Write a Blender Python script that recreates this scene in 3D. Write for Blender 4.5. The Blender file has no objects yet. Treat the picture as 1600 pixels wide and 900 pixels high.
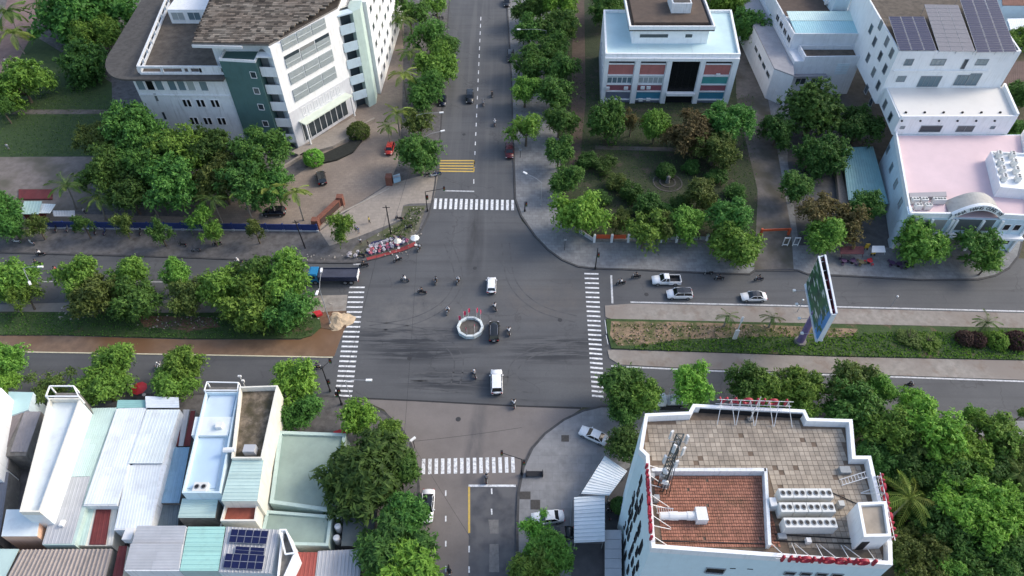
import bpy, bmesh, math, random
import numpy as np
from mathutils import Vector, Matrix

C = bpy.context.scene
COL = C.collection
R = math.radians
rnd = random.Random(7)

# ---------------------------------------------------------------- camera
CAM_H, PITCH, FOC = 94.0, R(48.0), 1067.0
cam_d = bpy.data.cameras.new('camera')
cam = bpy.data.objects.new('camera', cam_d)
COL.objects.link(cam)
cam.location = (0, 0, CAM_H)
cam.rotation_euler = (R(90) - PITCH, 0, 0)
cam_d.sensor_width = 36
cam_d.lens = 36 * FOC / 1600
cam_d.clip_start = 1
cam_d.clip_end = 5000
C.camera = cam

# ---------------------------------------------------------------- sky and sun
SUN_EL, SUN_AZ = R(36), R(72)          # azimuth clockwise from +Y
w = bpy.data.worlds.new('World')
C.world = w
w.use_nodes = True
nt = w.node_tree
sky = nt.nodes.new('ShaderNodeTexSky')
sky.sky_type = 'NISHITA'
sky.sun_disc = False
sky.sun_elevation = SUN_EL
sky.sun_rotation = SUN_AZ
sky.air_density = 1.0
sky.dust_density = 2.6
sky.ozone_density = 0.8
bg = nt.nodes['Background']
bg.inputs['Strength'].default_value = 0.15
nt.links.new(sky.outputs[0], bg.inputs['Color'])
sl = bpy.data.lights.new('sun', 'SUN')
sl.energy = 0.8
sl.angle = R(16)
sl.color = (1.0, 0.93, 0.80)
so = bpy.data.objects.new('sun', sl)
COL.objects.link(so)
sd = Vector((math.sin(SUN_AZ) * math.cos(SUN_EL), math.cos(SUN_AZ) * math.cos(SUN_EL), math.sin(SUN_EL)))
so.rotation_euler = sd.to_track_quat('Z', 'Y').to_euler()
C.view_settings.view_transform = 'Standard'
C.view_settings.look = 'None'
C.view_settings.exposure = 1.0
C.view_settings.gamma = 1.0

# ---------------------------------------------------------------- survey helpers (photo point -> place on the ground)
CT, ST = math.cos(PITCH), math.sin(PITCH)


def ray(u, v):
    a = (u - 800) / FOC
    b = (450 - v) / FOC
    return np.array([a, CT + b * ST, -ST + b * CT])


def P(u, v, z=0.0):
    d = ray(u, v)
    t = (z - CAM_H) / d[2]
    return (float(d[0] * t), float(d[1] * t))


def PP(z, *pts):
    return [P(u, v, z) for u, v in pts]


def depth(x, y, z):
    return y * CT - (z - CAM_H) * ST


def wallpt(p0, p1, u, v):
    """distance along the wall p0->p1 and height where the sight line meets it"""
    d = ray(u, v)
    ex, ey = p1[0] - p0[0], p1[1] - p0[1]
    L = math.hypot(ex, ey)
    ex, ey = ex / L, ey / L
    nx, ny = ey, -ex
    t = (p0[0] * nx + p0[1] * ny) / (d[0] * nx + d[1] * ny)
    return (d[0] * t - p0[0]) * ex + (d[1] * t - p0[1]) * ey, CAM_H + d[2] * t


# ---------------------------------------------------------------- materials
def new_mat(name):
    m = bpy.data.materials.new(name)
    m.use_nodes = True
    n = m.node_tree.nodes
    return m, n, m.node_tree.links, n['Principled BSDF']


def noise(n, l, co, scale, detail=4, rough=.6, stretch=None):
    if stretch:
        mp = n.new('ShaderNodeMapping')
        mp.inputs['Scale'].default_value = stretch
        l.new(co, mp.inputs[0])
        co = mp.outputs[0]
    t = n.new('ShaderNodeTexNoise')
    t.inputs['Scale'].default_value = scale
    t.inputs['Detail'].default_value = detail
    t.inputs['Roughness'].default_value = rough
    l.new(co, t.inputs['Vector'])
    return t.outputs['Fac']


def remap(n, l, val, a, b, c=0., d=1.):
    mr = n.new('ShaderNodeMapRange')
    mr.inputs[1].default_value = a
    mr.inputs[2].default_value = b
    mr.inputs[3].default_value = c
    mr.inputs[4].default_value = d
    l.new(val, mr.inputs[0])
    return mr.outputs[0]


def mixc(n, l, fac, a, b, mode='MIX'):
    mx = n.new('ShaderNodeMix')
    mx.data_type = 'RGBA'
    mx.blend_type = mode
    for i, s in ((6, a), (7, b)):
        if hasattr(s, 'is_linked'):
            l.new(s, mx.inputs[i])
        else:
            mx.inputs[i].default_value = (*s, 1) if len(s) == 3 else s
    if hasattr(fac, 'is_linked'):
        l.new(fac, mx.inputs[0])
    else:
        mx.inputs[0].default_value = fac
    return mx.outputs[2]


def mul(n, l, a, b, op='MULTIPLY'):
    m = n.new('ShaderNodeMath')
    m.operation = op
    for i, s in ((0, a), (1, b)):
        if hasattr(s, 'is_linked'):
            l.new(s, m.inputs[i])
        else:
            m.inputs[i].default_value = s
    return m.outputs[0]


def sc(c, k):
    return tuple(min(1, x * k) for x in c)


def M(name, col, rough=.8, var=.18, scale=1.2, grime=0., grime_col=(.06, .055, .05), streak=False, bump=0., spec=.3, metal=0.,
      island=0., col2=None, gscale=.25):
    """painted / mineral surface: fine grain, slow patches, optional grime (streaky down walls), optional piece-to-piece variation"""
    m, n, l, bs = new_mat(name)
    co = n.new('ShaderNodeTexCoord').outputs['Object']
    f1 = noise(n, l, co, scale, 5, .65)
    c = mixc(n, l, remap(n, l, f1, .3, .7), sc(col, 1 - var), sc(col, 1 + var * .6))
    if col2:
        f3 = noise(n, l, co, gscale * .7, 3, .5)
        c = mixc(n, l, remap(n, l, f3, .42, .62), c, col2)
    if island:
        g = n.new('ShaderNodeNewGeometry')
        iv = remap(n, l, g.outputs['Random Per Island'], 0, 1, 1 - island, 1 + island * .6)
        vm = n.new('ShaderNodeVectorMath')
        vm.operation = 'SCALE'
        l.new(c, vm.inputs[0])
        l.new(iv, vm.inputs['Scale'])
        c = vm.outputs[0]
    if grime:
        f2 = noise(n, l, co, 1.0, 5, .7, (2.2, 2.2, .22) if streak else (gscale * 2,) * 3)
        c = mixc(n, l, remap(n, l, f2, .52, .78, 0, grime), c, grime_col)
    l.new(c, bs.inputs['Base Color'])
    bs.inputs['Roughness'].default_value = rough
    bs.inputs['Specular IOR Level'].default_value = spec
    bs.inputs['Metallic'].default_value = metal
    if bump:
        b = n.new('ShaderNodeBump')
        b.inputs['Strength'].default_value = bump
        b.inputs['Distance'].default_value = .05
        l.new(noise(n, l, co, scale * 4, 4), b.inputs['Height'])
        l.new(b.outputs[0], bs.inputs['Normal'])
    return m


def leafmat(name, dark, light, trans=.32):
    m, n, l, bs = new_mat(name)
    g = n.new('ShaderNodeNewGeometry')
    oi = n.new('ShaderNodeObjectInfo')
    co = n.new('ShaderNodeTexCoord').outputs['Object']
    f = mul(n, l, g.outputs['Random Per Island'], noise(n, l, co, 2.3, 2, .5), 'ADD')
    c = mixc(n, l, remap(n, l, f, .25, 1.35), dark, light)
    hs = n.new('ShaderNodeHueSaturation')
    l.new(c, hs.inputs['Color'])
    l.new(remap(n, l, oi.outputs['Random'], 0, 1, .485, .515), hs.inputs['Hue'])
    l.new(remap(n, l, oi.outputs['Random'], 0, 1, .78, 1.2), hs.inputs['Value'])
    c = hs.outputs[0]
    l.new(c, bs.inputs['Base Color'])
    bs.inputs['Roughness'].default_value = .62
    bs.inputs['Specular IOR Level'].default_value = .25
    tr = n.new('ShaderNodeBsdfTranslucent')
    l.new(c, tr.inputs[0])
    mx = n.new('ShaderNodeMixShader')
    mx.inputs[0].default_value = trans
    l.new(bs.outputs[0], mx.inputs[1])
    l.new(tr.outputs[0], mx.inputs[2])
    l.new(mx.outputs[0], n['Material Output'].inputs[0])
    return m


def paintmat(name, col, rough=.25, metal=0., spec=.5):
    m, n, l, bs = new_mat(name)
    co = n.new('ShaderNodeTexCoord').outputs['Object']
    f = noise(n, l, co, 3, 3)
    l.new(mixc(n, l, remap(n, l, f, .35, .7), sc(col, .93), sc(col, 1.03)), bs.inputs['Base Color'])
    l.new(remap(n, l, f, .3, .7, rough * .8, rough * 1.3), bs.inputs['Roughness'])
    bs.inputs['Specular IOR Level'].default_value = spec
    bs.inputs['Metallic'].default_value = metal
    return m


# ---------------------------------------------------------------- mesh builder
class MB:
    def __init__(s):
        s.v, s.f, s.m, s.k = [], [], [], 0

    def add(s, vs, fs):
        b = len(s.v)
        s.v += [tuple(map(float, q)) for q in vs]
        for f in fs:
            s.f.append(tuple(b + i for i in f))
            s.m.append(s.k)
        return s

    def box(s, cx, cy, z0, sx, sy, sz, rot=0):
        c, q = math.cos(rot), math.sin(rot)
        vs = []
        for z in (z0, z0 + sz):
            for dx, dy in ((-1, -1), (1, -1), (1, 1), (-1, 1)):
                x, y = dx * sx / 2, dy * sy / 2
                vs.append((cx + x * c - y * q, cy + x * q + y * c, z))
        return s.add(vs, [(3, 2, 1, 0), (4, 5, 6, 7), (0, 1, 5, 4), (1, 2, 6, 5), (2, 3, 7, 6), (3, 0, 4, 7)])

    def beam(s, p, q, wd, z0, z1):
        """upright slab from p to q (xy), width wd centred on the line"""
        L = math.hypot(q[0] - p[0], q[1] - p[1])
        return s.box((p[0] + q[0]) / 2, (p[1] + q[1]) / 2, z0, L, wd, z1 - z0, math.atan2(q[1] - p[1], q[0] - p[0]))

    def prism(s, poly, z0, z1, top=True):
        if area(poly) < 0:
            poly = poly[::-1]
        k = len(poly)
        zt = z1 if hasattr(z1, '__len__') else [z1] * k
        vs = [(x, y, z0) for x, y in poly] + [(p[0], p[1], z) for p, z in zip(poly, zt)]
        fs = [(i, (i + 1) % k, k + (i + 1) % k, k + i) for i in range(k)]
        if top:
            fs.append(tuple(range(k, 2 * k)))
        fs.append(tuple(range(k - 1, -1, -1)))
        return s.add(vs, fs)

    def sheet(s, poly, z):
        if area(poly) < 0:
            poly = poly[::-1]
        return s.add([(x, y, z) for x, y in poly], [tuple(range(len(poly)))])

    def tube(s, p, q, r, r2=None, n=6, cap=True):
        p, q = Vector(p), Vector(q)
        r2 = r if r2 is None else r2
        d = (q - p).normalized()
        a = d.orthogonal().normalized()
        b = d.cross(a)
        vs = []
        for o, rr in ((p, r), (q, r2)):
            for i in range(n):
                t = 2 * math.pi * i / n
                vs.append(o + (a * math.cos(t) + b * math.sin(t)) * rr)
        fs = [(i, (i + 1) % n, n + (i + 1) % n, n + i) for i in range(n)]
        if cap:
            fs += [tuple(range(n - 1, -1, -1)), tuple(range(n, 2 * n))]
        return s.add(vs, fs)

    def path(s, pts, r, n=5):
        for i in range(len(pts) - 1):
            s.tube(pts[i], pts[i + 1], r[i] if hasattr(r, '__len__') else r, r[i + 1] if hasattr(r, '__len__') else r, n)
        return s

    def ball(s, c, r, nu=10, nv=6, sz=1., z_from=-1.):
        vs, fs = [], []
        for j in range(nv + 1):
            ph = math.asin(max(-1, z_from)) + (math.pi / 2 - math.asin(max(-1, z_from))) * j / nv
            for i in range(nu):
                t = 2 * math.pi * i / nu
                vs.append((c[0] + r * math.cos(ph) * math.cos(t), c[1] + r * math.cos(ph) * math.sin(t), c[2] + r * sz * math.sin(ph)))
        for j in range(nv):
            for i in range(nu):
                fs.append((j * nu + i, j * nu + (i + 1) % nu, (j + 1) * nu + (i + 1) % nu, (j + 1) * nu + i))
        fs.append(tuple(range(nu - 1, -1, -1)))
        return s.add(vs, fs)

    def mesh(s, name, mats, off=(0, 0, 0)):
        me = bpy.data.meshes.new(name)
        ox, oy, oz = off
        me.from_pydata([(x - ox, y - oy, z - oz) for x, y, z in s.v], [], s.f)
        for mm in (mats if isinstance(mats, (list, tuple)) else [mats]):
            me.materials.append(mm)
        if isinstance(mats, (list, tuple)) and len(mats) > 1:
            me.polygons.foreach_set('material_index', s.m)
        me.update()
        return me

    def build(s, name, mats, parent=None, world=False, smooth=False):
        off = tuple(parent.location) if (world and parent) else (0, 0, 0)
        me = s.mesh(name, mats, off)
        if smooth:
            me.polygons.foreach_set('use_smooth', [True] * len(me.polygons))
        return link(name, me, parent)


def area(p):
    return sum(p[i][0] * p[(i + 1) % len(p)][1] - p[(i + 1) % len(p)][0] * p[i][1] for i in range(len(p))) / 2


def link(name, me, parent=None, loc=(0, 0, 0), rz=0.):
    o = bpy.data.objects.new(name, me)
    COL.objects.link(o)
    o.location = loc
    o.rotation_euler = (0, 0, rz)
    if parent:
        o.parent = parent
    return o


def tag(o, label=None, cat=None, group=None, kind=None):
    for k, v in (('label', label), ('category', cat), ('group', group), ('kind', kind)):
        if v:
            o[k] = v
    return o


def thing(name, label, cat, loc=(0, 0, 0), rz=0., group=None):
    o = link(name, None, None, loc, rz)
    o.empty_display_size = .5
    return tag(o, label, cat, group)


def copy_tree(o, parent=None):
    c = o.copy()
    COL.objects.link(c)
    if parent:
        c.parent = parent
    for ch in list(o.children):
        copy_tree(ch, c)
    return c


def inset(poly, d):
    """polygon moved inwards by d (ccw)"""
    if area(poly) < 0:
        poly = poly[::-1]
    k = len(poly)
    out = []
    for i in range(k):
        p0, p1, p2 = Vector(poly[i - 1]), Vector(poly[i]), Vector(poly[(i + 1) % k])
        e1, e2 = (p1 - p0).normalized(), (p2 - p1).normalized()
        n1, n2 = Vector((-e1.y, e1.x)), Vector((-e2.y, e2.x))
        b = n1 + n2
        q = p1 + b * (d / max(.3, b.dot(n1)))
        out.append((q.x, q.y))
    return out


def ring(mb, poly, d, z0, z1):
    """a parapet along the polygon's edge, thickness d"""
    if area(poly) < 0:
        poly = poly[::-1]
    q = inset(poly, d)
    k = len(poly)
    vs = [(x, y, z0) for x, y in poly] + [(x, y, z0) for x, y in q] + [(x, y, z1) for x, y in poly] + [(x, y, z1) for x, y in q]
    fs = []
    for i in range(k):
        j = (i + 1) % k
        fs += [(i, j, 2 * k + j, 2 * k + i), (k + j, k + i, 3 * k + i, 3 * k + j), (2 * k + i, 2 * k + j, 3 * k + j, 3 * k + i),
               (j, i, k + i, k + j)]
    mb.add(vs, fs)
    return mb
# ---------------------------------------------------------------- setting materials
def ell(n, l, co, cx, cy, rx, ry, soft=.4, ang=0.):
    """soft elliptic mask at a place on the ground"""
    mp = n.new('ShaderNodeMapping')
    mp.vector_type = 'TEXTURE'
    mp.inputs['Location'].default_value = (cx, cy, 0)
    mp.inputs['Rotation'].default_value = (0, 0, ang)
    mp.inputs['Scale'].default_value = (rx, ry, 1e4)
    l.new(co, mp.inputs[0])
    ln = n.new('ShaderNodeVectorMath')
    ln.operation = 'LENGTH'
    l.new(mp.outputs[0], ln.inputs[0])
    return remap(n, l, ln.outputs['Value'], 1 - soft, 1 + soft, 1, 0)


def asphalt_mat():
    m, n, l, bs = new_mat('asphalt')
    co = n.new('ShaderNodeTexCoord').outputs['Object']
    c = mixc(n, l, remap(n, l, noise(n, l, co, .09, 5, .6), .3, .7), (.080, .083, .088), (.116, .119, .123))
    c = mixc(n, l, remap(n, l, noise(n, l, co, 2.5, 6, .7), .35, .7, 0, .35), c, (0.066, 0.068, 0.073))
    # wheel tracks along the carriageways, polished lanes on the north approach
    c = mixc(n, l, remap(n, l, noise(n, l, co, .55, 4, .6, (.05, 1.5, 1)), .48, .7, 0, .45), c, (0.058, 0.059, 0.063))
    nl_ = mul(n, l, ell(n, l, co, *P(745, 130), 9, 60, .3), remap(n, l, noise(n, l, co, .6, 3, .5, (1.3, .04, 1)), .45, .65, 0, .5))
    c = mixc(n, l, nl_, c, (0.132, 0.132, 0.132))
    # hairline cracks
    vo = n.new('ShaderNodeTexVoronoi')
    vo.feature = 'DISTANCE_TO_EDGE'
    vo.inputs['Scale'].default_value = .16
    wv = n.new('ShaderNodeVectorMath')
    wv.operation = 'ADD'
    nz = n.new('ShaderNodeTexNoise')
    nz.inputs['Scale'].default_value = .5
    nz.inputs['Detail'].default_value = 6
    l.new(co, nz.inputs['Vector'])
    sv = n.new('ShaderNodeVectorMath')
    sv.operation = 'SCALE'
    sv.inputs['Scale'].default_value = 3.
    l.new(nz.outputs['Color'], sv.inputs[0])
    l.new(co, wv.inputs[0])
    l.new(sv.outputs[0], wv.inputs[1])
    l.new(wv.outputs[0], vo.inputs['Vector'])
    ck = mul(n, l, remap(n, l, vo.outputs['Distance'], .004, .02, 1, 0), remap(n, l, noise(n, l, co, .12, 2), .48, .62, 0, .4))
    c = mixc(n, l, ck, c, (0.033, 0.033, 0.035))
    # dusty pale film by the west crossing, brownish by the junction
    dust = mul(n, l, ell(n, l, co, *P(640, 490), 9, 4.5, .6), remap(n, l, noise(n, l, co, .35, 5, .7), .3, .7))
    c = mixc(n, l, mul(n, l, dust, .8), c, (.165, .158, .150))
    dust2 = mul(n, l, ell(n, l, co, *P(850, 470), 6, 4, .7), remap(n, l, noise(n, l, co, .3, 5, .7), .3, .7))
    c = mixc(n, l, mul(n, l, dust2, .8), c, (.135, .120, .108))
    # wet streaks: long in x
    st = noise(n, l, co, .8, 8, .68, (.11, 1.5, 1))
    wet = None
    for (u, v, rx, ry) in ((630, 528, 9.5, 2.2), (655, 552, 9, 1.8), (870, 535, 8, 1.3), (865, 552, 8, 1.9), (700, 595, 7, 2.0), (690, 517, 3, .6), (640, 517, 3, .6)):
        e = ell(n, l, co, *P(u, v), rx, ry, .5)
        wet = e if wet is None else mul(n, l, wet, e, 'MAXIMUM')
    wet = mul(n, l, wet, remap(n, l, st, .45, .53))
    c = mixc(n, l, mul(n, l, wet, .8), c, (0.021, 0.022, 0.025))
    # oil track down the north approach
    oil = mul(n, l, ell(n, l, co, *P(742, 372), 1.5, 9, .45), remap(n, l, noise(n, l, co, .5, 4, .6, (1, .2, 1)), .25, .6))
    c = mixc(n, l, mul(n, l, oil, .8), c, (0.036, 0.036, 0.038))
    l.new(c, bs.inputs['Base Color'])
    l.new(remap(n, l, wet, 0, 1, .78, .5), bs.inputs['Roughness'])
    bs.inputs['Specular IOR Level'].default_value = .35
    b = n.new('ShaderNodeBump')
    b.inputs['Strength'].default_value = .25
    b.inputs['Distance'].default_value = .03
    l.new(noise(n, l, co, 9, 3), b.inputs['Height'])
    l.new(b.outputs[0], bs.inputs['Normal'])
    return m


def concrete_road_mat():
    m, n, l, bs = new_mat('worn_road')
    co = n.new('ShaderNodeTexCoord').outputs['Object']
    c = mixc(n, l, remap(n, l, noise(n, l, co, .2, 5, .65), .3, .7), (.155, .138, .128), (.205, .182, .170))
    c = mixc(n, l, remap(n, l, noise(n, l, co, 3, 5, .7), .4, .75, 0, .3), c, (.12, .11, .11))
    oil = mul(n, l, ell(n, l, co, *P(742, 690), 1.2, 6.5, .5, R(-6)), remap(n, l, noise(n, l, co, .6, 4, .6, (1, .3, 1)), .2, .6))
    c = mixc(n, l, mul(n, l, oil, .75), c, (.07, .07, .075))
    l.new(c, bs.inputs['Base Color'])
    bs.inputs['Roughness'].default_value = .85
    return m


def grass_mat(name, a, b, soil, soil_at=.62):
    m, n, l, bs = new_mat(name)
    co = n.new('ShaderNodeTexCoord').outputs['Object']
    c = mixc(n, l, remap(n, l, noise(n, l, co, .8, 6, .7), .3, .7), a, b)
    c = mixc(n, l, remap(n, l, noise(n, l, co, .22, 5, .65), soil_at, soil_at + .1), c, soil)
    l.new(c, bs.inputs['Base Color'])
    bs.inputs['Roughness'].default_value = .95
    bm_ = n.new('ShaderNodeBump')
    bm_.inputs['Strength'].default_value = .7
    bm_.inputs['Distance'].default_value = .15
    l.new(noise(n, l, co, 3, 5), bm_.inputs['Height'])
    l.new(bm_.outputs[0], bs.inputs['Normal'])
    return m


def line_paint(name, col, wear=.85):
    m, n, l, bs = new_mat(name)
    co = n.new('ShaderNodeTexCoord').outputs['Object']
    f = noise(n, l, co, 2.2, 6, .75)
    c = mixc(n, l, remap(n, l, f, .46, .68, 0, wear), col, (.17, .17, .18))
    l.new(c, bs.inputs['Base Color'])
    bs.inputs['Roughness'].default_value = .7
    return m


ASPH = asphalt_mat()
WORN = concrete_road_mat()
DARKASPH = M('fresh_asphalt', (.085, .088, .098), .85, .25, .8, col2=(.125, .125, .13), gscale=.5)
PATCH = M('repair_patch', (.19, .185, .18), .9, .25, 2)
EARTH = grass_mat('earth', (.045, .05, .026), (.075, .07, .04), (.10, .08, .06), .5)
LAWN = grass_mat('lawn', (.022, .048, .014), (.045, .080, .022), (.06, .05, .035), .66)
MEDGRASS = grass_mat('median_grass', (.026, .055, .014), (.055, .092, .026), (.13, .085, .055), .60)
PARKG = grass_mat('park_ground', (.022, .034, .014), (.040, .052, .021), (.065, .055, .04), .56)  # cloud shade over the park is put into these dark tones
RUBBLE = M('rubble_soil', (.27, .19, .125), .95, .4, 1.3, bump=.9, col2=(.09, .10, .04), gscale=.55)
SOIL = M('red_soil', (.17, .095, .06), .95, .3, 1.5, bump=.6, col2=(.10, .08, .06))
VERGE = M('concrete_verge', (.29, .265, .235), .9, .25, .9, grime=.8, grime_col=(.17, .115, .08), gscale=.16, col2=(.23, .20, .175))
MUD = M('wet_mud', (.21, .135, .085), .45, .3, .6, col2=(.16, .085, .04), gscale=.12, spec=.5)
PAVE = M('paving', (.24, .245, .25), .9, .22, .7, grime=.55, grime_col=(.11, .11, .115), gscale=.2)
PAVEN = M('soiled_paving', (.13, .125, .125), .95, .35, .8, grime=.8, grime_col=(.05, .045, .04), gscale=.3)
APRON = M('apron_concrete', (.255, .255, .26), .9, .18, .8, grime=.6, grime_col=(.14, .14, .145), gscale=.15)


def slab_joints(m, sx, sy, k):
    """slab joints too fine to tell apart from this height, laid into a paving material"""
    n, l = m.node_tree.nodes, m.node_tree.links
    bs = n['Principled BSDF']
    src = bs.inputs['Base Color'].links[0].from_socket
    br = n.new('ShaderNodeTexBrick')
    br.inputs['Scale'].default_value = 1
    br.inputs['Brick Width'].default_value = sx
    br.inputs['Row Height'].default_value = sy
    br.inputs['Mortar Size'].default_value = .03
    br.inputs['Color1'].default_value = (1, 1, 1, 1)
    br.inputs['Color2'].default_value = (1 - k, 1 - k, 1 - k, 1)
    br.inputs['Mortar'].default_value = (1 - 2 * k, 1 - 2 * k, 1 - 2 * k, 1)
    l.new(n.new('ShaderNodeTexCoord').outputs['Object'], br.inputs['Vector'])
    l.new(mixc(n, l, 1.0, src, br.outputs['Color'], 'MULTIPLY'), bs.inputs['Base Color'])

COURT = M('courtyard_pavers', (.285, .235, .195), .9, .16, 1.2, col2=(.23, .19, .16), gscale=.15)
RAMPST = M('pale_stone', (.33, .29, .25), .85, .15, 1.5)
BROWNPATH = M('brown_path', (.15, .135, .122), .95, .25, .8, col2=(.085, .078, .06))
KERB = M('kerb_concrete_shaded', (.075, .075, .077), .9, .3, 1.5, grime=.8, gscale=.8)  # grimy kerb; its shadow line is put into this near-black tone
KERBL = M('pale_kerb', (.48, .47, .44), .85, .2, 1.5)
WHITEL = line_paint('white_line_paint', (.78, .79, .80))
WHITEW = line_paint('worn_white_paint', (.55, .56, .57), .9)
YELL = line_paint('yellow_line_paint', (.62, .42, .08), .5)


slab_joints(PAVE, 1.2, .8, .16)
slab_joints(APRON, 2.0, 1.4, .09)
slab_joints(COURT, .9, .6, .12)
slab_joints(RAMPST, 1.4, .9, .10)

# ---------------------------------------------------------------- ground, roads
def structure(name, mb, mat, parent=None):
    o = mb.build(name, mat, parent)
    if parent is None:
        o['kind'] = 'structure'
    return o


structure('ground', MB().sheet([(-1500, -400), (1500, -400), (1500, 2600), (-1500, 2600)], -.03), EARTH)
k_north = [(677, 330), (681, 290), (690, 200), (703, 0), (713, -150), (787, -150), (791, 0), (798, 120), (800, 200), (802, 260), (803, 312)]
road_all = PP(0, (-400, 380), (600, 380), (600, 318), *k_north[1:], (815, 345), (850, 380), (2100, 420), (2100, 690), (905, 636), (800, 633), (650, 625), (560, 622), (-400, 640))
structure('road', MB().sheet(road_all, 0), ASPH)
structure('south_road', MB().sheet(PP(0, (560, 622), (650, 625), (800, 633), (910, 637), (870, 665), (845, 690), (825, 720), (812, 760), (812, 1050), (652, 1050), (652, 720), (630, 675), (600, 640)), -.004), WORN)
structure('dark_asphalt_road', MB().sheet(PP(0, (733, 758), (808, 758), (810, 1050), (731, 1050)), .004), DARKASPH)
structure('road_patch', MB().sheet(PP(0, (763, 812), (779, 812), (779, 834), (766, 834)), .008), PATCH)
structure('road_patch', MB().sheet(PP(0, (765, 850), (779, 850), (780, 894), (764, 894)), .008), PATCH)

KH = .14


def block(name, px, mat, z=KH, kerb=True, kw=.38):  # kw is widened so the dark kerb takes in its shadow line
    """a raised pavement with its own kerb stones along the edge"""
    poly = PP(0, *px)
    if area(poly) < 0:
        poly = poly[::-1]
    o = structure(name, MB().prism(inset(poly, kw) if kerb else poly, -.02, z), mat)
    if kerb:
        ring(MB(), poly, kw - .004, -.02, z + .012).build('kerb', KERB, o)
    return o


nw = [(-500, 392), (0, 396), (200, 401), (300, 404), (400, 408), (500, 412), (555, 412), (590, 405), (618, 396), (640, 383), (658, 362), (670, 338), (676, 318), (681, 290), (690, 200), (703, 0), (713, -150)]
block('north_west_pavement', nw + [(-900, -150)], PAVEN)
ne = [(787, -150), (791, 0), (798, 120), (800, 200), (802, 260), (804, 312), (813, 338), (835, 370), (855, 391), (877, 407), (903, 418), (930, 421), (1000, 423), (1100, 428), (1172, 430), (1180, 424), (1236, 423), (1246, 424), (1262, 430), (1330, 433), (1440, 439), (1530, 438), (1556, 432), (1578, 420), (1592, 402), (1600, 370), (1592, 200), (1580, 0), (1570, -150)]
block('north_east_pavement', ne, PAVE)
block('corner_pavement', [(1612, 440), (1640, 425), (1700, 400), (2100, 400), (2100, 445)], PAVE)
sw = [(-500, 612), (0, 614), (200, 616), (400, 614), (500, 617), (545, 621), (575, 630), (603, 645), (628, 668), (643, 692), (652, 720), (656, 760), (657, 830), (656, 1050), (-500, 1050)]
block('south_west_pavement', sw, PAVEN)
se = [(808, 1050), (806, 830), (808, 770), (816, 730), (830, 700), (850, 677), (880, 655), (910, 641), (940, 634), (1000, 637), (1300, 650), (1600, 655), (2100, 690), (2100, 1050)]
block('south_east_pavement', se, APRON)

Z2 = KH + .006
structure('courtyard', MB().sheet(PP(0, (-60, 352), (365, 356), (490, 358), (560, 318), (610, 285), (622, 255), (628, 190), (632, 0), (633, -150), (560, -150), (560, 40), (500, 250), (440, 290), (300, 340), (-60, 330)), Z2), COURT)
structure('entrance_path', MB().sheet(PP(0, (500, 362), (560, 319), (610, 288), (660, 275), (684, 276), (680, 300), (676, 318), (640, 319), (630, 322), (625, 345), (556, 372), (515, 385)), Z2 + .004), RAMPST)
structure('corner_plot', MB().sheet(PP(0, (631, 323), (666, 322), (662, 336), (654, 360), (636, 380), (612, 393), (580, 402), (545, 402), (556, 384), (625, 346)), Z2 + .008), M('plot_soil', (.15, .14, .11), .95, .4, 1.1, col2=(.09, .10, .05), bump=.4))
structure('lawn', MB().sheet(PP(0, (-300, 60), (60, 60), (175, 130), (178, 245), (-300, 248)), Z2), LAWN)
structure('garden_path', MB().sheet(PP(0, (-200, 172), (172, 172), (172, 179), (-200, 180)), Z2 + .008), BROWNPATH)
structure('bare_ground', MB().sheet(PP(0, (-300, 247), (145, 246), (140, 330), (-300, 332)), Z2 + .004), M('bare_soil', (.215, .185, .165), .95, .25, .8, col2=(.12, .11, .085), gscale=.2))
structure('brown_road', MB().sheet(PP(0, (-30, 150), (20, 112), (48, 60), (75, 0), (100, -60), (30, -60), (0, 40), (-60, 100)), Z2 + .004), M('red_brown_track', (.19, .135, .125), .95, .25, .6))
structure('park_ground', MB().sheet(PP(0, (905, -120), (1182, -120), (1180, 140), (1185, 376), (925, 372), (880, 335), (872, 200), (880, 0)), Z2), PARKG)
structure('driveway', MB().sheet(PP(0, (1150, 40), (1190, 100), (1215, 240), (1236, 360), (1240, 424), (1178, 424), (1184, 300), (1160, 200), (1150, 150)), Z2 + .004), BROWNPATH)
structure('park_track', MB().sheet(PP(0, (896, -60), (912, -60), (915, 160), (905, 260), (890, 262), (893, 150)), Z2 + .004), M('track_soil', (.10, .075, .06), .95, .25, .8))
structure('park_path', MB().sheet(PP(0, (930, 228), (1150, 234), (1150, 240), (930, 234)), Z2 + .006), BROWNPATH)
structure('hotel_yard', MB().sheet(PP(0, (1240, 60), (1390, 60), (1400, 388), (1248, 384), (1230, 250)), Z2), M('yard_concrete', (.10, .10, .10), .95, .3, .6))
structure('grove_ground', MB().sheet(PP(0, (1335, 672), (1500, 678), (2000, 740), (2000, 1040), (1300, 1040)), Z2), EARTH)

# ---- medians
def strip(name, px, mat, z0=-.02, z1=.1):
    return structure(name, MB().prism(PP(0, *px), z0, z1), mat)


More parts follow.
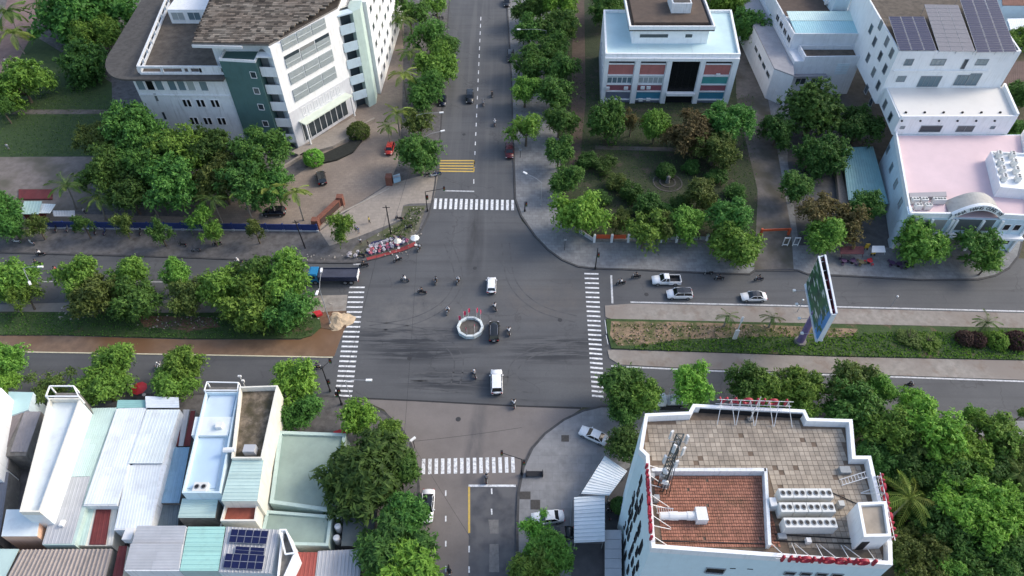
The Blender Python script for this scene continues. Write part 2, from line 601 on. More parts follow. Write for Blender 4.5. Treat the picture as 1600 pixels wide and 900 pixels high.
strip('west_verge', [(-400, 482), (0, 476), (300, 468), (500, 462), (543, 461), (540, 490), (520, 497), (300, 500), (-400, 510)], VERGE, z1=.06)
strip('west_median', [(-400, 500), (0, 488), (300, 490), (470, 488), (500, 497), (502, 512), (488, 525), (470, 530), (300, 530), (100, 524), (-400, 524)], MEDGRASS, z1=.22)
structure('red_soil_bank', MB().sheet(PP(0, (215, 494), (330, 497), (345, 512), (300, 518), (225, 512)), .226), SOIL)
strip('muddy_verge', [(-400, 524), (100, 525), (300, 531), (470, 531), (502, 513), (536, 497), (540, 510), (532, 530), (522, 557), (300, 556), (0, 549), (-400, 546)], MUD, z1=.05)
strip('mud_end', [(500, 488), (542, 486), (541, 512), (520, 516), (498, 512)], SOIL, z1=.12)
strip('east_upper_verge', [(945, 478), (985, 475), (1250, 481), (1600, 490), (2100, 504), (2100, 526), (1600, 513), (1250, 505), (960, 500), (946, 496)], VERGE, z1=.1)
strip('east_median', [(947, 499), (1250, 506), (1600, 514), (2100, 526), (2100, 580), (1600, 563), (1300, 557), (1120, 551), (955, 545), (949, 520)], MEDGRASS, z1=.2)
structure('rubble_bank', MB().sheet(PP(0, (955, 503), (1060, 504), (1180, 508), (1340, 515), (1330, 528), (1200, 527), (1060, 531), (1010, 541), (965, 541), (953, 525)), .206), RUBBLE)
strip('east_lower_verge', [(949, 547), (1120, 552), (1300, 558), (1600, 564), (2100, 581), (2100, 614), (1600, 594), (1400, 587), (1100, 577), (968, 570), (952, 560)], VERGE, z1=.1)

# ---- painted markings
def seg(a, b, wd):
    """painted bar on the ground from photo point a to b"""
    p, q = Vector(P(*a)), Vector(P(*b))
    n = (q - p).normalized()
    n = Vector((-n.y, n.x)) * wd / 2
    return [p + n, q + n, q - n, p - n]


def bars(name, polys, mat, z=.008):
    root = None
    for pl in polys:
        mb = MB().prism([(v[0], v[1]) for v in pl], z - .003, z + .003)
        if root is None:
            root = link(name, None)
            root['kind'] = 'structure'
        mb.build('stripe', mat, root)
    return root


def lerp(a, b, t):
    return (a[0] + (b[0] - a[0]) * t, a[1] + (b[1] - a[1]) * t)


bars('north_crosswalk', [seg(lerp((681, 310), (801, 312.5), i / 15), lerp((679.5, 326.5), (801, 328.5), i / 15), .56) for i in range(16)], WHITEL)
bars('south_crosswalk', [seg(lerp((662, 717), (801, 714), i / 14), lerp((661.5, 741), (802, 738.5), i / 14), .52) for i in range(15)], WHITEL, .014)
bars('west_crosswalk', [seg(lerp((546, 449), (523, 618), i / 22), lerp((570, 449), (550, 619), i / 22), .36) for i in range(23)], WHITEL)
bars('east_crosswalk', [seg(lerp((913, 427.5), (925, 618), i / 26), lerp((935, 428), (944, 620), i / 26), .36) for i in range(27)], WHITEL)
cl = []
for i in range(17):
    v = 242 - 15.2 * i * (1 - .0085 * i)
    u = 742 + (242 - v) * .0435
    cl.append(seg((u, v), (u + .25, v - 5.6), .2))
cl.append(seg((741.4, 262), (741, 252), .18))
cl.append(seg((740.4, 287), (740.2, 280), .18))
bars('lane_dashes', cl, WHITEL)
bars('stop_line', [seg((693, 298), (741, 299), .35)], WHITEW)
bars('yellow_hatching', [seg((687, 251 + 4.1 * i), (741, 251 + 4.25 * i), .42) for i in range(5)] + [seg((741, 251), (740.5, 268), .25)], YELL)
bars('stop_line', [seg((955, 430), (957, 474), .35)], WHITEW)
bars('stop_line', [seg((552, 413), (572, 413), .35)], WHITEW)
bars('lane_dashes', [seg((696.5, a), (696.5, b), .2) for a, b in ((766, 775), (806, 815), (845, 854), (884, 894))] + [seg((768, a), (768.5, b), .2) for a, b in ((763, 772), (795, 804))], WHITEL, .012)
bars('yellow_line', [seg((733, 760), (733, 833), .3)], YELL, .014)
bars('lane_dashes', [seg((733, a), (733, b), .2) for a, b in ((853, 863), (885, 895))], WHITEL, .014)
bars('stop_line', [seg((732, 759), (806, 759), .35)], WHITEL, .014)
bars('edge_line', [seg((-200, 546), (0, 549.5), .22), seg((0, 549.5), (300, 554.5), .22), seg((300, 554.5), (520, 558.5), .22)], M('cream_line', (.62, .58, .42), .8, .2, 2), .056)
bars('edge_line', [seg((985, 472), (1250, 478), .3), seg((1250, 478), (1600, 486.5), .3), seg((1600, 486.5), (2000, 497), .3)], WHITEW)
bars('edge_line', [seg((955, 572), (1100, 579), .3), seg((1100, 579), (1400, 589), .3), seg((1400, 589), (1600, 596), .3), seg((1600, 596), (2000, 610), .3)], WHITEW)
bars('lane_line', [seg((40, 440), (460, 441), .16)], WHITEW)
bars('road_joint', [seg((556, 622), (650, 626), .28), seg((650, 626), (800, 634), .28), seg((800, 634), (908, 638), .28)], M('joint_tar', (.035, .035, .038), .8, .2, 2), .01)

# faint curved tyre marks across the junction
tm_b = MB()
for pts in (((700, 380), (716, 430), (700, 470), (650, 500), (570, 515)), ((790, 380), (800, 440), (840, 480), (905, 500)), ((712, 600), (716, 560), (690, 530), (640, 515), (565, 506)), ((800, 600), (806, 570), (840, 548), (910, 538)), ((640, 600), (690, 604), (760, 612), (850, 622)), ((640, 590), (720, 588), (800, 596))):
    cp = [Vector(P(*q)) for q in pts]
    path_ = []
    for i in range(len(cp) - 1):
        for k in range(8):
            t = k / 8
            p0, p1, p2, p3 = cp[max(0, i - 1)], cp[i], cp[i + 1], cp[min(len(cp) - 1, i + 2)]
            path_.append(.5 * (2 * p1 + (p2 - p0) * t + (2 * p0 - 5 * p1 + 4 * p2 - p3) * t * t + (3 * p1 - p0 - 3 * p2 + p3) * t ** 3))
    for off in (-.75, .75):
        vs = []
        for i, q in enumerate(path_):
            d = (path_[min(i + 1, len(path_) - 1)] - path_[max(i - 1, 0)]).normalized()
            n_ = Vector((-d.y, d.x))
            for e in (-.11, .11):
                vs.append((q.x + n_.x * (off + e), q.y + n_.y * (off + e), .004))
        tm_b.add(vs, [(2 * i, 2 * i + 1, 2 * i + 3, 2 * i + 2) for i in range(len(path_) - 1)])
structure('tyre_marks', tm_b, M('rubber_on_asphalt', (.078, .080, .084), .8, .3, .8, col2=(.095, .097, .10), gscale=1))
# ---------------------------------------------------------------- building materials
WHITE = M('white_render', (.72, .74, .75), .85, .08, .8, grime=.65, grime_col=(.28, .27, .25), streak=True)
CYANW = M('pale_cyan_render', (.66, .80, .84), .8, .05, .8, grime=.2, grime_col=(.4, .44, .45), streak=True)
WHITE2 = M('clean_white_render', (.82, .83, .83), .8, .05, .8, grime=.38, grime_col=(.38, .37, .34), streak=True)
CREAM = M('cream_render', (.74, .71, .62), .85, .08, .8, grime=.4, grime_col=(.35, .31, .25), streak=True)
PEACH = M('peach_render', (.72, .45, .32), .85, .1, .8, grime=.3, streak=True)
BLUEW = M('pale_blue_render', (.58, .70, .76), .85, .08, .8, grime=.35, grime_col=(.3, .3, .3), streak=True)
LILAC = M('lilac_render', (.69, .71, .74), .85, .08, .8, grime=.4, grime_col=(.3, .3, .3), streak=True)
GREEN_R = M('sea_green_render', (.085, .165, .155), .8, .1, .6, grime=.25, streak=True)
PALEGREEN = M('pale_green_render', (.46, .58, .54), .85, .1, .6, grime=.4, grime_col=(.25, .3, .25), streak=True)
CONC = M('old_concrete', (.20, .19, .175), .95, .3, .9, grime=.8, grime_col=(.05, .048, .045), gscale=.4)
DARKDECK = M('stained_roof_deck', (.125, .105, .085), .95, .35, .7, grime=.8, grime_col=(.045, .04, .035), gscale=.25, bump=.3)
DIRTDECK = M('overgrown_deck', (.19, .155, .115), .95, .6, 1.3, col2=(.07, .06, .035), gscale=.7, grime=.8, bump=.9)
LEDGE = M('dark_ledge', (.085, .08, .075), .95, .3, 1.2, grime=.6)
BROWNROOF = M('brown_roof_felt', (.105, .078, .062), .9, .2, .7, grime=.5)
BLUEROOF = M('pale_blue_membrane', (.50, .66, .68), .6, .07, .3, grime=.25, grime_col=(.32, .46, .48), gscale=.12)
TEALSHEET = M('teal_sheet', (.17, .34, .36), .5, .12, .4, grime=.4, grime_col=(.12, .2, .2), spec=.5, island=.09)
WSHEET = M('white_metal_sheet', (.70, .75, .78), .38, .08, .35, grime=.6, grime_col=(.40, .42, .43), gscale=.2, spec=.5, island=.09)
LSHEET = M('light_metal_sheet', (.71, .77, .77), .38, .08, .35, grime=.5, grime_col=(.45, .46, .48), gscale=.2, spec=.5, island=.09)
GSHEET = M('grey_metal_sheet', (.30, .29, .31), .5, .12, .4, grime=.5, grime_col=(.2, .19, .19), spec=.4, island=.09)
LGSHEET = M('lilac_grey_sheet', (.44, .45, .47), .45, .1, .4, grime=.4, grime_col=(.33, .32, .34), spec=.4, island=.09)
PGSHEET = M('pale_green_sheet', (.48, .62, .58), .5, .1, .35, grime=.3, grime_col=(.4, .5, .5), spec=.4, island=.09)
MINT = M('mint_sheet', (.36, .62, .56), .5, .08, .5, grime=.3, spec=.4, island=.09)
SAGE = M('sage_flat_roof', (.27, .35, .31), .8, .15, .3, grime=.5, grime_col=(.19, .25, .24), gscale=.1)
BLUESHEET = M('blue_metal_sheet', (.27, .43, .55), .45, .1, .4, grime=.3, spec=.4, island=.09)
DKSHEET = M('dark_grey_sheet', (.16, .20, .22), .6, .25, .6, grime=.4, island=.09)
RUSTSHEET = M('brownish_old_sheet', (.37, .325, .30), .75, .2, .5, grime=.5, grime_col=(.2, .15, .13), island=.09)
DKRED = M('dark_red_sheet', (.16, .035, .035), .7, .3, .6, grime=.5)
REDDECK = M('red_tiled_deck', (.30, .085, .055), .8, .25, .8, grime=.3)
PINK = M('pink_terrace', (.66, .51, .53), .8, .06, .3, grime=.25, grime_col=(.55, .44, .46), gscale=.12)
BEIGE = M('beige_terrace', (.70, .68, .64), .8, .06, .3, grime=.4, grime_col=(.5, .47, .42), gscale=.15)
CLAY = M('clay_tiles', (.37, .17, .115), .85, .2, .5, grime=.8, grime_col=(.13, .085, .05), gscale=.22, island=.22)
TAN = M('tan_tiles', (.36, .31, .25), .9, .2, .6, grime=.85, grime_col=(.15, .125, .105), gscale=.11, island=.2)
GROUT = M('dirty_bedding', (.16, .12, .09), .95, .3, 1.2)
OLDTILE = M('old_roof_tiles', (.165, .135, .108), .9, .35, .7, grime=.7, grime_col=(.05, .043, .036), gscale=.3, island=.75, col2=(.20, .175, .145))
DKTILE = M('dark_tile_bed', (.05, .043, .038), .95, .3, 1)


def glassmat(name, col, curtain, k):
    """panes differ from window to window: some have drawn curtains"""
    m, n, l, bs = new_mat(name)
    oi = n.new('ShaderNodeObjectInfo')
    l.new(mixc(n, l, remap(n, l, oi.outputs['Random'], k, 1, 0, .8), col, curtain), bs.inputs['Base Color'])
    bs.inputs['Roughness'].default_value = .12
    bs.inputs['Specular IOR Level'].default_value = .6
    return m


GLASS = glassmat('window_glass', (.04, .055, .065), (.30, .31, .30), .55)
GLASSB = glassmat('blueish_glass', (.13, .19, .22), (.42, .45, .44), .4)
BLACKG = paintmat('black_glass', (.006, .007, .009), .3, 0, .3)
FRAMEW = M('white_frame', (.74, .75, .75), .6, .06, 2)
FRAMEG = M('grey_frame', (.28, .30, .31), .6, .1, 2)
REDP = M('red_panel', (.42, .155, .14), .7, .1, .7, grime=.3, streak=True)
MAROON = M('maroon_panel', (.31, .11, .13), .7, .1, .7)
TEALP = M('teal_panel', (.07, .30, .28), .6, .1, .7)
BLUEP = M('blue_panel', (.05, .22, .32), .6, .1, .7)
GREYP = M('grey_panel', (.16, .18, .24), .6, .1, .7)
PV = M('solar_cells', (.012, .017, .065), .45, .2, 2.5, spec=.2)
PV2 = M('dusty_solar_cells', (.19, .185, .205), .5, .15, 1.2, spec=.2)
ALU = M('aluminium', (.30, .31, .34), .5, .06, 2, metal=.2)
STEELW = M('white_steel', (.72, .72, .71), .5, .06, 2)
STEELG = M('galvanised_steel', (.38, .40, .41), .5, .15, 3, metal=.3)
REDSIGN = paintmat('red_sign_letters', (.34, .025, .045), .5, 0, .3)
BLACKM = M('black_metal', (.02, .02, .022), .5, .1, 3)
DARKVOID = M('dark_opening', (.012, .013, .016), .9, .1, 2)
STAINLESS = paintmat('stainless_tank', (.6, .62, .63), .25, .8)

_win = {}


def camside(p0, p1):
    """wall ends ordered so that the wall's outside is the side seen from the camera"""
    n = (p1[1] - p0[1], -(p1[0] - p0[0]))
    return (p0, p1) if n[0] * -p0[0] + n[1] * -p0[1] > 0 else (p1, p0)


def win_mesh(wd, h, fr, gl, mull, t=.09):
    key = (round(wd, 2), round(h, 2), fr.name, gl.name, mull)
    if key not in _win:
        f = MB()
        for x in (-wd / 2 + t / 2, wd / 2 - t / 2):
            f.box(x, -.05, -h / 2, t, .12, h)
        f.box(0, -.05, h / 2 - t, wd - 2 * t, .12, t)
        f.box(0, -.08, -h / 2, wd - 2 * t, .18, t)
        for k in range(mull):
            f.box(-wd / 2 + wd * (k + 1) / (mull + 1), -.045, -h / 2 + t, .07, .08, h - 2 * t)
        g = MB().box(0, -.02, -h / 2 + t, wd - 2 * t, .03, h - 2 * t)
        _win[key] = (f.mesh('window', fr), g.mesh('pane', gl))
    return _win[key]


def win(parent, p0, p1, s, z, wd, h, fr=None, gl=None, mull=0, name='window'):
    fr, gl = fr or FRAMEW, gl or GLASS
    a, b = camside(p0, p1)
    L = math.hypot(b[0] - a[0], b[1] - a[1])
    if a is not p0:
        s = L - s
    ex, ey = (b[0] - a[0]) / L, (b[1] - a[1]) / L
    x, y = a[0] + ex * s, a[1] + ey * s
    mf, mg = win_mesh(wd, h, fr, gl, mull)
    pl = parent.location
    o = link(name, mf, parent, (x - pl[0], y - pl[1], z), math.atan2(ey, ex))
    link('pane', mg, o)
    return o


def win_px(parent, p0, p1, u, v, wd, h, **k):
    s, z = wallpt(p0, p1, u, v)
    return win(parent, p0, p1, s, z, wd, h, **k)


def slab_on_wall(parent, name, p0, p1, s0, s1, z0, z1, thick, mat, off=0.):
    """a flat piece standing proud of a wall by thick"""
    a, b = camside(p0, p1)
    L = math.hypot(b[0] - a[0], b[1] - a[1])
    if a is not p0:
        s0, s1 = L - s1, L - s0
    ex, ey = (b[0] - a[0]) / L, (b[1] - a[1]) / L
    nx, ny = ey, -ex
    pts = []
    for s, d in ((s0, off), (s1, off), (s1, off + thick), (s0, off + thick)):
        pts.append((a[0] + ex * s + nx * d, a[1] + ey * s + ny * d))
    return MB().prism(pts, z0, z1).build(name, mat, parent, True)


def bil(q, s, t):
    a = [q[0][i] + (q[1][i] - q[0][i]) * s for i in range(3)]
    b = [q[3][i] + (q[2][i] - q[3][i]) * s for i in range(3)]
    return tuple(a[i] + (b[i] - a[i]) * t for i in range(3))


def corr(q, pitch=.45, h=.03, th=.05, sheet=1.05):
    """ribbed roof of lapped metal sheets on a quad of 3-D corners q0 q1 q2 q3; ribs run from edge q0q1 to edge q3q2"""
    mb = MB()
    L = (Vector(q[1]) - Vector(q[0])).length
    D = (Vector(q[3]) - Vector(q[0])).length
    ns = max(1, round(L / sheet))
    nl = 1 if D < 6 else 2 if D < 14 else 3
    rg = random.Random(int(L * 100 + D * 10))
    for k in range(ns):
        cut = [0] + sorted(min(.95, max(.05, (j + 1) / nl + rg.uniform(-.06, .06))) for j in range(nl - 1)) + [1]
        for j in range(nl):
            dz = rg.uniform(0, .012) + (.012 if j % 2 else 0)
            t0, t1 = cut[j], min(1, cut[j + 1] + (.01 if j < nl - 1 else 0))
            n = max(2, int(L / ns / pitch))
            prof = []
            for i in range(n):
                for ds, z in ((0, 0), (.30, 0), (.42, h), (.58, h), (.70, 0)):
                    prof.append(((k + (i + ds) / n) / ns, z))
            prof.append(((k + 1) / ns, 0))
            vs = []
            for s, z in prof:
                for t in (t0, t1):
                    x, y, zz = bil(q, s, t)
                    vs.append((x, y, zz + z + dz))
            mb.add(vs, [(2 * i, 2 * i + 2, 2 * i + 3, 2 * i + 1) for i in range(len(prof) - 1)])
    vs = [(x, y, z - .005) for x, y, z in q] + [(x, y, z - th - .005) for x, y, z in q]
    mb.add(vs, [(0, 1, 5, 4), (1, 2, 6, 5), (2, 3, 7, 6), (3, 0, 4, 7), (7, 6, 5, 4), (0, 1, 2, 3)])
    return mb


def z3(poly, z):
    zz = z if hasattr(z, '__len__') else [z] * len(poly)
    return [(p[0], p[1], k) for p, k in zip(poly, zz)]


def tiles(q, nu, nv, th, gap=.04, jit=.02, miss=0., seed=1, lap=0.):
    """separate tiles laid over a quad; each its own piece with depth"""
    r = random.Random(seed)
    mb = MB()
    for i in range(nu):
        for j in range(nv):
            if r.random() < miss:
                continue
            s0, s1 = (i + gap) / nu, (i + 1 - gap) / nu
            t0, t1 = (j + gap) / nv, (j + 1 - gap) / nv
            dz = r.uniform(0, jit)
            cs = [bil(q, s, t) for s, t in ((s0, t0), (s1, t0), (s1, t1), (s0, t1))]
            top = [(x, y, z + th + dz + (lap if k < 2 else 0)) for k, (x, y, z) in enumerate(cs)]
            mb.add([(x, y, z) for x, y, z in cs] + top, [(4, 5, 6, 7), (0, 1, 5, 4), (1, 2, 6, 5), (2, 3, 7, 6), (3, 0, 4, 7)])
    return mb


def centre(poly):
    return (sum(p[0] for p in poly) / len(poly), sum(p[1] for p in poly) / len(poly), 0)


# ================================================================ big civic building, north-west
nb = thing('office_building', 'large white and sea-green public building with an old brown tiled roof and louvred front', 'building', (-50, 135, 0))
FL, FR_ = (-48.4, 127.0), (-37.7, 141.6)
ZF = 24.6
main_poly = [FL, FR_, (-37.0, 175), (-62, 175), (-62, 131.2), (-52.0, 131.2)]
MB().prism(main_poly, 0, ZF).build('wall', WHITE2, nb, True)
# tiled roof with an eave all round
ev = 25.0
r0, r1, r2 = P(299, 67, ev), P(420, 69.5, ev), P(527, 11, ev)
eave = [r0, r1, r2, (-36.6, 178), (-66, 178)]
MB().prism(eave, ev - .35, ev - .02).build('eave', CONC, nb, True)
rf = MB().prism(eave, ev - .015, [ev + .02, ev + .02, ev + .02, ev + 5, ev + 5]).build('roof', DKTILE, nb, True)


def on_roof(x, y):
    # planes rise away from the two eaves
    d1 = y - r0[1]
    ex, ey = r2[0] - r1[0], r2[1] - r1[1]
    L = math.hypot(ex, ey)
    d2 = -((x - r1[0]) * ey - (y - r1[1]) * ex) / L
    return d1, d2


tl = MB()
rr = random.Random(5)
y = r0[1]
row = 0
while y < 176:
    x = -66 + (.45 if row % 2 else 0)
    while x < -36.5:
        d1, d2 = on_roof(x + .42, y + .2)
        if d2 > .25 and x > r0[0] - .2 - (y - r0[1]) * .02:
            z = ev + .06 + (y - r0[1]) * .105
            wd = rr.choice((.86, .86, 1.3))
            tl.add([(x, y, z + .11), (x + wd, y, z + .11), (x + wd, y + .56, z + .10), (x, y + .56, z + .10),
                    (x, y, z - .12), (x + wd, y, z - .12), (x + wd, y + .56, z - .12), (x, y + .56, z - .12)],
                   [(0, 1, 2, 3), (4, 5, 1, 0), (5, 6, 2, 1), (7, 4, 0, 3)])
            x += wd - .86
        x += .89
    y += .60
    row += 1
t_ = tl.build('roof_tiles', OLDTILE, nb, True)
t_['kind'] = 'stuff'
MB().beam(r0, (r1[0] - 5.5, r1[1] + .1), .5, ev - .9, ev - .36).build('gutter', FRAMEW, nb, True)
# louvre screens in the angled front
rowsl = [((437, 64), (507, 27), (441, 80), (511, 44)), ((443, 93), (515, 57), (448, 107), (518, 73)),
         ((449, 113), (519, 78), (454, 133), (524, 100)), ((455, 138), (524, 106), (460, 160), (530, 126))]
for k, (a, b, c, d) in enumerate(rowsl):
    sa, za = wallpt(FL, FR_, *a)
    sb, zb = wallpt(FL, FR_, *b)
    sc_, zc = wallpt(FL, FR_, *c)
    z1, z0 = (za + zb) / 2, zc
    s0, s1 = (sa + sc_) / 2, sb
    for m_ in range(3):
        w_ = (s1 - s0) / 3
        a0, a1 = s0 + m_ * w_ + .12, s0 + (m_ + 1) * w_ - .12
        fr = slab_on_wall(nb, 'louvre_screen', FL, FR_, a0, a1, z0, z1, .06, FRAMEG)
        mb = MB()
        ca, cb = camside(FL, FR_)
        L = math.hypot(cb[0] - ca[0], cb[1] - ca[1])
        ex, ey = (FR_[0] - FL[0]) / L, (FR_[1] - FL[1]) / L
        nx, ny = ey, -ex
        nsl = int((a1 - a0) / .22)
        for i in range(nsl):
            s = a0 + (i + .5) * (a1 - a0) / nsl
            x, y = FL[0] + ex * s + nx * .14, FL[1] + ey * s + ny * .14
            mb.box(x, y, z0, .10, .16, z1 - z0, math.atan2(ey, ex))
        mb.beam((FL[0] + ex * a0 + nx * .16, FL[1] + ey * a0 + ny * .16), (FL[0] + ex * a1 + nx * .16, FL[1] + ey * a1 + ny * .16), .22, (z0 + z1) / 2 - .06, (z0 + z1) / 2 + .06)
        o = mb.build('slats', M('louvre_slat', (.50, .55, .56), .7, .08, 2) if 'louvre_slat' not in bpy.data.materials else bpy.data.materials['louvre_slat'], fr, False)
        o.data.transform(Matrix.Translation((-nb.location[0], -nb.location[1], 0)))
        if k == 1:
            slab_on_wall(nb, 'clerestory', FL, FR_, a0, a1, z1 + .05, z1 + .75, .08, GLASS)
# lower storey: grey band, tall glass, canopy and glazed entrance
LF = math.hypot(FR_[0] - FL[0], FR_[1] - FL[1])
slab_on_wall(nb, 'base_cladding', FL, FR_, .05, LF - .05, 0, 9.4, .05, M('pale_lilac_cladding', (.60, .61, .64), .8, .08, .8, grime=.3, streak=True))
for i in range(7):
    s = LF * (.22 + .095 * i)
    win(nb, FL, FR_, s, 7.9, 1.05, 2.0, gl=GLASSB, mull=1)
s0, s1 = wallpt(FL, FR_, 466, 188)[0], wallpt(FL, FR_, 538, 150)[0]
slab_on_wall(nb, 'canopy', FL, FR_, s0, s1 + .6, 6.1, 6.35, 2.2, M('pale_green_canopy', (.62, .68, .58), .7, .08, .8))
slab_on_wall(nb, 'entrance_glazing', FL, FR_, s0 + .3, s1, .9, 5.9, .08, GLASS)
for i in range(9):
    s = s0 + .35 + i * (s1 - s0 - .4) / 8
    slab_on_wall(nb, 'mullion', FL, FR_, s, s + .14, .9, 6.05, .2, FRAMEW)
for s in (s0 + .3, s1 + .3):
    slab_on_wall(nb, 'column', FL, FR_, s - .15, s + .15, .9, 6.1, .3, FRAMEW, off=1.8)
# raised forecourt and curved ramp
fc = PP(.9, (455, 237), (553, 182), (561, 195), (548, 212), (520, 228), (485, 237), (470, 243))
MB().prism(fc, 0, .9).build('forecourt', RAMPST, nb, True)


def bay(p, q, n, deep, zt, step, mats):
    """stack of balconies between two wall corners p and q"""
    ex, ey = q[0] - p[0], q[1] - p[1]
    L = math.hypot(ex, ey)
    ex, ey = ex / L, ey / L
    nx, ny = -ey, ex
    if ny < 0:
        nx, ny = -nx, -ny
    bp, bq = (p[0] + nx * deep, p[1] + ny * deep), (q[0] + nx * deep, q[1] + ny * deep)
    MB().prism([bp, bq, (bq[0] + nx, bq[1] + ny), (bp[0] + nx, bp[1] + ny)], 0, zt).build('bay_wall', mats[0], nb, True)
    for k in range(n):
        z = zt - step * (k + 1)
        if z < 0.3:
            break
        sl_ = MB().prism([p, q, bq, bp], z, z + .25).build('balcony', mats[1], nb, True)
        MB().beam((p[0] + ex * .1, p[1] + ey * .1), (q[0] - ex * .1, q[1] - ey * .1), .16, z - .4, z + 1.75).build('parapet', mats[1], sl_).data.transform(Matrix.Translation((-nb.location[0], -nb.location[1], 0)))
    MB().prism([p, q, bq, bp], zt - .3, zt).build('bay_roof', mats[1], nb, True)


bay((-51.9, 127.4), (-48.45, 127.2), 5, 1.9, 22.6, 4.1, (GLASS, WHITE2))
bay((-37.6, 141.7), (-34.6, 143.6), 5, 1.9, 24.0, 4.1, (GLASS, BLUEW))
MB().prism([(-34.6, 143.6), (-33.2, 145.2), (-33.4, 149), (-36, 149), (-36, 145.5)], 0, 24.0).build('rounded_corner', PALEGREEN, nb, True)
wing = [(-35.8, 149.6), (-32.6, 149.6), (-31.2, 190), (-37, 190)]
MB().prism(wing, 0, 23.4).build('east_wing', WHITE2, nb, True)
for k in range(5):
    slab_on_wall(nb, 'window_band', wing[0], wing[1], .35, 2.3, 2.2 + 4.3 * k, 4.9 + 4.3 * k, .06, GLASS)
for k in range(5):
    for i in range(6):
        win(nb, wing[1], wing[2], 3 + i * 4.5, 3.2 + 4.3 * k, 2.2, 1.8)
# sea-green stair tower with little white windows
GP = [(-59.6, 127.4), (-52.0, 126.6), (-52.0, 133), (-59.6, 133)]
MB().prism(GP, 0, 21.6).build('stair_tower', GREEN_R, nb, True)
ring(MB(), [(x, y) for x, y in GP], .3, 21.6, 22.1).build('tower_parapet', WHITE2, nb, True)
for u, v in ((396, 117), (401, 142), (408, 167), (415, 193)):
    win_px(nb, GP[0], GP[1], u, v, 1.3, 1.5)
# lower west wing with terrace roof
WL = [(-79.6, 128.2), (-59.6, 127.7), (-59.6, 185), (-88, 185), (-85.2, 150)]
MB().prism(WL, 0, 17.6).build('west_wing', WHITE, nb, True)
MB().prism([(-59.65, 126.2), (-79.5, 126.4)] + [(-79.5 - 8.0 * math.sin(k * .157), 138.5 - 12.1 * math.cos(k * .157)) for k in range(1, 11)] + [(-91.5, 186), (-59.65, 186)], 17.61, 18.0).build('overhang', LEDGE, nb, True)
TW = [(-77.4, 128.4), (-60.0, 128.4), (-60.0, 131.0), (-61.5, 160), (-82, 160)]
MB().prism(inset(TW, .4), 18.0, 18.15).build('terrace_deck', DARKDECK, nb, True)
pr = MB()
for a, b, z1 in ((TW[0], (-68, 128.4), 19.9), ((-68, 128.4), TW[1], 19.9)):
    pr.beam(a, b, .3, 18.0, 18.5)
    pr.beam(a, b, .34, 19.45, 19.9)
for x in (-77.2, -72.6, -68.2, -66.9, -64.6):
    pr.box(x, 128.4, 18.5, .5, .3, .95)
pr.box(-62.6, 128.4, 18.5, 4.6, .3, .95)
a, b = TW[0], TW[4]
pr.beam(a, b, .3, 18.0, 18.5)
pr.beam(a, b, .36, 19.45, 19.9)
for i in range(9):
    q = lerp(a, b, i / 8)
    pr.box(q[0], q[1], 18.5, .4, .5, .95, math.atan2(b[1] - a[1], b[0] - a[0]))
pr.build('terrace_parapet', WHITE, nb, True)
MB().box(-70.5, 153, 18.0, 15, 6, 3.4).build('roof_room', WHITE2, nb, True)
for i in range(4):
    win(nb, (-78, 150), (-63, 150), 2 + i * 3.7, 19.9, 2.9, 1.9, gl=GLASSB, mull=1)
for i in range(7):
    s = 1.3 + i * 2.0 + (i // 3) * .7
    win(nb, WL[0], WL[1], s, 15.6, 1.7, 2.3, gl=GLASSB if i != 1 else BLACKG)
for z in (11.4, 6.9):
    for u in (9.2, 10.15, 12.2, 13.15, 15.3, 16.25):
        win(nb, WL[0], WL[1], u, z, .85, 1.9, gl=BLACKG)
for z in (13.6, 9, 4.5):
    slab_on_wall(nb, 'stair_slot', WL[0], WL[1], 3.2, 3.7, z - 1.8, z, .05, GLASS)
slab_on_wall(nb, 'string_course', WL[0], WL[1], .1, 19.8, 13.2, 13.45, .22, WHITE)
for i in range(3):
    win(nb, WL[0], WL[4], 1.5 + i * 3.2, 15.4, 1.8, 2.3, gl=GLASS)
# ramp bank with dark planting below the forecourt
rb = tag(MB().prism(PP(0, (500, 246), (545, 225), (561, 209), (566, 222), (552, 240), (527, 252), (505, 257)), Z2, .55).build('planter', M('dark_planting', (.03, .032, .028), .9, .4, 2), None), 'dark curved planting bed wrapped round the pale forecourt of the public building', 'planter')
for a, b in (((486, 235), (508, 262)), ((546, 205), (566, 231)), ((566, 231), (583, 206))):
    pass
for nm, a, b, lb in (('low_wall', (440, 267), (478, 243), 'low beige wall running up to the ball shrub left of the forecourt'), ('low_wall', (556, 205), (586, 189), 'low beige wall beside the lawn patch right of the forecourt')):
    tag(MB().beam(P(*a), P(*b), .5, 0, .9).build(nm, RAMPST), lb, 'wall')

# ================================================================ bank-like block with pale blue roof
bk = thing('civic_building', 'white three-storey block with pale blue flat roof and red striped window bays', 'building', (37, 150, 0))
BP = [(21.6, 145.8), (52.8, 145.6), (55.4, 167.4), (23.1, 167.4)]
B0, B1 = BP[0], BP[1]
MB().prism(BP, 0, 12.2).build('wall', LILAC, bk, True)
MB().prism(inset(BP, .5), 12.2, 12.35).build('roof', BLUEROOF, bk, True)
ring(MB(), BP, .45, 12.2, 13.0).build('parapet', WHITE2, bk, True)
for s in (8, 21):
    q = lerp(BP[3], BP[2], s / 32)
    p = lerp(BP[0], BP[1], s / 32)
    MB().beam((p[0], p[1] + .6), (q[0], q[1] - .6), .12, 12.35, 12.40).build('roof_seam', BLUEW, bk, True)
PH = [(28.4, 151.6), (46.2, 151.6), (46.6, 172), (28.9, 172)]
MB().prism(PH, 12.3, 15.8).build('penthouse', WHITE2, bk, True)
PH2 = [(27.3, 150.9), (47.2, 150.9), (47.6, 173), (27.8, 173)]
MB().prism(PH2, 15.8, 16.1).build('penthouse_eave', LEDGE, bk, True)
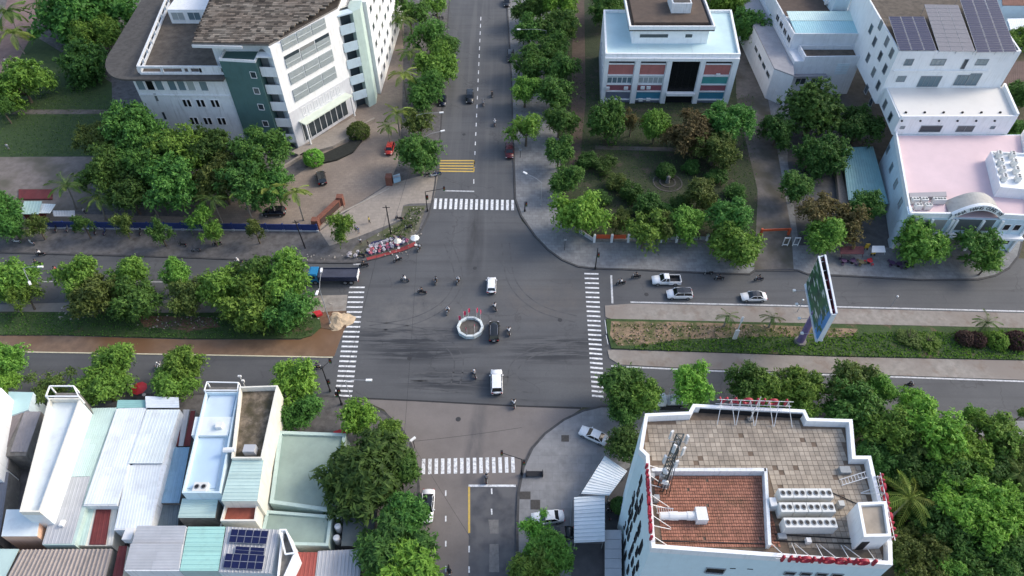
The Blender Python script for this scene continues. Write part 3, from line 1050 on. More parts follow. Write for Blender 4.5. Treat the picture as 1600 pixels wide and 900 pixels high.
ring(MB(), PH2, .35, 16.1, 17.0).build('penthouse_parapet', WHITE2, bk, True)
MB().prism([(28.6, 153), (46, 153), (46.3, 172), (29, 172)], 16.1, 16.9).build('penthouse_roof', BROWNROOF, bk, True)
MB().box(40.2, 160.5, 16.9, 4.6, 6, 2.4).build('roof_hatch_room', WHITE, bk, True)
MB().box(40.2, 160.5, 19.3, 3.9, 5.2, .12).build('roof_hatch_deck', LEDGE, bk, True)
for s, w_ in ((5, 6.6), (13.2, 1.6)):
    slab_on_wall(bk, 'strip_window', PH[0], PH[1], s - w_ / 2, s + w_ / 2, 13.9, 14.7, .05, GLASS)
bays = [(952, 991.6), (1002, 1041), (1051, 1094), (1103.6, 1144)]
for k, (ua, ub) in enumerate(bays):
    sa, _ = wallpt(B0, B1, ua, 96)
    sb, _ = wallpt(B0, B1, ub, 96)
    if k == 2:
        g = slab_on_wall(bk, 'dark_glazing', B0, B1, sa, sb, 3.2, 11.3, .05, BLACKG)
        for i in range(1, 4):
            slab_on_wall(bk, 'glazing_bar', B0, B1, sa + (sb - sa) * i / 4 - .03, sa + (sb - sa) * i / 4 + .03, 3.2, 11.2, .07, BLACKM)
        slab_on_wall(bk, 'porch_lintel', B0, B1, sa - .2, sb + .2, 2.6, 3.2, 1.2, WHITE2)
        slab_on_wall(bk, 'entrance', B0, B1, sa, sb, 0, 2.6, .04, DARKVOID)
        continue
    bands = [(10.7, 11.3, DARKVOID), (7.75, 10.5, REDP), (5.35, 7.1, (GLASSB, GLASSB, 0, TEALP)[k]), (3.45, 4.9, MAROON if k != 0 else MAROON), (1.2, 3.0, (GREYP, BLUEP, 0, BLUEP)[k]), (.1, .8, GREYP)]
    for z0, z1, mt in bands:
        slab_on_wall(bk, 'bay_panel', B0, B1, sa, sb, z0, z1, .04, mt)
        slab_on_wall(bk, 'sill', B0, B1, sa, sb, z0 - .3, z0 - .02, .3, WHITE2)
    if k < 2:
        for i in range(5):
            s = sa + (sb - sa) * (i + .5) / 5
            win(bk, B0, B1, s, 6.2, 1.2, 1.6, gl=GLASSB if not (k == 1 and i == 2) else BLACKG)
# ribs between the bays
for ua, ub in ((945, 951), (992.6, 1001), (1042, 1050), (1095, 1102.5), (1145, 1154)):
    sa = max(.02, wallpt(B0, B1, ua, 96)[0])
    sb = min(31.15, wallpt(B0, B1, ub, 96)[0])
    slab_on_wall(bk, 'pier', B0, B1, sa, sb, 0, 12.1, .55, WHITE2)
slab_on_wall(bk, 'fascia', B0, B1, .01, 31.1, 11.4, 12.15, .6, WHITE2)
for i, (s, z) in enumerate(((.8, 4.1), (5.2, 4.1), (9.2, 4.2), (10.6, 4.2), (26.5, 7.6), (9.2, .9), (11, 1.0))):
    tag(slab_on_wall(None, 'air_conditioner', B0, B1, s, s + .95, z, z + .65, .45, FRAMEW, off=.31) if False else MB().box(B0[0] + s + .5, 145.1, z, .95, .4, .65).build('air_conditioner', FRAMEW, bk, True))
for i in range(3):
    win(bk, BP[0], BP[3], 4 + i * 6, 7, 1.6, 1.4)

# ================================================================ grey-white house block behind the round tree
gb = thing('apartment_building', 'weathered lilac-white building with aqua roof sheets behind the round tree', 'building', (75, 160, 0))
G0, G1 = (67.4, 149.0), (83.2, 149.4)
MB().prism([G0, G1, (85, 190), (67.4, 190)], 0, 9.2).build('wall', LILAC, gb, True)
ring(MB(), [(69.6, 149.02), (83.1, 149.35), (84.4, 154.6), (69.6, 154.6)], .3, 9.2, 10.4).build('terrace_parapet', LILAC, gb, True)
MB().prism([(69.9, 149.4), (82.8, 149.7), (83.6, 154.3), (69.9, 154.3)], 9.2, 9.3).build('terrace_deck', DARKDECK, gb, True)
U = [(67.6, 154.7), (84.6, 154.7), (85.0, 184), (67.6, 184)]
MB().prism(U, 9.2, 12.6).build('upper_wall', LILAC, gb, True)
ring(MB(), U, .3, 12.6, 13.2).build('parapet', WHITE, gb, True)
a = [(68.2, 155.2), (84, 155.2), (84.2, 160.4), (68.2, 160.4)]
corr(z3(a, (13.0, 13.0, 13.5, 13.5)), .6).build('roof_sheet', M('aqua_sheet', (.36, .60, .64), .45, .06, .5), gb, True)
a = [(68.2, 160.5), (84.2, 160.5), (84.3, 164.6), (68.2, 164.6)]
corr(z3(a, (13.55, 13.55, 13.95, 13.95)), .6).build('roof_sheet', M('pale_aqua_sheet', (.56, .72, .68), .45, .06, .5), gb, True)
MB().prism([(68.2, 164.8), (84.3, 164.8), (84.5, 176), (68.2, 176)], 12.6, 12.75).build('roof_deck', BROWNROOF, gb, True)
MB().box(76, 178, 12.6, 16, 2.5, 2.2).build('roof_room', BLUEW, gb, True)
WG = [(62.4, 147.5), (66.2, 144.2), (67.3, 149), (67.3, 190), (62.4, 190)]
MB().prism(WG, 0, 8.0).build('side_wing', LILAC, gb, True)
MB().prism(WG, 8.0, 8.3).build('wing_roof', M('wing_roof_grey', (.36, .35, .36), .9, .15, .6), gb, True)
for i in range(4):
    win(gb, WG[0], WG[4], 2.5 + 4 * i, 5.2, 3.0, 1.3, gl=GLASS)
    win(gb, (67.6, 154.7), (67.6, 184), 2 + 3.5 * i, 10.9, 2.4, 1.5, gl=BLACKG, mull=1)
for i in range(7):
    slab_on_wall(gb, 'louvre', G0, G1, 10.6, 13.6, 8.2 - i * .42, 8.4 - i * .42, .08, BLUEW)
slab_on_wall(gb, 'awning', G0, G1, .5, 8.6, 5.6, 5.9, 1.3, GSHEET)
for s in (3, 6.8):
    win(gb, G0, G1, s, 3.9, 2.6, 1.8, gl=GLASS, mull=1)
tk = thing('water_tank', 'white horizontal water tank on the brown deck of the aqua-roofed building', 'tank', (81, 170, 12.75))
MB().tube((-1.4, 0, 1.0), (1.4, 0, 1.0), .75, n=12).build('cylinder_body', STEELW, tk, smooth=False).name = 'vessel'
MB().box(-.8, 0, 0, .2, 1.2, .5).box(.8, 0, 0, .2, 1.2, .5).build('stand', STEELG, tk)

# ================================================================ hotel / restaurant at the right edge
ht = thing('restaurant_building', 'tall white stepped restaurant building with pink terrace and curved sign front', 'building', (90, 110, 0))
HL = [(74.0, 95.2), (97.0, 94.3), (108.3, 121.3), (81.0, 121.2)]
MB().prism(HL, 0, 8.0).build('wall', BLUEW, ht, True)
MB().prism(inset(HL, .4), 8.0, 8.1).build('terrace', PINK, ht, True)
p_ = MB()
p_.beam((74.15, 95.4), (81.1, 121.1), .35, 8.0, 9.1)
p_.beam((96.85, 94.5), (108.1, 121.1), .35, 8.0, 9.3)
s_l, z_l = wallpt(HL[0], HL[1], 1480, 345)
p_.beam((74.0, 95.35), (74.0 + s_l, 95.2), .4, 8.0, 9.1)
s_r, _ = wallpt(HL[0], HL[1], 1561, 348)
p_.beam((74.0 + s_r, 95.0), (97.0, 94.5), .4, 8.0, 9.1)
p_.build('terrace_parapet', WHITE2, ht, True)
# curved sign band
arc = MB()
N = 18
mid, half, zb, rise = (s_l + s_r) / 2, (s_r - s_l) / 2, 7.9, 2.35
pts = []
for i in range(N + 1):
    t = -1 + 2 * i / N
    zz = zb + rise * (math.cos(t * math.pi / 2) ** .9)
    pts.append((74.0 + mid + half * t, zz))
vs, fs = [], []
for (x, z) in pts:
    vs += [(x, 94.55, z), (x, 94.55, z + 1.25), (x, 95.25, z + 1.25), (x, 95.25, z)]
for i in range(N):
    for j in range(4):
        fs.append((4 * i + j, 4 * (i + 1) + j, 4 * (i + 1) + (j + 1) % 4, 4 * i + (j + 1) % 4))
arc.add(vs, fs)
arc.build('sign_arch', WHITE2, ht, True)
# vault behind the arch
vs, fs = [], []
for (x, z) in pts:
    vs += [(x, 95.3, min(z + .7, z + 1.0)), (x + 1.2, 99.6, z + .2), (x + 1.2, 99.6, 8.1)]
for i in range(N):
    fs += [(3 * i, 3 * i + 3, 3 * i + 4, 3 * i + 1), (3 * i + 1, 3 * i + 4, 3 * i + 5, 3 * i + 2)]
MB().add(vs, fs).build('vault', M('vault_concrete', (.42, .41, .38), .85, .15, .6, grime=.4), ht, True)
_gl = {}


def glyph(ch, size, ext, mat, off=0.):
    key = (ch, size, ext, mat.name)
    if key not in _gl:
        cu = bpy.data.curves.new('letter', 'FONT')
        cu.body = ch
        cu.size = size
        cu.extrude = ext
        cu.offset = off
        cu.resolution_u = 3
        cu.align_x = 'CENTER'
        tmp = bpy.data.objects.new('letter_source', cu)
        COL.objects.link(tmp)
        dg = bpy.context.evaluated_depsgraph_get()
        me = bpy.data.meshes.new_from_object(tmp.evaluated_get(dg))
        bpy.data.objects.remove(tmp)
        me.materials.clear()
        me.materials.append(mat)
        _gl[key] = me
    return _gl[key]


# lettering along the band, one upright letter after the other
txt = 'NHÀ HÀNG CUNG HỶ'
BLACKT = M('dark_letters', (.05, .055, .06), .5, .1, 2)
for i, chx in enumerate(txt):
    if chx == ' ':
        continue
    t = -.80 + 1.62 * i / (len(txt) - 1)
    zz = zb + rise * (math.cos(t * math.pi / 2) ** .9) + .3
    o = link('letter', glyph(chx, .95, .04, BLACKT), ht)
    sl2 = -rise * math.sin(t * math.pi / 2) * math.pi / 2 / half
    o.rotation_euler = (R(90), -math.atan(sl2), 0)
    o.location = (74.0 + mid + half * t - 90, 94.5 - 110, zz)
slab_on_wall(ht, 'arch_glazing', HL[0], HL[1], s_l + .8, s_r - .8, 5.2, 7.9, .05, GLASS)
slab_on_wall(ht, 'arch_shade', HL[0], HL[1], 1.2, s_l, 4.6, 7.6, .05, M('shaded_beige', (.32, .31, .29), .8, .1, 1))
slab_on_wall(ht, 'entrance', HL[0], HL[1], 1.5, 19, .1, 3.8, .04, GLASS)
slab_on_wall(ht, 'balcony_slab', HL[0], HL[1], .5, 22.6, 4.0, 4.5, 1.4, WHITE2)
for s in (.3, 4.6, 8.4, 9.1, 14, 17.5, 22.5):
    slab_on_wall(ht, 'column', HL[0], HL[1], s - .22, s + .22, 0, 7.9, .35, WHITE2, off=.06)
for s in (19.0, 20.9):
    for z in (2.6, 6.2):
        win(ht, HL[0], HL[1], s, z, 1.3, 1.5, gl=BLACKG)
# middle tier
HM = [(80.7, 121.25), (105.2, 121.4), (108.0, 133.4), (82.2, 133.4)]
MB().prism(HM, 8.0, 12.0).build('middle_wall', WHITE2, ht, True)
MB().prism(inset(HM, .3), 12.0, 12.1).build('middle_terrace', BEIGE, ht, True)
q_ = MB().beam((105.0, 121.6), (107.8, 133.2), .45, 12.0, 13.0)
q_.beam((80.9, 121.5), (105, 121.6), .4, 12.0, 12.5)
q_.build('middle_parapet', WHITE2, ht, True)
for u, v, w_, h_, ml in ((1454, 202, 4.6, 1.6, 0), (1508, 202, 3.6, 1.5, 1)):
    win_px(ht, HM[0], HM[1], u, v - 1, w_, h_, fr=FRAMEG, gl=GLASS, mull=ml)
for u in (1410, 1551):
    win_px(ht, HM[0], HM[1], u, 199, 1.0, .7, fr=FRAMEG, gl=GLASSB)
for i in range(6):
    s, z = wallpt(HM[0], HM[1], 1409 + 29 * i, 188)
    slab_on_wall(ht, 'bracket_lamp', HM[0], HM[1], s - .15, s + .15, z - .2, z + .1, .3, BLACKM)
    MB().box(*P(1415 + 29.5 * i, 176.5, 12.1), 12.1, .35, .35, .3).build('roof_drain', BLACKM, ht, True)
# top tier
HT = [(81.3, 132.9), (107.0, 132.9), (112, 166), (84.0, 166)]
MB().prism(HT, 8.0, 20.0).build('tower_wall', WHITE2, ht, True)
MB().prism(inset(HT, .4), 20.0, 20.1).build('tower_roof', DARKDECK, ht, True)
ring(MB(), HT, .35, 20.0, 20.7).build('tower_parapet', WHITE2, ht, True)
slab_on_wall(ht, 'string_course', HT[0], HT[1], .6, 21, 16.1, 16.35, .3, WHITE2)
for u, v, w_, h_, ml in ((1420, 97, 1.8, 1.5, 1), (1466, 97, 3.0, 1.5, 2), (1507, 100, .9, 2.3, 0), (1534, 97, 2.5, 1.4, 2), (1408, 123, 1.9, 1.4, 1), (1452, 127, 4.6, 2.6, 3), (1502, 125, 2.6, 2.5, 2), (1521, 124, 2.5, 2.9, 1)):
    win_px(ht, HT[0], HT[1], u, v, w_, h_, fr=FRAMEG, gl=GLASSB if v > 110 or u != 1507 else GLASS, mull=ml)
WA, WB = (81.15, 127.0), (83.9, 166)
for x, y_ in ((230, 160), (270, 265), (300, 340), (168, 185), (192, 265), (228, 358), (258, 440), (150, 368), (185, 460), (215, 545), (140, 570), (168, 655)):
    s, z = wallpt(HT[0], HT[3], 1320 + x / 4.09, y_ / 4.09)
    if s > .6:
        win(ht, HT[0], HT[3], s, z, 1.7, 2.0, fr=FRAMEG, gl=GLASS)
for x, y_ in ((258, 668), (292, 748)):
    s, z = wallpt(HM[0], HM[3], 1320 + x / 4.09, y_ / 4.09)
    win(ht, HM[0], HM[3], s, z, 1.7, 2.0, fr=FRAMEG, gl=GLASS)
for u, v in ((1380, 203), (1388, 233), (1393, 262), (1400, 287), (1407, 317)):
    s, z = wallpt(HL[0], HL[3], u, v)
    win(ht, HL[0], HL[3], s, z, 1.6, 1.9, fr=FRAMEG, gl=GLASSB)
MB().beam((74.1, 95.0), (74.6, 97.2), .9, 0, 8.9).build('corner_pier', BLUEW, ht, True)
MB().prism([(80.2, 166.2), (84, 166.2), (84, 185), (80.2, 185)], 0, 17).build('stair_block', BLUEW, ht, True)
# AC house on the terrace
AH = PP(10.2, (1553, 249), (1592, 249), (1640, 335), (1578, 335))
AH = [(92.7, 101), (99.6, 99.9), (104, 111.4), (96.2, 112.2)]
MB().prism(AH, 8.0, 10.0).build('plant_room', WHITE2, ht, True)
ring(MB(), AH, .25, 10.0, 10.5).build('plant_parapet', WHITE2, ht, True)


def panel_array(name, label, parentless, q, nu, nv, mat, cat='solar panels', lift=.35):
    """a rack of solar panels: every panel is a piece of its own"""
    root = thing(name, label, cat, (q[0][0], q[0][1], q[0][2]))
    o3 = Vector(q[0])
    c0 = [Vector(bil(q, (i + .03) / 1, 0)) for i in (0,)]
    shared = None
    ux = (Vector(q[1]) - Vector(q[0])) / nu
    vy = (Vector(q[3]) - Vector(q[0])) / nv
    fm = MB()
    a, b = ux * .96, vy * .95
    nrm = ux.cross(vy).normalized()
    def slab(A, B, o_, t0, t1, k):
        fm.k = k
        cs = [o_, o_ + A, o_ + A + B, o_ + B]
        fm.add([c + nrm * t0 for c in cs] + [c + nrm * t1 for c in cs], [(4, 5, 6, 7), (0, 1, 5, 4), (1, 2, 6, 5), (2, 3, 7, 6), (3, 0, 4, 7)])
    slab(a, b, ux * .02 + vy * .025, 0, .05, 1)
    for h in (0, 1):
        slab(a * .94, b * .455, ux * .05 + vy * (.045 + .475 * h), .05, .062, 0)
    me = fm.mesh('panel', [mat, ALU])
    for i in range(nu):
        for j in range(nv):
            d = ux * i + vy * j
            link('panel', me, root, d)
    st = MB()
    L = (Vector(q[3]) - Vector(q[0]))
    for s in (.02, .5, .98):
        d = ux * nu * s
        st.tube(d - nrm * .06, d + L - nrm * .06, .04, n=4)
        for e in (.02, .98):
            pt = d + L * e
            st.tube(pt - nrm * .05, (pt.x, pt.y, -lift), .04, n=4)
    st.build('rail', STEELG, root)
    return root


def quad3(z0, z1, a, b, c, d):
    return [(*P(*a, z0), z0), (*P(*b, z0), z0), (*P(*c, z1), z1), (*P(*d, z1), z1)]


panel_array('solar_array', 'dark blue solar panels at the left edge of the white restaurant roof', 1, quad3(20.9, 22.0, (1405, 79), (1464, 79), (1436, 24), (1388, 26)), 3, 8, PV, lift=.8)
panel_array('solar_array', 'dusty pale grey solar panels in the middle of the restaurant roof', 1, quad3(20.9, 22.6, (1467, 80), (1524, 81), (1496, 5), (1444, 7)), 3, 11, PV2, lift=.8)
panel_array('solar_array', 'dark blue solar panels at the right edge of the white restaurant roof', 1, quad3(20.9, 23.0, (1526, 82), (1589, 81), (1557, -8), (1497, -8)), 3, 13, PV, lift=.8)


ORD = ('first', 'second', 'third', 'fourth', 'fifth', 'sixth', 'seventh', 'eighth', 'ninth', 'tenth', 'eleventh', 'twelfth')


def condenser_mesh():
    b = MB().box(0, 0, .12, 1.25, .85, 1.15)
    b.box(-.5, 0, 0, .1, .7, .12).box(.5, 0, 0, .1, .7, .12)
    f = MB().tube((0, 0, 1.275), (0, 0, 1.31), .26, .24, n=10)
    g = MB().tube((0, 0, 1.312), (0, 0, 1.322), .18, n=8)
    h = MB()
    for i in range(6):
        h.box(0, -.381, .25 + i * .15, 1.1, .012, .05)
    return b.mesh('casing', M('condenser_white', (.66, .66, .63), .6, .08, 1.5, grime=.3)), f.mesh('fan', FRAMEG), g.mesh('hub', BLACKM), h.mesh('grille', FRAMEG)


CND = condenser_mesh()


def condenser(x, y, z, rz, label, group, s=1.):
    t = thing('condenser', label, 'air conditioner', (x, y, z), rz, group)
    t.scale = (s, s, s)
    c = link('casing', CND[0], t)
    for fx in (-.3, .3):
        f = link('fan', CND[1], t, (fx, 0, 0))
        link('hub', CND[2], f)
    link('grille', CND[3], t)
    return t


for i in range(4):
    for j in range(2):
        a = lerp((94.6, 103.6), (97.0, 110.8), i / 3)
        condenser(a[0] + j * 2.6, a[1] - .2 * j, 10.0, R(70), ORD[i] + ' condenser from the front in the ' + ('left', 'right')[j] + ' row on the restaurant plant room', 'condensers on the restaurant plant room')
for i, (u, v) in enumerate(((1431, 311), (1445, 311), (1464, 311), (1473, 311), (1436, 320), (1451, 320))):
    x, y = P(u, v, 9.2)
    condenser(x, y, 8.1, 0, ('first', 'second', 'third', 'fourth', 'front left', 'front right')[i] + (' condenser from the left in the back row behind the restaurant parapet' if i < 4 else ' of the two condensers standing forward behind the restaurant parapet'), 'condensers behind the restaurant parapet')
sh = tag(MB().prism(PP(8.9, (1420, 302), (1478, 300), (1479, 307), (1422, 309)), 8.1, 9.0).build('equipment_box', GSHEET), 'long grey equipment box behind the condensers on the pink terrace', 'box')

# ================================================================ sheds by the hotel
td = thing('shed', 'low shed with a plain teal sheet roof beside the white restaurant', 'shed', (74.5, 117, 0))
q = PP(2.6, (1315, 232), (1364, 230), (1389, 318), (1326, 312))
MB().prism(inset(q, .4), 0, 2.3).build('wall', CONC, td, True)
corr([(*q[0], 2.8), (*q[1], 2.8), (*q[2], 2.5), (*q[3], 2.5)], .7, .05).build('roof', TEALSHEET, td, True)
tag(MB().prism(PP(1.2, (1306, 262), (1314, 262), (1326, 318), (1312, 318)), 0, 1.2).build('brick_wall', M('tan_brickwork', (.33, .27, .22), .9, .25, 3)), 'tan brick wall along the left of the teal shed', 'wall')

# ---- far right background houses
bh = thing('house', 'low house with a rusty brown roof beyond the solar panels', 'house', (118, 168, 0))
q = PP(6, (1562, -10), (1640, -10), (1660, 10), (1566, 9))
MB().prism(q, 0, 6).build('wall', BLUEW, bh, True)
corr(z3([q[3], q[2], q[1], q[0]], (6.1, 6.1, 7, 7)), .8).build('roof', M('rusty_roof', (.20, .10, .075), .8, .25, .6), bh, True)
bh = thing('house', 'low house with a bright white metal roof right of the solar panels', 'house', (118, 150, 0))
q = PP(5, (1572, 32), (1680, 30), (1690, 50), (1580, 52))
MB().prism(q, 0, 5).build('wall', BLUEW, bh, True)
corr(z3([q[3], q[2], q[1], q[0]], (5.1, 5.1, 5.5, 5.5)), .8).build('roof', WSHEET, bh, True)
bh = thing('house', 'dark brown roofed shed right of the restaurant tower', 'shed', (120, 135, 0))
q = PP(3, (1570, 100), (1660, 96), (1680, 132), (1566, 136))
MB().prism(q, 0, 3).build('wall', CONC, bh, True)
corr(z3([q[3], q[2], q[1], q[0]], (3.1, 3.1, 3.5, 3.5)), .8).build('roof', M('brown_sheet', (.12, .08, .07), .8, .25, .6), bh, True)
# ================================================================ tall white building, south-east
tb = thing('office_tower', 'tall white building with tan and red tiled roof terraces and red rooftop letters', 'building', (27, 36, 0))
ZP = 22.6
out = PP(ZP, (1008, 646), (1076, 643), (1083, 631), (1258, 640), (1264, 653), (1332, 655), (1337, 712), (1361, 712), (1366, 735), (1394, 850), (1395, 883), (1018, 856), (1009, 712), (999, 702))
out[11] = (out[11][0], out[11][1])
MB().prism(out, 0, ZP - 1.2).build('wall', CYANW, tb, True)
ring(MB(), out, .42, ZP - 1.2, ZP).build('parapet', WHITE2, tb, True)
ZD = ZP - 1.2
TX0 = P(1198, 735, ZP)
def at0(u, v):
    return (*P(u, v, ZD + .1), ZD + .14)


# tan tiles: separate squares; a few are missing
NWc, NEc = P(1020, 655, ZD), P(1330, 665, ZD)
x0, x1 = out[12][0] + .6, out[9][0] + .2
y1 = out[3][1] - .5
y0 = out[10][1] + .7
divy = P(1100, 733, ZP)[1]
divx = TX0[0]


def inside(x, y, poly):
    c = False
    k = len(poly)
    for i in range(k):
        (xa, ya), (xb, yb) = poly[i], poly[(i + 1) % k]
        if (ya > y) != (yb > y) and x < (xb - xa) * (y - ya) / (yb - ya) + xa:
            c = not c
    return c


inn = inset(out, .75)
tm = MB()
rr = random.Random(3)
ts = .60
yy = y0
while yy < y1:
    xx = x0
    while xx < x1 + 2:
        if inside(xx, yy, inn) and not (xx < divx + .5 and yy < divy + .5) and rr.random() > .035:
            h = .05 + rr.uniform(0, .015)
            a = ts / 2 - .022
            tm.add([(xx - a, yy - a, ZD + h), (xx + a, yy - a, ZD + h), (xx + a, yy + a, ZD + h), (xx - a, yy + a, ZD + h),
                    (xx - a, yy - a, ZD + .006), (xx + a, yy - a, ZD + .006), (xx + a, yy + a, ZD + .006), (xx - a, yy + a, ZD + .006)],
                   [(0, 1, 2, 3), (4, 5, 1, 0), (5, 6, 2, 1), (6, 7, 3, 2), (7, 4, 0, 3)])
        xx += ts
    yy += ts
o = tm.build('deck_tiles', TAN, tb, True)
o['kind'] = 'stuff'
MB().prism(inset(out, .43), ZD, ZD + .004).build('deck_bed', GROUT, tb, True)
# divider wall round the red terrace, terrace lies lower behind it
d0, d1, d2 = (out[12][0] + .5, divy), (divx, divy), (P(1206, 862, ZP)[0], out[11][1] + .35)
dv = MB().beam(d0, d1, .4, ZD, ZP - .1)
dv.beam((d1[0], d1[1] + .2), d2, .35, ZD, ZP - .1)
dv.build('divider_wall', WHITE, tb, True)
rt = MB()
ca, cb = d0[0] + .2, d1[0] - .25
yb, yt = out[11][1] + .5, divy - .25
nu, nv = int((cb - ca) / .26), int((yt - yb) / .36)
rt = tiles([(ca, yb, ZD + .01), (cb, yb + .0, ZD + .01), (cb, yt, ZD + .01), (ca, yt, ZD + .01)], nu, nv, .05, .08, .03, .01, 4, .03)
o = rt.build('clay_tiles', CLAY, tb, True)
o['kind'] = 'stuff'
# windows: west wall pattern of slim dark slots, south wall
WW0, WW1 = out[12], out[11]
for (u, v) in ((1002, 751), (998, 768), (990, 784), (985, 797), (1003, 781), (996, 799), (988, 803), (984, 812), (977, 820), (1000, 823), (994, 840), (989, 855), (983, 838), (977, 850), (985, 866), (996, 862), (1001, 858), (1003, 852), (978, 868), (989, 878), (997, 884), (982, 890), (991, 893), (999, 830), (981, 828), (987, 823), (993, 808), (1000, 795), (991, 775), (995, 788)):
    s, z = wallpt(WW0, WW1, u, v)
    if 0 < s < 11 and z < 21:
        win(tb, WW0, WW1, s, z, .75, 1.8, fr=BLACKM, gl=BLACKG)
SW0, SW1 = out[11], out[10]
for u, v, w_, h_ in ((1117, 891, 2.1, 1.5), (1234, 895, 1.2, .9), (1259, 896, 1.2, .9), (1284, 897, 1.2, .9), (1308, 898, 1.2, .9)):
    win_px(tb, SW0, SW1, u, v, w_, h_, fr=FRAMEG, gl=BLACKG)
for u, v in ((1145, 888), (1172, 889)):
    s, z = wallpt(SW0, SW1, u, v)
    slab_on_wall(tb, 'vent_slot', SW0, SW1, s - .3, s + .3, z - .06, z + .06, .05, BLACKM)
slab_on_wall(tb, 'recess', (out[2][0] + .5, out[2][1] - .5), (out[3][0] - .5, out[3][1] - .5), .3, 12.6, ZD + .12, ZD + .95, .06, DARKVOID)
mb = MB().beam((TX0[0] + .7, out[10][1] + 1.5), (out[10][0] - 1.2, out[10][1] + 1.2), 1.5, ZD + .06, ZD + .1)
mb.build('stained_strip', DARKDECK, tb, True)
mb = MB()
for k, (a, b) in enumerate((((1210, 835), (1330, 842)), ((1210, 845), (1335, 850)), ((1020, 845), (1195, 850)), ((1300, 770), (1345, 790)))):
    mb.tube(at0(*a), at0(*b), .06, n=5)
mb.build('pipework', BLACKM, tb, True)
for k in range(4):
    tag(MB().box(*P((1222, 1262, 1320, 1312)[k], (838, 846, 735, 790)[k], ZD + .3), ZD + .06, (.9, .5, 1.2, .6)[k], (.6, .5, .8, .6)[k], (.4, .7, .5, .9)[k]).build('roof_clutter_box', (STEELG, STEELW, FRAMEG, STEELG)[k]), ('grey box under the front condenser row', 'white box at the red letter braces', 'dark box by the steel ladder frame', 'grey box left of the small roof house')[k], 'box')
# little stair house, bottom right
sh_ = PP(ZP + 2.2, (1340, 785), (1385, 783), (1393, 838), (1350, 839))
MB().prism(sh_, ZD, ZP + 1.6).build('stair_house', WHITE2, tb, True)
ring(MB(), sh_, .3, ZP + 1.6, ZP + 2.2).build('stair_house_parapet', WHITE2, tb, True)
MB().prism(inset(sh_, .35), ZP + 1.6, ZP + 1.75).build('stair_house_deck', TAN, tb, True)
slab_on_wall(tb, 'door', sh_[3], sh_[2], .3, 1.1, ZD, ZD + 2.1, .05, BLACKM)
# duct on the red terrace
dk = thing('exhaust_duct', 'white round exhaust duct with a square box lying on the red tiled terrace', 'duct', (*P(1075, 806, ZD + .6), ZD + .6))
k0 = Vector((*P(1031, 806, ZD + .6), ZD + .6)) - dk.location
k1 = Vector((*P(1087, 806, ZD + .6), ZD + .6)) - dk.location
st = MB()
for i in range(4):
    a, b = k0 + (k1 - k0) * (i / 4), k0 + (k1 - k0) * ((i + 1) / 4)
    MB().tube(a, b, .42 + .06 * (i % 2), .44 + .06 * (i % 2), 12).build('pipe_section', STEELW, dk)
MB().box(k1.x + .55, k1.y, -.5, 1.2, 1.5, 1.15).build('fan_box', STEELW, dk)
MB().box(k0.x + .4, 0, -.6, .2, .7, .3).box(k1.x - .4, 0, -.6, .2, .7, .3).build('support', STEELG, dk)
# condensers, three rows
for j, (ua, ub, v, lab) in enumerate(((1225, 1287, 775, 'back'), (1226, 1290, 797, 'middle'), (1233, 1293, 821, 'front'))):
    for i in range(4):
        x, y = P(ua + (ub - ua) * i / 3, v, ZD + 1.2)
        condenser(x, y, ZD + .06, 0, ORD[i] + ' condenser from the left in the ' + lab + ' row on the tan tiled roof', 'condensers on the tan tiled roof', 1.1).scale = (1.13, 1.25, 1.5)
tag(MB().box(*P(1206, 788, ZD + .7), ZD + .05, .7, 1.0, 1.3).build('pump_box', STEELW), 'white pump box at the left end of the condenser rows', 'box')


def lattice(mb, a, b, wd, n, r=.03):
    """triangular lattice mast from a to b"""
    a, b = Vector(a), Vector(b)
    d = b - a
    legs = [Vector((wd * math.cos(t), wd * math.sin(t), 0)) for t in (0.5, 2.6, 4.7)]
    for lg in legs:
        mb.tube(a + lg, b + lg * .8, r * 1.5, n=4)
    for i in range(n):
        t0, t1 = i / n, (i + 1) / n
        for k in range(3):
            l0, l1 = legs[k], legs[(k + 1) % 3]
            mb.tube(a + d * t0 + l0, a + d * t1 + l1, r, n=3)
            mb.tube(a + d * t1 + l0, a + d * t1 + l1, r, n=3)


mx, my = P(1034, 762, ZD)
tm_ = thing('antenna_mast', 'grey lattice telecom mast crowded with white panel antennas on the white building', 'antenna mast', (mx, my, ZD))
mb = MB()
MH = 11.5
lattice(mb, (0, 0, 0), (0, 0, MH), .5, 12, .05)
mb.build('lattice', M('dark_mast_steel', (.10, .115, .115), .5, .15, 3), tm_)
pl = MB()
for z in (MH * .62, MH * .9):
    pl.tube((-.9, 0, z), (.9, 0, z), .05, n=4).tube((0, -.9, z), (0, .9, z), .05, n=4)
pl.build('cross_arm', STEELG, tm_)
for i, (a, rr_, z) in enumerate(((.3, .95, MH * .9), (2.2, 1.0, MH * .9), (4.1, .95, MH * .9), (5.3, .9, MH * .85), (1.2, .85, MH * .6), (3.3, .85, MH * .6), (5.0, .85, MH * .62))):
    MB().box(rr_ * math.cos(a), rr_ * math.sin(a), z - .75, .32, .2, 1.5, a + 1.57).build('panel_antenna', STEELW, tm_)
for i, (a, z) in enumerate(((1.5, 3.2), (4.5, 2.6), (3.9, 4.8))):
    MB().tube((.5 * math.cos(a), .5 * math.sin(a), z), (.75 * math.cos(a), .75 * math.sin(a), z), .34, .36, 12).build('dish', STEELW, tm_)
MB().box(.2, -.3, .9, .6, .5, .9).box(-.35, .1, 2.2, .5, .4, .8).build('radio_box', STEELG, tm_)
cbx = MB()
for k in range(4):
    cbx.tube((.1 * k - .1, -.3, MH * .8), (.3 * k - .3, -.5 - .2 * k, .05), .04, n=4)
cbx.build('cable', BLACKM, tm_)
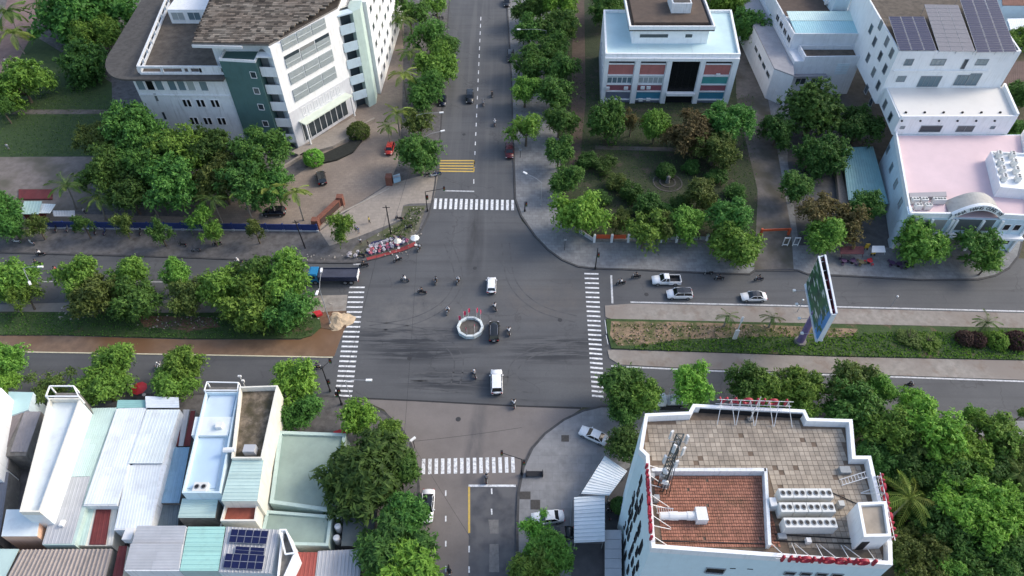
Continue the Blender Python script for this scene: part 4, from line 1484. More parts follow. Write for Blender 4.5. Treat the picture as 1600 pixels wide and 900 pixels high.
for i, (u, v) in enumerate(((1018, 745), (1025, 780), (1045, 745))):
    tag(MB().box(*P(u, v, ZD + .5), ZD + .06, .6, .5, .9 + .2 * i).build('equipment_cabinet', STEELG), ('grey cabinet left of the antenna mast by the divider wall', 'grey cabinet below the antenna mast on the red terrace', 'grey cabinet right of the antenna mast foot')[i], 'cabinet', 'cabinets by the antenna mast')


def letter_sign(name, label, a, b, z, letters, size, back, group=None, mirror=False, legs=8, tilt=90):
    """rooftop letters on a steel frame from a to b; braces run to points `back` metres behind"""
    ax, ay = a
    d = Vector((b[0] - a[0], b[1] - a[1], 0))
    L = d.length
    rz = math.atan2(d.y, d.x)
    t = thing(name, label, 'sign', (ax, ay, z), rz, group)
    fr = MB()
    for hz_ in (.1, size * .85):
        fr.tube((0, .05, hz_), (L, .05, hz_), .04, n=4)
    for i in range(legs):
        x = L * (i + .5) / legs
        fr.tube((x, .05, -.1), (x, .05, size * .9), .035, n=4)
        fr.tube((x, .05, size * .8), (x + (.5 if i % 2 else -.5), back, -1.0), .045, n=4)
    fr.build('frame', STEELW, t)
    for i, chx in enumerate(letters):
        if chx == ' ':
            continue
        o = link('letter', glyph(chx, size * 1.35, .14, REDSIGN, .03), t)
        o.rotation_euler = (R(tilt), 0, 0)
        o.location = (L * (i + .5) / len(letters), -.12, .02)
        if mirror:
            o.rotation_euler = (R(tilt), 0, R(180))
            o.location = (L * (len(letters) - i - .5) / len(letters), .22, .02)
    return t


letter_sign('rooftop_sign', 'red letter sign seen from behind along the north parapet of the white building', P(1118, 632, ZP), P(1236, 636, ZP), ZP, 'IOHOAV', 1.25, -2.2, mirror=True)
letter_sign('rooftop_sign', 'row of red letters along the south parapet of the tall white building', P(1212, 873, ZP), P(1372, 880, ZP), ZP - .15, 'IHOHOCHOI', 1.25, 2.2)
letter_sign('rooftop_sign', 'long red letter row edge-on along the west parapet of the white building', P(1011, 724, ZP), P(1019, 850, ZP), ZP - .2, 'IHOHOCHOI', 1.05, 2.4)
letter_sign('rooftop_sign', 'red letter row on the east parapet beside the stair house of the white building', P(1396, 848, ZP), P(1373, 742, ZP), ZP - .3, 'IHOHOCH', 1.0, 2.0)
fp = thing('flagpole', 'slim white flagpole leaning up from the tan terrace by the red letters', 'flagpole', (*P(1171, 657, ZD), ZD))
MB().tube((0, 0, 0), (0, 0, 5.2), .07, .05, 6).build('pole', STEELW, fp)
MB().box(0, 0, 0, .6, .6, .35).build('base', CONC, fp)
for nm, a, b, lb in (('ladder_frame', (1315, 752), (1352, 744), 'white steel ladder frame lying at the east parapet of the white building'), ('ladder_frame', (1026, 795), (1052, 802), 'white steel ladder frame on the red terrace behind the red letters')):
    p, q = P(*a, ZD + .5), P(*b, ZD + .5)
    f = MB()
    for o_ in (-.35, .35):
        f.tube((p[0], p[1] + o_, ZD + .2), (q[0], q[1] + o_, ZD + .9), .05, n=4)
    for i in range(8):
        s = lerp(p, q, (i + .5) / 8)
        f.tube((s[0], s[1] - .35, ZD + .2 + .7 * (i + .5) / 8), (s[0], s[1] + .35, ZD + .2 + .7 * (i + .5) / 8), .03, n=3)
    tag(f.build(nm, STEELW), lb, 'ladder')

# ================================================================ carports and yard, south
def sheetroof(name, label, cat, q, mat, post=True, pitch=.6):
    t = thing(name, label, cat, centre(q))
    corr(q, pitch, .09).build('roof', mat, t, True)
    if post:
        pb = MB()
        for i in range(4):
            c = bil(q, .04 if i in (0, 3) else .96, .04 if i < 2 else .96)
            pb.tube((c[0], c[1], 0), (c[0], c[1], c[2] - .06), .07, n=5)
        pb.build('posts', STEELG, t, True)
    return t


def qz(zs, *pts):
    return [(*P(u, v, z), z) for (u, v), z in zip(pts, zs if hasattr(zs, '__len__') else [zs] * 4)]


sheetroof('carport', 'tilted pale metal carport set diagonally beside the dark tree', 'carport', qz((3.2, 2.8, 2.8, 3.2), (908, 771), (945, 712), (980, 736), (952, 774)), WSHEET)
sheetroof('carport', 'ribbed pale metal carport standing straight along the parked cars', 'carport', qz((2.8, 3.2, 3.2, 2.8), (897, 777), (897, 848), (945, 846), (945, 773)), WSHEET)
lp = thing('ramp_roof', 'pale slab-covered ramp roof between the carport and the white building', 'roof', (*P(958, 865), 0))
for i in range(5):
    a, b = 828 + i * 15, 842.5 + i * 15
    MB().prism(PP(2, (945, a), (971, a), (971.5, b), (945, b)), 1.8, 2.0).build('panel', LGSHEET, lp, True)
MB().prism(PP(1.8, (946, 829), (970, 829), (970.5, 900), (946, 900)), 0, 1.79).build('wall', CONC, lp, True)
sd_ = MB().prism(PP(.12, (893, 850), (943, 850), (943, 960), (892, 960)), KH, .26)
structure('dark_paved_yard', sd_, M('dark_slabs', (.10, .095, .10), .9, .2, .8))
structure('yard_floor', MB().sheet(PP(KH, (945, 760), (975, 735), (1000, 720), (975, 900), (945, 900)), Z2), M('yard_dark', (.075, .075, .08), .9, .2, .8))
tag(MB().path([(*P(u, v, 1.1), .55) for u, v in ((945, 706), (905, 770), (893, 780), (891, 850))], .06).build('fence_rail', FRAMEG), 'grey boundary rail running along the back of the two carports', 'fence')
for (a, b, c, d), lb in (((877, 680, 889, 690), 'square iron grate set in the apron beside the diagonal white sedan'), ((812, 768, 829, 780), 'iron grate at the kerb left of the apron'), ((829, 781, 844, 796), 'concrete cover beside the iron grate on the apron')):
    tag(MB().prism(PP(KH, (a, b), (c, b), (c, d), (a, d)), KH, KH + .03).build('drain_cover', M('iron_grate', (.07, .065, .06), .7, .3, 4) if 'iron_grate' not in bpy.data.materials else bpy.data.materials['iron_grate']), lb, 'drain cover')

# ================================================================ row of houses, south-west
def house(label, px, z, wall, roof=None, par=.5, ribs=None, base=0., cat='house', name='house', slope=0., pw=.22, walls=True):
    """px: NW, NE, SE, SW roof corners as photographed, at height z"""
    q = PP(z, *px)
    t = thing(name, label, cat, centre(q))
    if walls:
        MB().prism(q, base, z - par if par else z - .03).build('wall', wall, t, True)
    if par:
        ring(MB(), q, pw, z - par, z).build('parapet', wall, t, True)
        q = inset(q, pw + .02)
        # inset() may flip the order; put NW first again
        q = sorted(q, key=lambda p: -p[1])
        q = sorted(q[:2], key=lambda p: p[0]) + sorted(q[2:], key=lambda p: -p[0])
    zz = z - par + .06 if par else z + .02
    if ribs:
        corr([(*q[0], zz), (*q[1], zz + slope), (*q[2], zz + slope), (*q[3], zz)] if ribs == 'ns' else [(*q[0], zz + slope), (*q[3], zz), (*q[2], zz), (*q[1], zz + slope)], .5, .06).build('roof', roof, t, True)
    elif roof:
        MB().prism(q, zz - .05, zz).build('roof', roof, t, True)
    return t


def rsheet(t, px, z, mat, ribs='ns', dz=0, name='roof_sheet', pitch=.35, h=.022):
    q = PP(z, *px)
    corr([(*q[0], z + dz), (*q[1], z + dz), (*q[2], z), (*q[3], z)] if ribs == 'ns' else [(*q[0], z + dz), (*q[3], z), (*q[2], z), (*q[1], z + dz)], pitch, h).build(name, mat, t, True)


house('white wall house cut by the left edge of the photo', [(-40, 606), (2, 606), (-22, 730), (-70, 730)], 8, WHITE2, LSHEET, .4)
h = house('small house with a plain aqua roof next to the left edge', [(13, 612), (52, 613), (44, 640), (16, 650)], 4.5, BLUEW, M('aqua_roof', (.42, .60, .60), .6, .08, .5), 0)
h = house('low house with two faded brown-grey sheet roofs left of the narrow white house', [(22, 643), (64, 643), (40, 712), (5, 712)], 4.2, CONC, None, 0)
rsheet(h, ((21, 644), (36, 644), (10, 700), (-6, 700)), 4.25, M('faded_brown_sheet', (.21, .185, .185), .7, .15, .6))
rsheet(h, ((38, 643), (64, 643), (42, 706), (16, 706)), 4.3, M('faded_grey_sheet', (.27, .255, .265), .7, .15, .6))
h = house('low dark grey roofed house at the left edge below the brown sheets', [(-30, 690), (18, 690), (12, 732), (-50, 732)], 3.5, CONC, GSHEET, 0, 'ns')
h = house('low slate-coloured roof at the left edge beside the tall narrow house', [(-40, 738), (14, 738), (-2, 850), (-60, 850)], 3.4, CONC, M('slate_sheet', (.17, .18, .21), .6, .15, .6), 0, 'ns')

h = house('tall narrow white house with open roof frame and long white metal roof', [(76, 622), (126, 622), (62, 800), (30, 800)], 9.0, CREAM, LSHEET, .9, None)
h.children[2].data.materials[0] = LSHEET
pg = MB()
fq = PP(9.0, (82, 608), (119, 608), (127, 624), (76, 624))
for i, (x, y) in enumerate(fq):
    pg.tube((x, y, 8.0), (x, y, 9.8), .12, n=4)
    x2, y2 = fq[(i + 1) % 4]
    pg.tube((x, y, 9.8), (x2, y2, 9.8), .12, n=4)
pg.build('roof_frame', WHITE2, h, True)
MB().prism(fq, 0, 8.0).build('front_terrace', CONC, h, True)
h = house('low white annex with a peach side wall south of the tall narrow house', [(10, 796), (64, 796), (58, 838), (2, 838)], 5.6, PEACH, LSHEET, 0)
h = house('house with a long roof half pale green and half lilac grey', [(126, 638), (182, 637), (116, 851), (66, 851)], 5.0, PALEGREEN, None, 0)
rsheet(h, ((126, 638), (182, 637), (141, 744), (97, 745)), 5.05, PGSHEET)
rsheet(h, ((97, 745), (141, 744), (112, 849), (66, 850)), 5.0, LGSHEET)
tag(MB().box(*P(99, 819, 5.1), 5.1, .5, .8, .5).build('roof_vent', STEELW), 'small white vent box on the lilac grey half roof', 'vent')
h = house('house with a long bright white metal roof between green and ribbed roofs', [(184, 638), (229, 637), (183, 790), (130, 790)], 5.3, WHITE, None, 0)
rsheet(h, ((182, 639), (228, 638), (184, 788), (131, 788)), 5.35, WSHEET)
rsheet(h, ((184, 625), (227, 625), (229, 637), (182, 638)), 5.0, M('sea_green_awning', (.25, .46, .44), .6, .1, .6), 'ew', name='awning')
h = house('low shed with a pale sheet and a dark red gap below the bright white roof', [(128, 792), (182, 792), (174, 853), (115, 853)], 4.0, CREAM, None, 0)
rsheet(h, ((128, 792), (148, 792), (133, 852), (114, 852)), 4.05, PGSHEET)
rsheet(h, ((151, 792), (174, 792), (165, 851), (139, 851)), 4.1, DKRED)
rsheet(h, ((176, 792), (184, 792), (176, 852), (168, 852)), 4.05, CREAM)
h = house('house with a ribbed lilac white metal roof in two lengths', [(231, 640), (281, 640), (235, 828), (178, 828)], 5.2, WHITE, None, 0)
rsheet(h, ((229, 640), (281, 640), (254, 724), (200, 724)), 5.45, LSHEET)
rsheet(h, ((200, 727), (252, 727), (234, 826), (179, 826)), 5.2, WSHEET)
rsheet(h, ((227, 619), (279, 621), (280, 637), (228, 637)), 5.5, WSHEET, 'ew', name='awning')
h = house('low blue metal roof in the gap left of the pale blue house', [(262, 699), (296, 699), (280, 786), (240, 786)], 4.0, CONC, BLUESHEET, 0, 'ns')
h = house('dark grey ribbed roof below the blue metal roof', [(243, 786), (281, 786), (278, 822), (236, 822)], 3.4, CONC, DKSHEET, 0, 'ns')
h = house('low shack with dark red sheets and pale planks in the narrow alley', [(284, 640), (306, 640), (293, 697), (266, 697)], 3.6, CONC, None, 0)
rsheet(h, ((274, 672), (284, 672), (278, 697), (266, 697)), 3.65, DKRED)
rsheet(h, ((286, 640), (296, 640), (286, 697), (279, 697)), 3.75, LGSHEET)
rsheet(h, ((298, 642), (305, 642), (297, 697), (287, 697)), 3.65, DKRED)
h = house('pale blue two-part house with white rims and light blue roofs', [(321, 612), (373, 612), (344, 770), (284, 770)], 8.6, BLUEW, None, .9)
q = PP(7.9, (329, 618), (369, 618), (361, 652), (312, 652))
MB().prism(q, 7.0, 8.0).build('roof', M('light_blue_membrane', (.55, .66, .75), .5, .07, .4), h, True)
q = PP(8.0, (306, 653), (366, 653), (357, 682), (300, 682))
MB().prism(q, 7.0, 8.3).build('middle_deck', LSHEET, h, True)
q = PP(7.6, (306, 686), (350, 686), (337, 764), (293, 764))
MB().prism(q, 7.0, 7.8).build('roof', M('sky_blue_membrane', (.46, .60, .74), .5, .07, .4), h, True)
fr = MB()
fq = PP(8.6, (324, 598), (373, 599), (372, 611), (320, 611))
for i, (x, y) in enumerate(fq):
    fr.tube((x, y, 7.5), (x, y, 8.8), .12, n=4)
    x2, y2 = fq[(i + 1) % 4]
    fr.tube((x, y, 8.8), (x2, y2, 8.8), .1, n=4)
fr.build('roof_frame', WHITE2, h, True)
MB().prism(fq, 0, 7.5).build('front_terrace', CONC, h, True)
tag(MB().box(*P(343, 665, 8.6), 8.3, .9, .9, .6).build('roof_hatch', STEELW), 'small white hatch on the middle deck of the pale blue house', 'hatch')
x, y = P(318, 767, 7.2)
condenser(x, y, 6.6, 0, 'lone white air conditioner at the south end of the pale blue house', None, 1.5)
h = house('lower annex with a pale aqua roof below the pale blue house', [(285, 779), (341, 779), (336, 809), (278, 809)], 6.5, CONC, PGSHEET, 0, 'ew')
h = house('tall house with an overgrown dirt terrace and bright white east wall', [(374, 604), (434, 602), (409, 716), (361, 716)], 9.0, CREAM, DIRTDECK, 1.1)
wt = thing('water_tank', 'small white horizontal water tank at the edge of the overgrown terrace', 'tank', (*P(358, 703, 9), 7.9))
MB().tube((-.8, 0, 1.0), (.8, .1, 1.0), .38, n=10).build('vessel', STEELW, wt)
MB().box(-.5, 0, 0, .12, .5, .65).box(.5, 0, 0, .12, .5, .65).build('stand', STEELG, wt)
tag(MB().box(*P(391, 703, 8.6), 7.95, 1.6, 1.1, 1.2).build('concrete_box', LGSHEET), 'grey concrete box at the south end of the overgrown terrace', 'box')
h = house('pale green sheet roof of the house south of the overgrown terrace', [(363, 718), (412, 718), (402, 783), (346, 783)], 8.4, CREAM, PGSHEET, 0, 'ew')
h = house('red tiled balcony with cream rim below the pale green sheet roof', [(352, 785), (403, 785), (399, 814), (344, 814)], 7.0, CREAM, REDDECK, .7)
h = house('low cream house end south of the red tiled balcony', [(345, 816), (402, 816), (402, 828), (342, 828)], 4.5, CREAM, CONC, .3)
h = house('large sage green flat roof beside the dark feathery tree', [(436, 673), (541, 677), (523, 800), (421, 786)], 4.2, PALEGREEN, SAGE, .4, pw=.5)
h = house('smaller sage green flat roof south of the large one', [(416, 797), (519, 805), (513, 853), (404, 850)], 4.0, PALEGREEN, SAGE, .35, pw=.4)
h = house('narrow dark flat roof right of the sage green roofs', [(538, 800), (590, 795), (580, 853), (533, 853)], 3.6, CONC, M('grey_green_deck', (.12, .14, .14), .85, .2, .5), 0)
for i, v in enumerate((806, 823, 841)):
    t = thing('water_tank', ('northern', 'middle', 'southern')[i] + ' of three upright white tanks between the sage roof and the dark roof', 'tank', (*P(530 - 2 * i, v, 3.5), 2.2), 0, 'tanks beside the sage roofs')
    MB().tube((0, 0, .1), (0, 0, 1.5), .45, n=12).ball((0, 0, 1.5), .45, 12, 3, .4, 0).build('vessel', STEELW, t)
    MB().tube((0, 0, -2.2), (0, 0, .1), .3, n=8).build('stand', STEELG, t)

# bottom row
h = house('grey ribbed metal roof at the bottom of the photo with a dark edge', [(216, 823), (292, 823), (280, 892), (195, 892)], 7.0, WHITE, None, 0)
rsheet(h, ((216, 823), (292, 823), (286, 850), (206, 850)), 7.1, LGSHEET, 'ew', .3)
rsheet(h, ((206, 851), (286, 851), (279, 890), (194, 890)), 7.0, LGSHEET, 'ew', .35)
h = house('mint green metal roof between the grey roof and the solar roof', [(294, 823), (352, 823), (341, 892), (281, 892)], 7.0, PALEGREEN, MINT, 0, 'ew')
sr = house('house with a pale roof carrying small dark solar panels', [(354, 823), (436, 828), (423, 896), (342, 894)], 7.0, WHITE, LGSHEET, 0, 'ns')
panel_array('solar_array', 'upper row of five small dark solar panels on the pale southern roof', 1, quad3(7.3, 7.5, (357, 848), (416, 851), (420, 828), (362, 826)), 5, 1, PV, lift=.2)
panel_array('solar_array', 'two sideways dark solar panels between the rows on the pale southern roof', 1, quad3(7.3, 7.4, (366, 865), (413, 868), (415, 856), (368, 853)), 2, 1, PV, lift=.2)
panel_array('solar_array', 'lower row of five small dark solar panels on the pale southern roof', 1, quad3(7.3, 7.5, (348, 888), (410, 891), (414, 868), (353, 864)), 5, 1, PV, lift=.2)
h = house('white rimmed house corner with open roof frame right of the solar roof', [(440, 828), (448, 828), (462, 864), (430, 930)], 7.6, WHITE2, CONC, .8)
fr = MB()
fq = PP(7.8, (437, 828), (447, 828), (461, 864), (446, 866))
for i, (x, y) in enumerate(fq):
    x2, y2 = fq[(i + 1) % 4]
    fr.tube((x, y, 7.8), (x2, y2, 7.8), .14, n=4)
fr.build('roof_frame', WHITE2, h, True)
h = house('house with a dark red roof strip at the bottom of the photo', [(460, 863), (496, 863), (488, 930), (448, 930)], 4.0, PEACH, M('brick_red_sheet', (.33, .085, .07), .7, .15, .6), 0, 'ns')
h = house('pale ribbed roof right of the dark red strip at the bottom', [(497, 861), (566, 858), (560, 930), (489, 930)], 4.0, CONC, LGSHEET, 0, 'ns')
h = house('large brownish ribbed roof in the bottom left corner', [(34, 859), (176, 858), (150, 960), (-20, 960)], 4.6, CONC, None, 0)
rsheet(h, ((34, 859), (176, 858), (150, 960), (-20, 960)), 4.65, RUSTSHEET, 'ns', 0, pitch=1.15, h=.2)
h = house('plain pale grey roof corner at the bottom left edge', [(-60, 857), (30, 858), (-20, 960), (-80, 960)], 4.4, CONC, PGSHEET, 0)
h = house('thin dark red roof strip beside the grey ribbed roof', [(186, 853), (199, 853), (187, 930), (170, 930)], 5.0, CREAM, DKRED, 0, 'ns')
tag(MB().box(*P(203, 836, 5.5), 4.8, 1.2, 1.6, 1.2).build('roof_box', STEELW), 'white box on the roof left of the grey ribbed roof', 'box')
# ---------------------------------------------------------------- trees
BARK = M('bark', (.13, .105, .08), .95, .3, 3)
PALMBARK = M('palm_bark', (.26, .235, .20), .9, .2, 3)
LEAF = {
    'street': leafmat('leaf_fresh_green', (0.050, 0.133, 0.021), (0.206, 0.364, 0.060)),
    'bright': leafmat('leaf_bright_green', (0.066, 0.195, 0.021), (0.248, 0.461, 0.069)),
    'deep': leafmat('leaf_deep_green', (0.030, 0.092, 0.021), (0.123, 0.258, 0.051)),
    'dark': leafmat('leaf_dark_green', (0.023, 0.063, 0.016), (0.093, 0.188, 0.039)),
    'olive': leafmat('leaf_olive', (.038, .070, .016), (.150, .205, .048)),
    'rust': leafmat('leaf_bronze', (0.078, 0.060, 0.026), (0.199, 0.170, 0.064)),
    'plum': leafmat('leaf_plum', (0.050, 0.026, 0.023), (0.114, 0.064, 0.050)),
    'palm': leafmat('leaf_palm', (0.040, 0.092, 0.020), (0.156, 0.241, 0.057)),
    'palmy': leafmat('leaf_palm_yellowish', (0.085, 0.149, 0.020), (0.270, 0.341, 0.071)),
}


def crown_mesh(name, seed, n=3600, lobes=15, flat=.8, leaf=.085, spread=.62, lr=(.30, .48), droop=0., ball=False, lean=1.3, spray=9, sl=.16):
    """many small leaf faces in sprays that stand out from a set of uneven clumps; unit crown radius"""
    rg = np.random.default_rng(seed)
    if ball:
        cen = np.zeros((1, 3))
        rad = np.array([1.])
    else:
        d = rg.normal(size=(lobes, 3))
        d[:, 2] = d[:, 2] * .8 + .15
        d /= np.linalg.norm(d, axis=1)[:, None]
        cen = d * (spread * rg.uniform(.35, 1.12, lobes))[:, None]
        cen[0] = (0, 0, .1)
        cen[:, 2] *= flat
        rad = rg.uniform(lr[0], lr[1], lobes)
    w_ = rad ** 2
    ns = n // spray
    li = rg.choice(len(rad), ns, p=w_ / w_.sum())
    d = rg.normal(size=(ns, 3))
    d[:, 2] += .3
    d /= np.linalg.norm(d, axis=1)[:, None]
    dep = 1 - (rg.random(ns) ** 2.0) * (.6 if not ball else .15)
    root = cen[li] + d * (rad[li] * dep)[:, None] * np.array([1, 1, .85])
    sd_ = d + rg.normal(size=(ns, 3)) * .45
    sd_[:, 2] += .15
    sd_ /= np.linalg.norm(sd_, axis=1)[:, None]
    if ball:
        sl = .05
    ln = sl * rg.uniform(.5, 1.5, ns)
    n = ns * spray
    tt = np.tile(np.linspace(-.4, 1, spray), ns)
    rp = lambda q: np.repeat(q, spray, axis=0)
    pos = rp(root) + rp(sd_) * (tt * rp(ln))[:, None] + rg.normal(size=(n, 3)) * leaf * .55
    pos[:, 2] -= (np.clip(tt, 0, 1) ** 2) * rp(ln) * .5
    if droop:
        pos[:, 2] -= droop * (pos[:, 0] ** 2 + pos[:, 1] ** 2)
    nr = rp(d) * .7 + rg.normal(size=(n, 3)) * .55
    nr[:, 2] += .45
    nr /= np.linalg.norm(nr, axis=1)[:, None]
    t = rp(sd_) + rg.normal(size=(n, 3)) * .7
    t -= nr * (t * nr).sum(1)[:, None]
    t /= np.linalg.norm(t, axis=1)[:, None] + 1e-9
    b = np.cross(nr, t)
    s = leaf * rg.uniform(.6, 1.25, n)
    a = (t * s[:, None] * lean, b * (s * .55)[:, None])
    fold = nr * (s * .16)[:, None]
    vs = np.stack([pos - a[0], pos - a[1] * 1. + fold, pos + a[0], pos + a[1] + fold], 1).reshape(-1, 3)
    me = bpy.data.meshes.new(name)
    me.vertices.add(4 * n)
    me.vertices.foreach_set('co', vs.astype(np.float32).ravel())
    me.loops.add(4 * n)
    me.loops.foreach_set('vertex_index', np.arange(4 * n, dtype=np.int32))
    me.polygons.add(n)
    me.polygons.foreach_set('loop_start', np.arange(0, 4 * n, 4, dtype=np.int32))
    me.polygons.foreach_set('loop_total', np.full(n, 4, dtype=np.int32))
    me.update(calc_edges=True)
    me.materials.append(LEAF['street'])
    return me


SHAPES = {
    'street': dict(n=9900, lobes=26, flat=.85, leaf=.050, spread=.74, lr=(.17, .36)),
    'big': dict(n=14400, lobes=44, flat=.66, leaf=.042, spread=.84, lr=(.12, .28), sl=.12),
    'round': dict(n=9000, lobes=34, flat=1.0, leaf=.048, spread=.66, lr=(.26, .38), sl=.09),
    'loose': dict(n=4050, lobes=18, flat=.8, leaf=.055, spread=.80, lr=(.12, .28), sl=.2),
    'feather': dict(n=13500, lobes=36, flat=.75, leaf=.046, spread=.74, lr=(.18, .34), lean=2.0, droop=.12, sl=.14),
    'egg': dict(n=16200, lobes=50, flat=1.0, leaf=.042, spread=.56, lr=(.34, .42), sl=.05),
    'ball': dict(n=4500, ball=True, leaf=.075),
}
_crowns = {}


def crown(shape, var):
    key = (shape, var)
    if key not in _crowns:
        _crowns[key] = crown_mesh('crown', sum(ord(c) for c in shape) * 13 + var * 101, **SHAPES[shape])
    return _crowns[key]


def set_mat(o, mat):
    if not o.data.materials:
        o.data.materials.append(mat)
    o.material_slots[0].link = 'OBJECT'
    o.material_slots[0].material = mat


_tn = [0]


def tree(u, v, wpx, zc, shape, leafk, label, flat=None, name='tree', cat='tree', group=None, base=KH, trunk=True, wide=1.):
    """crown centred where the photograph shows it, at height zc; the trunk stands right below"""
    _tn[0] += 1
    x, y = P(u, v, zc)
    r = wpx / 2 * depth(x, y, zc) / FOC
    t = thing(name, label, cat, (x, y, base if trunk else 0), 0, group)
    if trunk:
        rt = random.Random(_tn[0])
        mb = MB()
        tr_ = max(.10, .045 * r + .05)
        h = max(.6, zc - base - r * .45)
        bend = (rt.uniform(-.25, .25), rt.uniform(-.25, .25))
        mb.path([(0, 0, -.1), (bend[0] * .6, bend[1] * .6, h * .55), (bend[0], bend[1], h)], [tr_ * 1.25, tr_, tr_ * .85], 6)
        for k in range(5):
            a = k * 1.26 + rt.uniform(-.3, .3)
            rr_ = r * rt.uniform(.4, .62)
            mb.path([(bend[0], bend[1], h * .94), (bend[0] + rr_ * .5 * math.cos(a), bend[1] + rr_ * .5 * math.sin(a), h + r * .22), (bend[0] + rr_ * math.cos(a), bend[1] + rr_ * math.sin(a), h + r * .62)], [tr_ * .6, tr_ * .4, tr_ * .15], 4)
        mb.build('trunk', BARK, t)
    c = link('crown', crown(shape, _tn[0] % 5), t, (0, 0, zc - t.location[2]), _tn[0] * 2.4)
    set_mat(c, LEAF[leafk])
    fl = flat if flat else 1.
    r *= 1.14
    c.scale = (r * wide, r * wide, r * fl)
    return t


def frond_mesh():
    mb = MB()
    n = 16
    L = 1.0
    cs = []
    for i in range(n + 1):
        s = i / n
        cs.append((s * .92 * L, 0, .34 * s - .72 * s * s))
    for i in range(n):
        x0, _, za = cs[i]
        x1, _, zb_ = cs[i + 1]
        wd = .15 * math.sin(math.pi * (.12 + .85 * (i + .5) / n)) + .03
        for sg in (-1, 1):
            mb.add([(x0, 0, za), (x1 - .035, 0, zb_), (x1 + .05, sg * wd, zb_ - wd * .6), (x0 + .10, sg * wd, za - wd * .6)], [(0, 1, 2, 3) if sg > 0 else (3, 2, 1, 0)])
    for i in range(0, n, 3):
        mb.tube(cs[i], cs[min(n, i + 3)], .012, .008, 3, False)
    return mb


_fr = {}


def palm(u, v, wpx, zc, leafk, label, nf=15, base=KH, group=None, lean=0.):
    x, y = P(u, v, zc)
    r = wpx / 2 * depth(x, y, zc) / FOC
    t = thing('palm_tree', label, 'palm', (x, y, base), 0, group)
    h = zc - base
    MB().path([(lean, 0, -.1), (lean * .4, 0, h * .5), (0, 0, h)], [.2, .15, .12], 7).build('trunk', PALMBARK, t)
    if h > 3:
        MB().tube((0, 0, h - .1), (0, 0, h + .5), .13, .07, 6).build('crownshaft', LEAF['palmy'], t)
    if leafk not in _fr:
        _fr[leafk] = frond_mesh().mesh('frond', LEAF[leafk])
    rt = random.Random(int(u * 7 + v))
    for i in range(nf):
        f = link('frond', _fr[leafk], t, (0, 0, h + .35))
        el = rt.uniform(-.25, .75)
        f.rotation_euler = (rt.uniform(-.25, .25), -el, i * 2.4 + rt.uniform(-.2, .2))
        k = r * rt.uniform(.95, 1.2)
        f.scale = (k, k, k)
    return t


T = tree
# --- west median row
T(18, 436, 74, 4.2, 'street', 'street', 'yellow-green median tree cut by the left edge, behind the double lamp')
T(38, 463, 44, 3.6, 'loose', 'street', 'thin low branch crown beside the left-edge median tree')
T(122, 437, 70, 4.8, 'street', 'street', 'leftmost full tree of the median row between two bare gaps', 1.15)
T(158, 462, 76, 4.2, 'street', 'olive', 'dull olive median tree between the first and third tree')
T(199, 430, 62, 5.0, 'street', 'street', 'median tree with a bright yellow-green top, third from the left edge gap', 1.1)
T(212, 470, 74, 4.0, 'street', 'deep', 'deeper green lower median tree below the yellow-green topped one')
T(273, 428, 44, 5.2, 'street', 'street', 'narrow bright-topped median tree standing alone in the middle of the row', 1.3)
T(290, 465, 64, 4.0, 'street', 'olive', 'olive lower crown under the narrow bright-topped median tree')
T(352, 452, 74, 4.4, 'street', 'street', 'median tree left of the densest clump, over the reddish soil', 1.15)
T(392, 428, 68, 5.0, 'street', 'deep', 'median tree at the back of the dense clump behind the truck')
T(392, 480, 90, 4.0, 'street', 'street', 'broad median tree at the front of the dense clump')
T(438, 437, 86, 5.2, 'street', 'street', 'tall full median tree closest to the blue truck', 1.1)
T(452, 485, 72, 3.8, 'street', 'deep', 'low median tree at the clump end by the red tarp')
# --- street trees along the south-west houses
T(8, 566, 62, 4.6, 'street', 'street', 'street tree at the left edge above the aqua roof')
T(2, 598, 46, 4.6, 'street', 'bright', 'bright street tree low at the left edge beside the white house')
T(78, 597, 62, 3.0, 'loose', 'olive', 'sparse low tree spreading over the kerb behind the narrow white house', .6)
T(166, 572, 72, 5.0, 'street', 'street', 'street tree in front of the green half roof, upper crown')
T(160, 603, 76, 4.4, 'street', 'street', 'broad lower street tree touching the narrow white house', .8)
T(286, 573, 62, 5.0, 'street', 'street', 'upper street tree between the white scooter and the blue house')
T(266, 598, 70, 4.6, 'street', 'street', 'lower street tree in front of the ribbed lilac roof', .85)
T(458, 596, 76, 5.2, 'street', 'bright', 'bright feathery street tree right of the overgrown terrace')
T(466, 640, 62, 4.2, 'street', 'deep', 'darker tree tucked beside the white east wall below the bright one')
T(560, 655, 62, 4.6, 'round', 'bright', 'rich green rounded tree on the south-west corner by the traffic poles')
T(608, 684, 52, 3.6, 'street', 'street', 'small corner tree between the rounded tree and the dark feathery tree')
T(572, 738, 138, 6.5, 'feather', 'dark', 'large dark feathery tree beside the sage green roof', .75)
T(622, 730, 60, 5.4, 'feather', 'deep', 'mid green tree on the street side of the dark feathery tree', .9)
T(632, 808, 76, 5.6, 'feather', 'deep', 'mid green feathery tree next to the white sedan on the south road')
T(612, 850, 110, 5.8, 'feather', 'dark', 'dark broad feathery tree below the white sedan', .7)
T(620, 895, 108, 5.4, 'feather', 'bright', 'bright green tree cut by the bottom edge beside the south road', .8)
# --- south-east apron
T(975, 693, 62, 3.4, 'round', 'dark', 'dark olive tree squeezed between the diagonal sedan and the white building', .8)
T(843, 828, 52, 4.0, 'loose', 'bright', 'small airy tree in front of the parked pale sedan')
T(858, 868, 74, 5.0, 'feather', 'street', 'feathery tree right of centre at the bottom of the apron')
T(838, 896, 84, 5.0, 'feather', 'street', 'feathery tree cut by the bottom edge on the apron')
T(968, 790, 24, 1.6, 'ball', 'dark', 'small dark shrub in the yard behind the straight carport', name='shrub', cat='shrub')
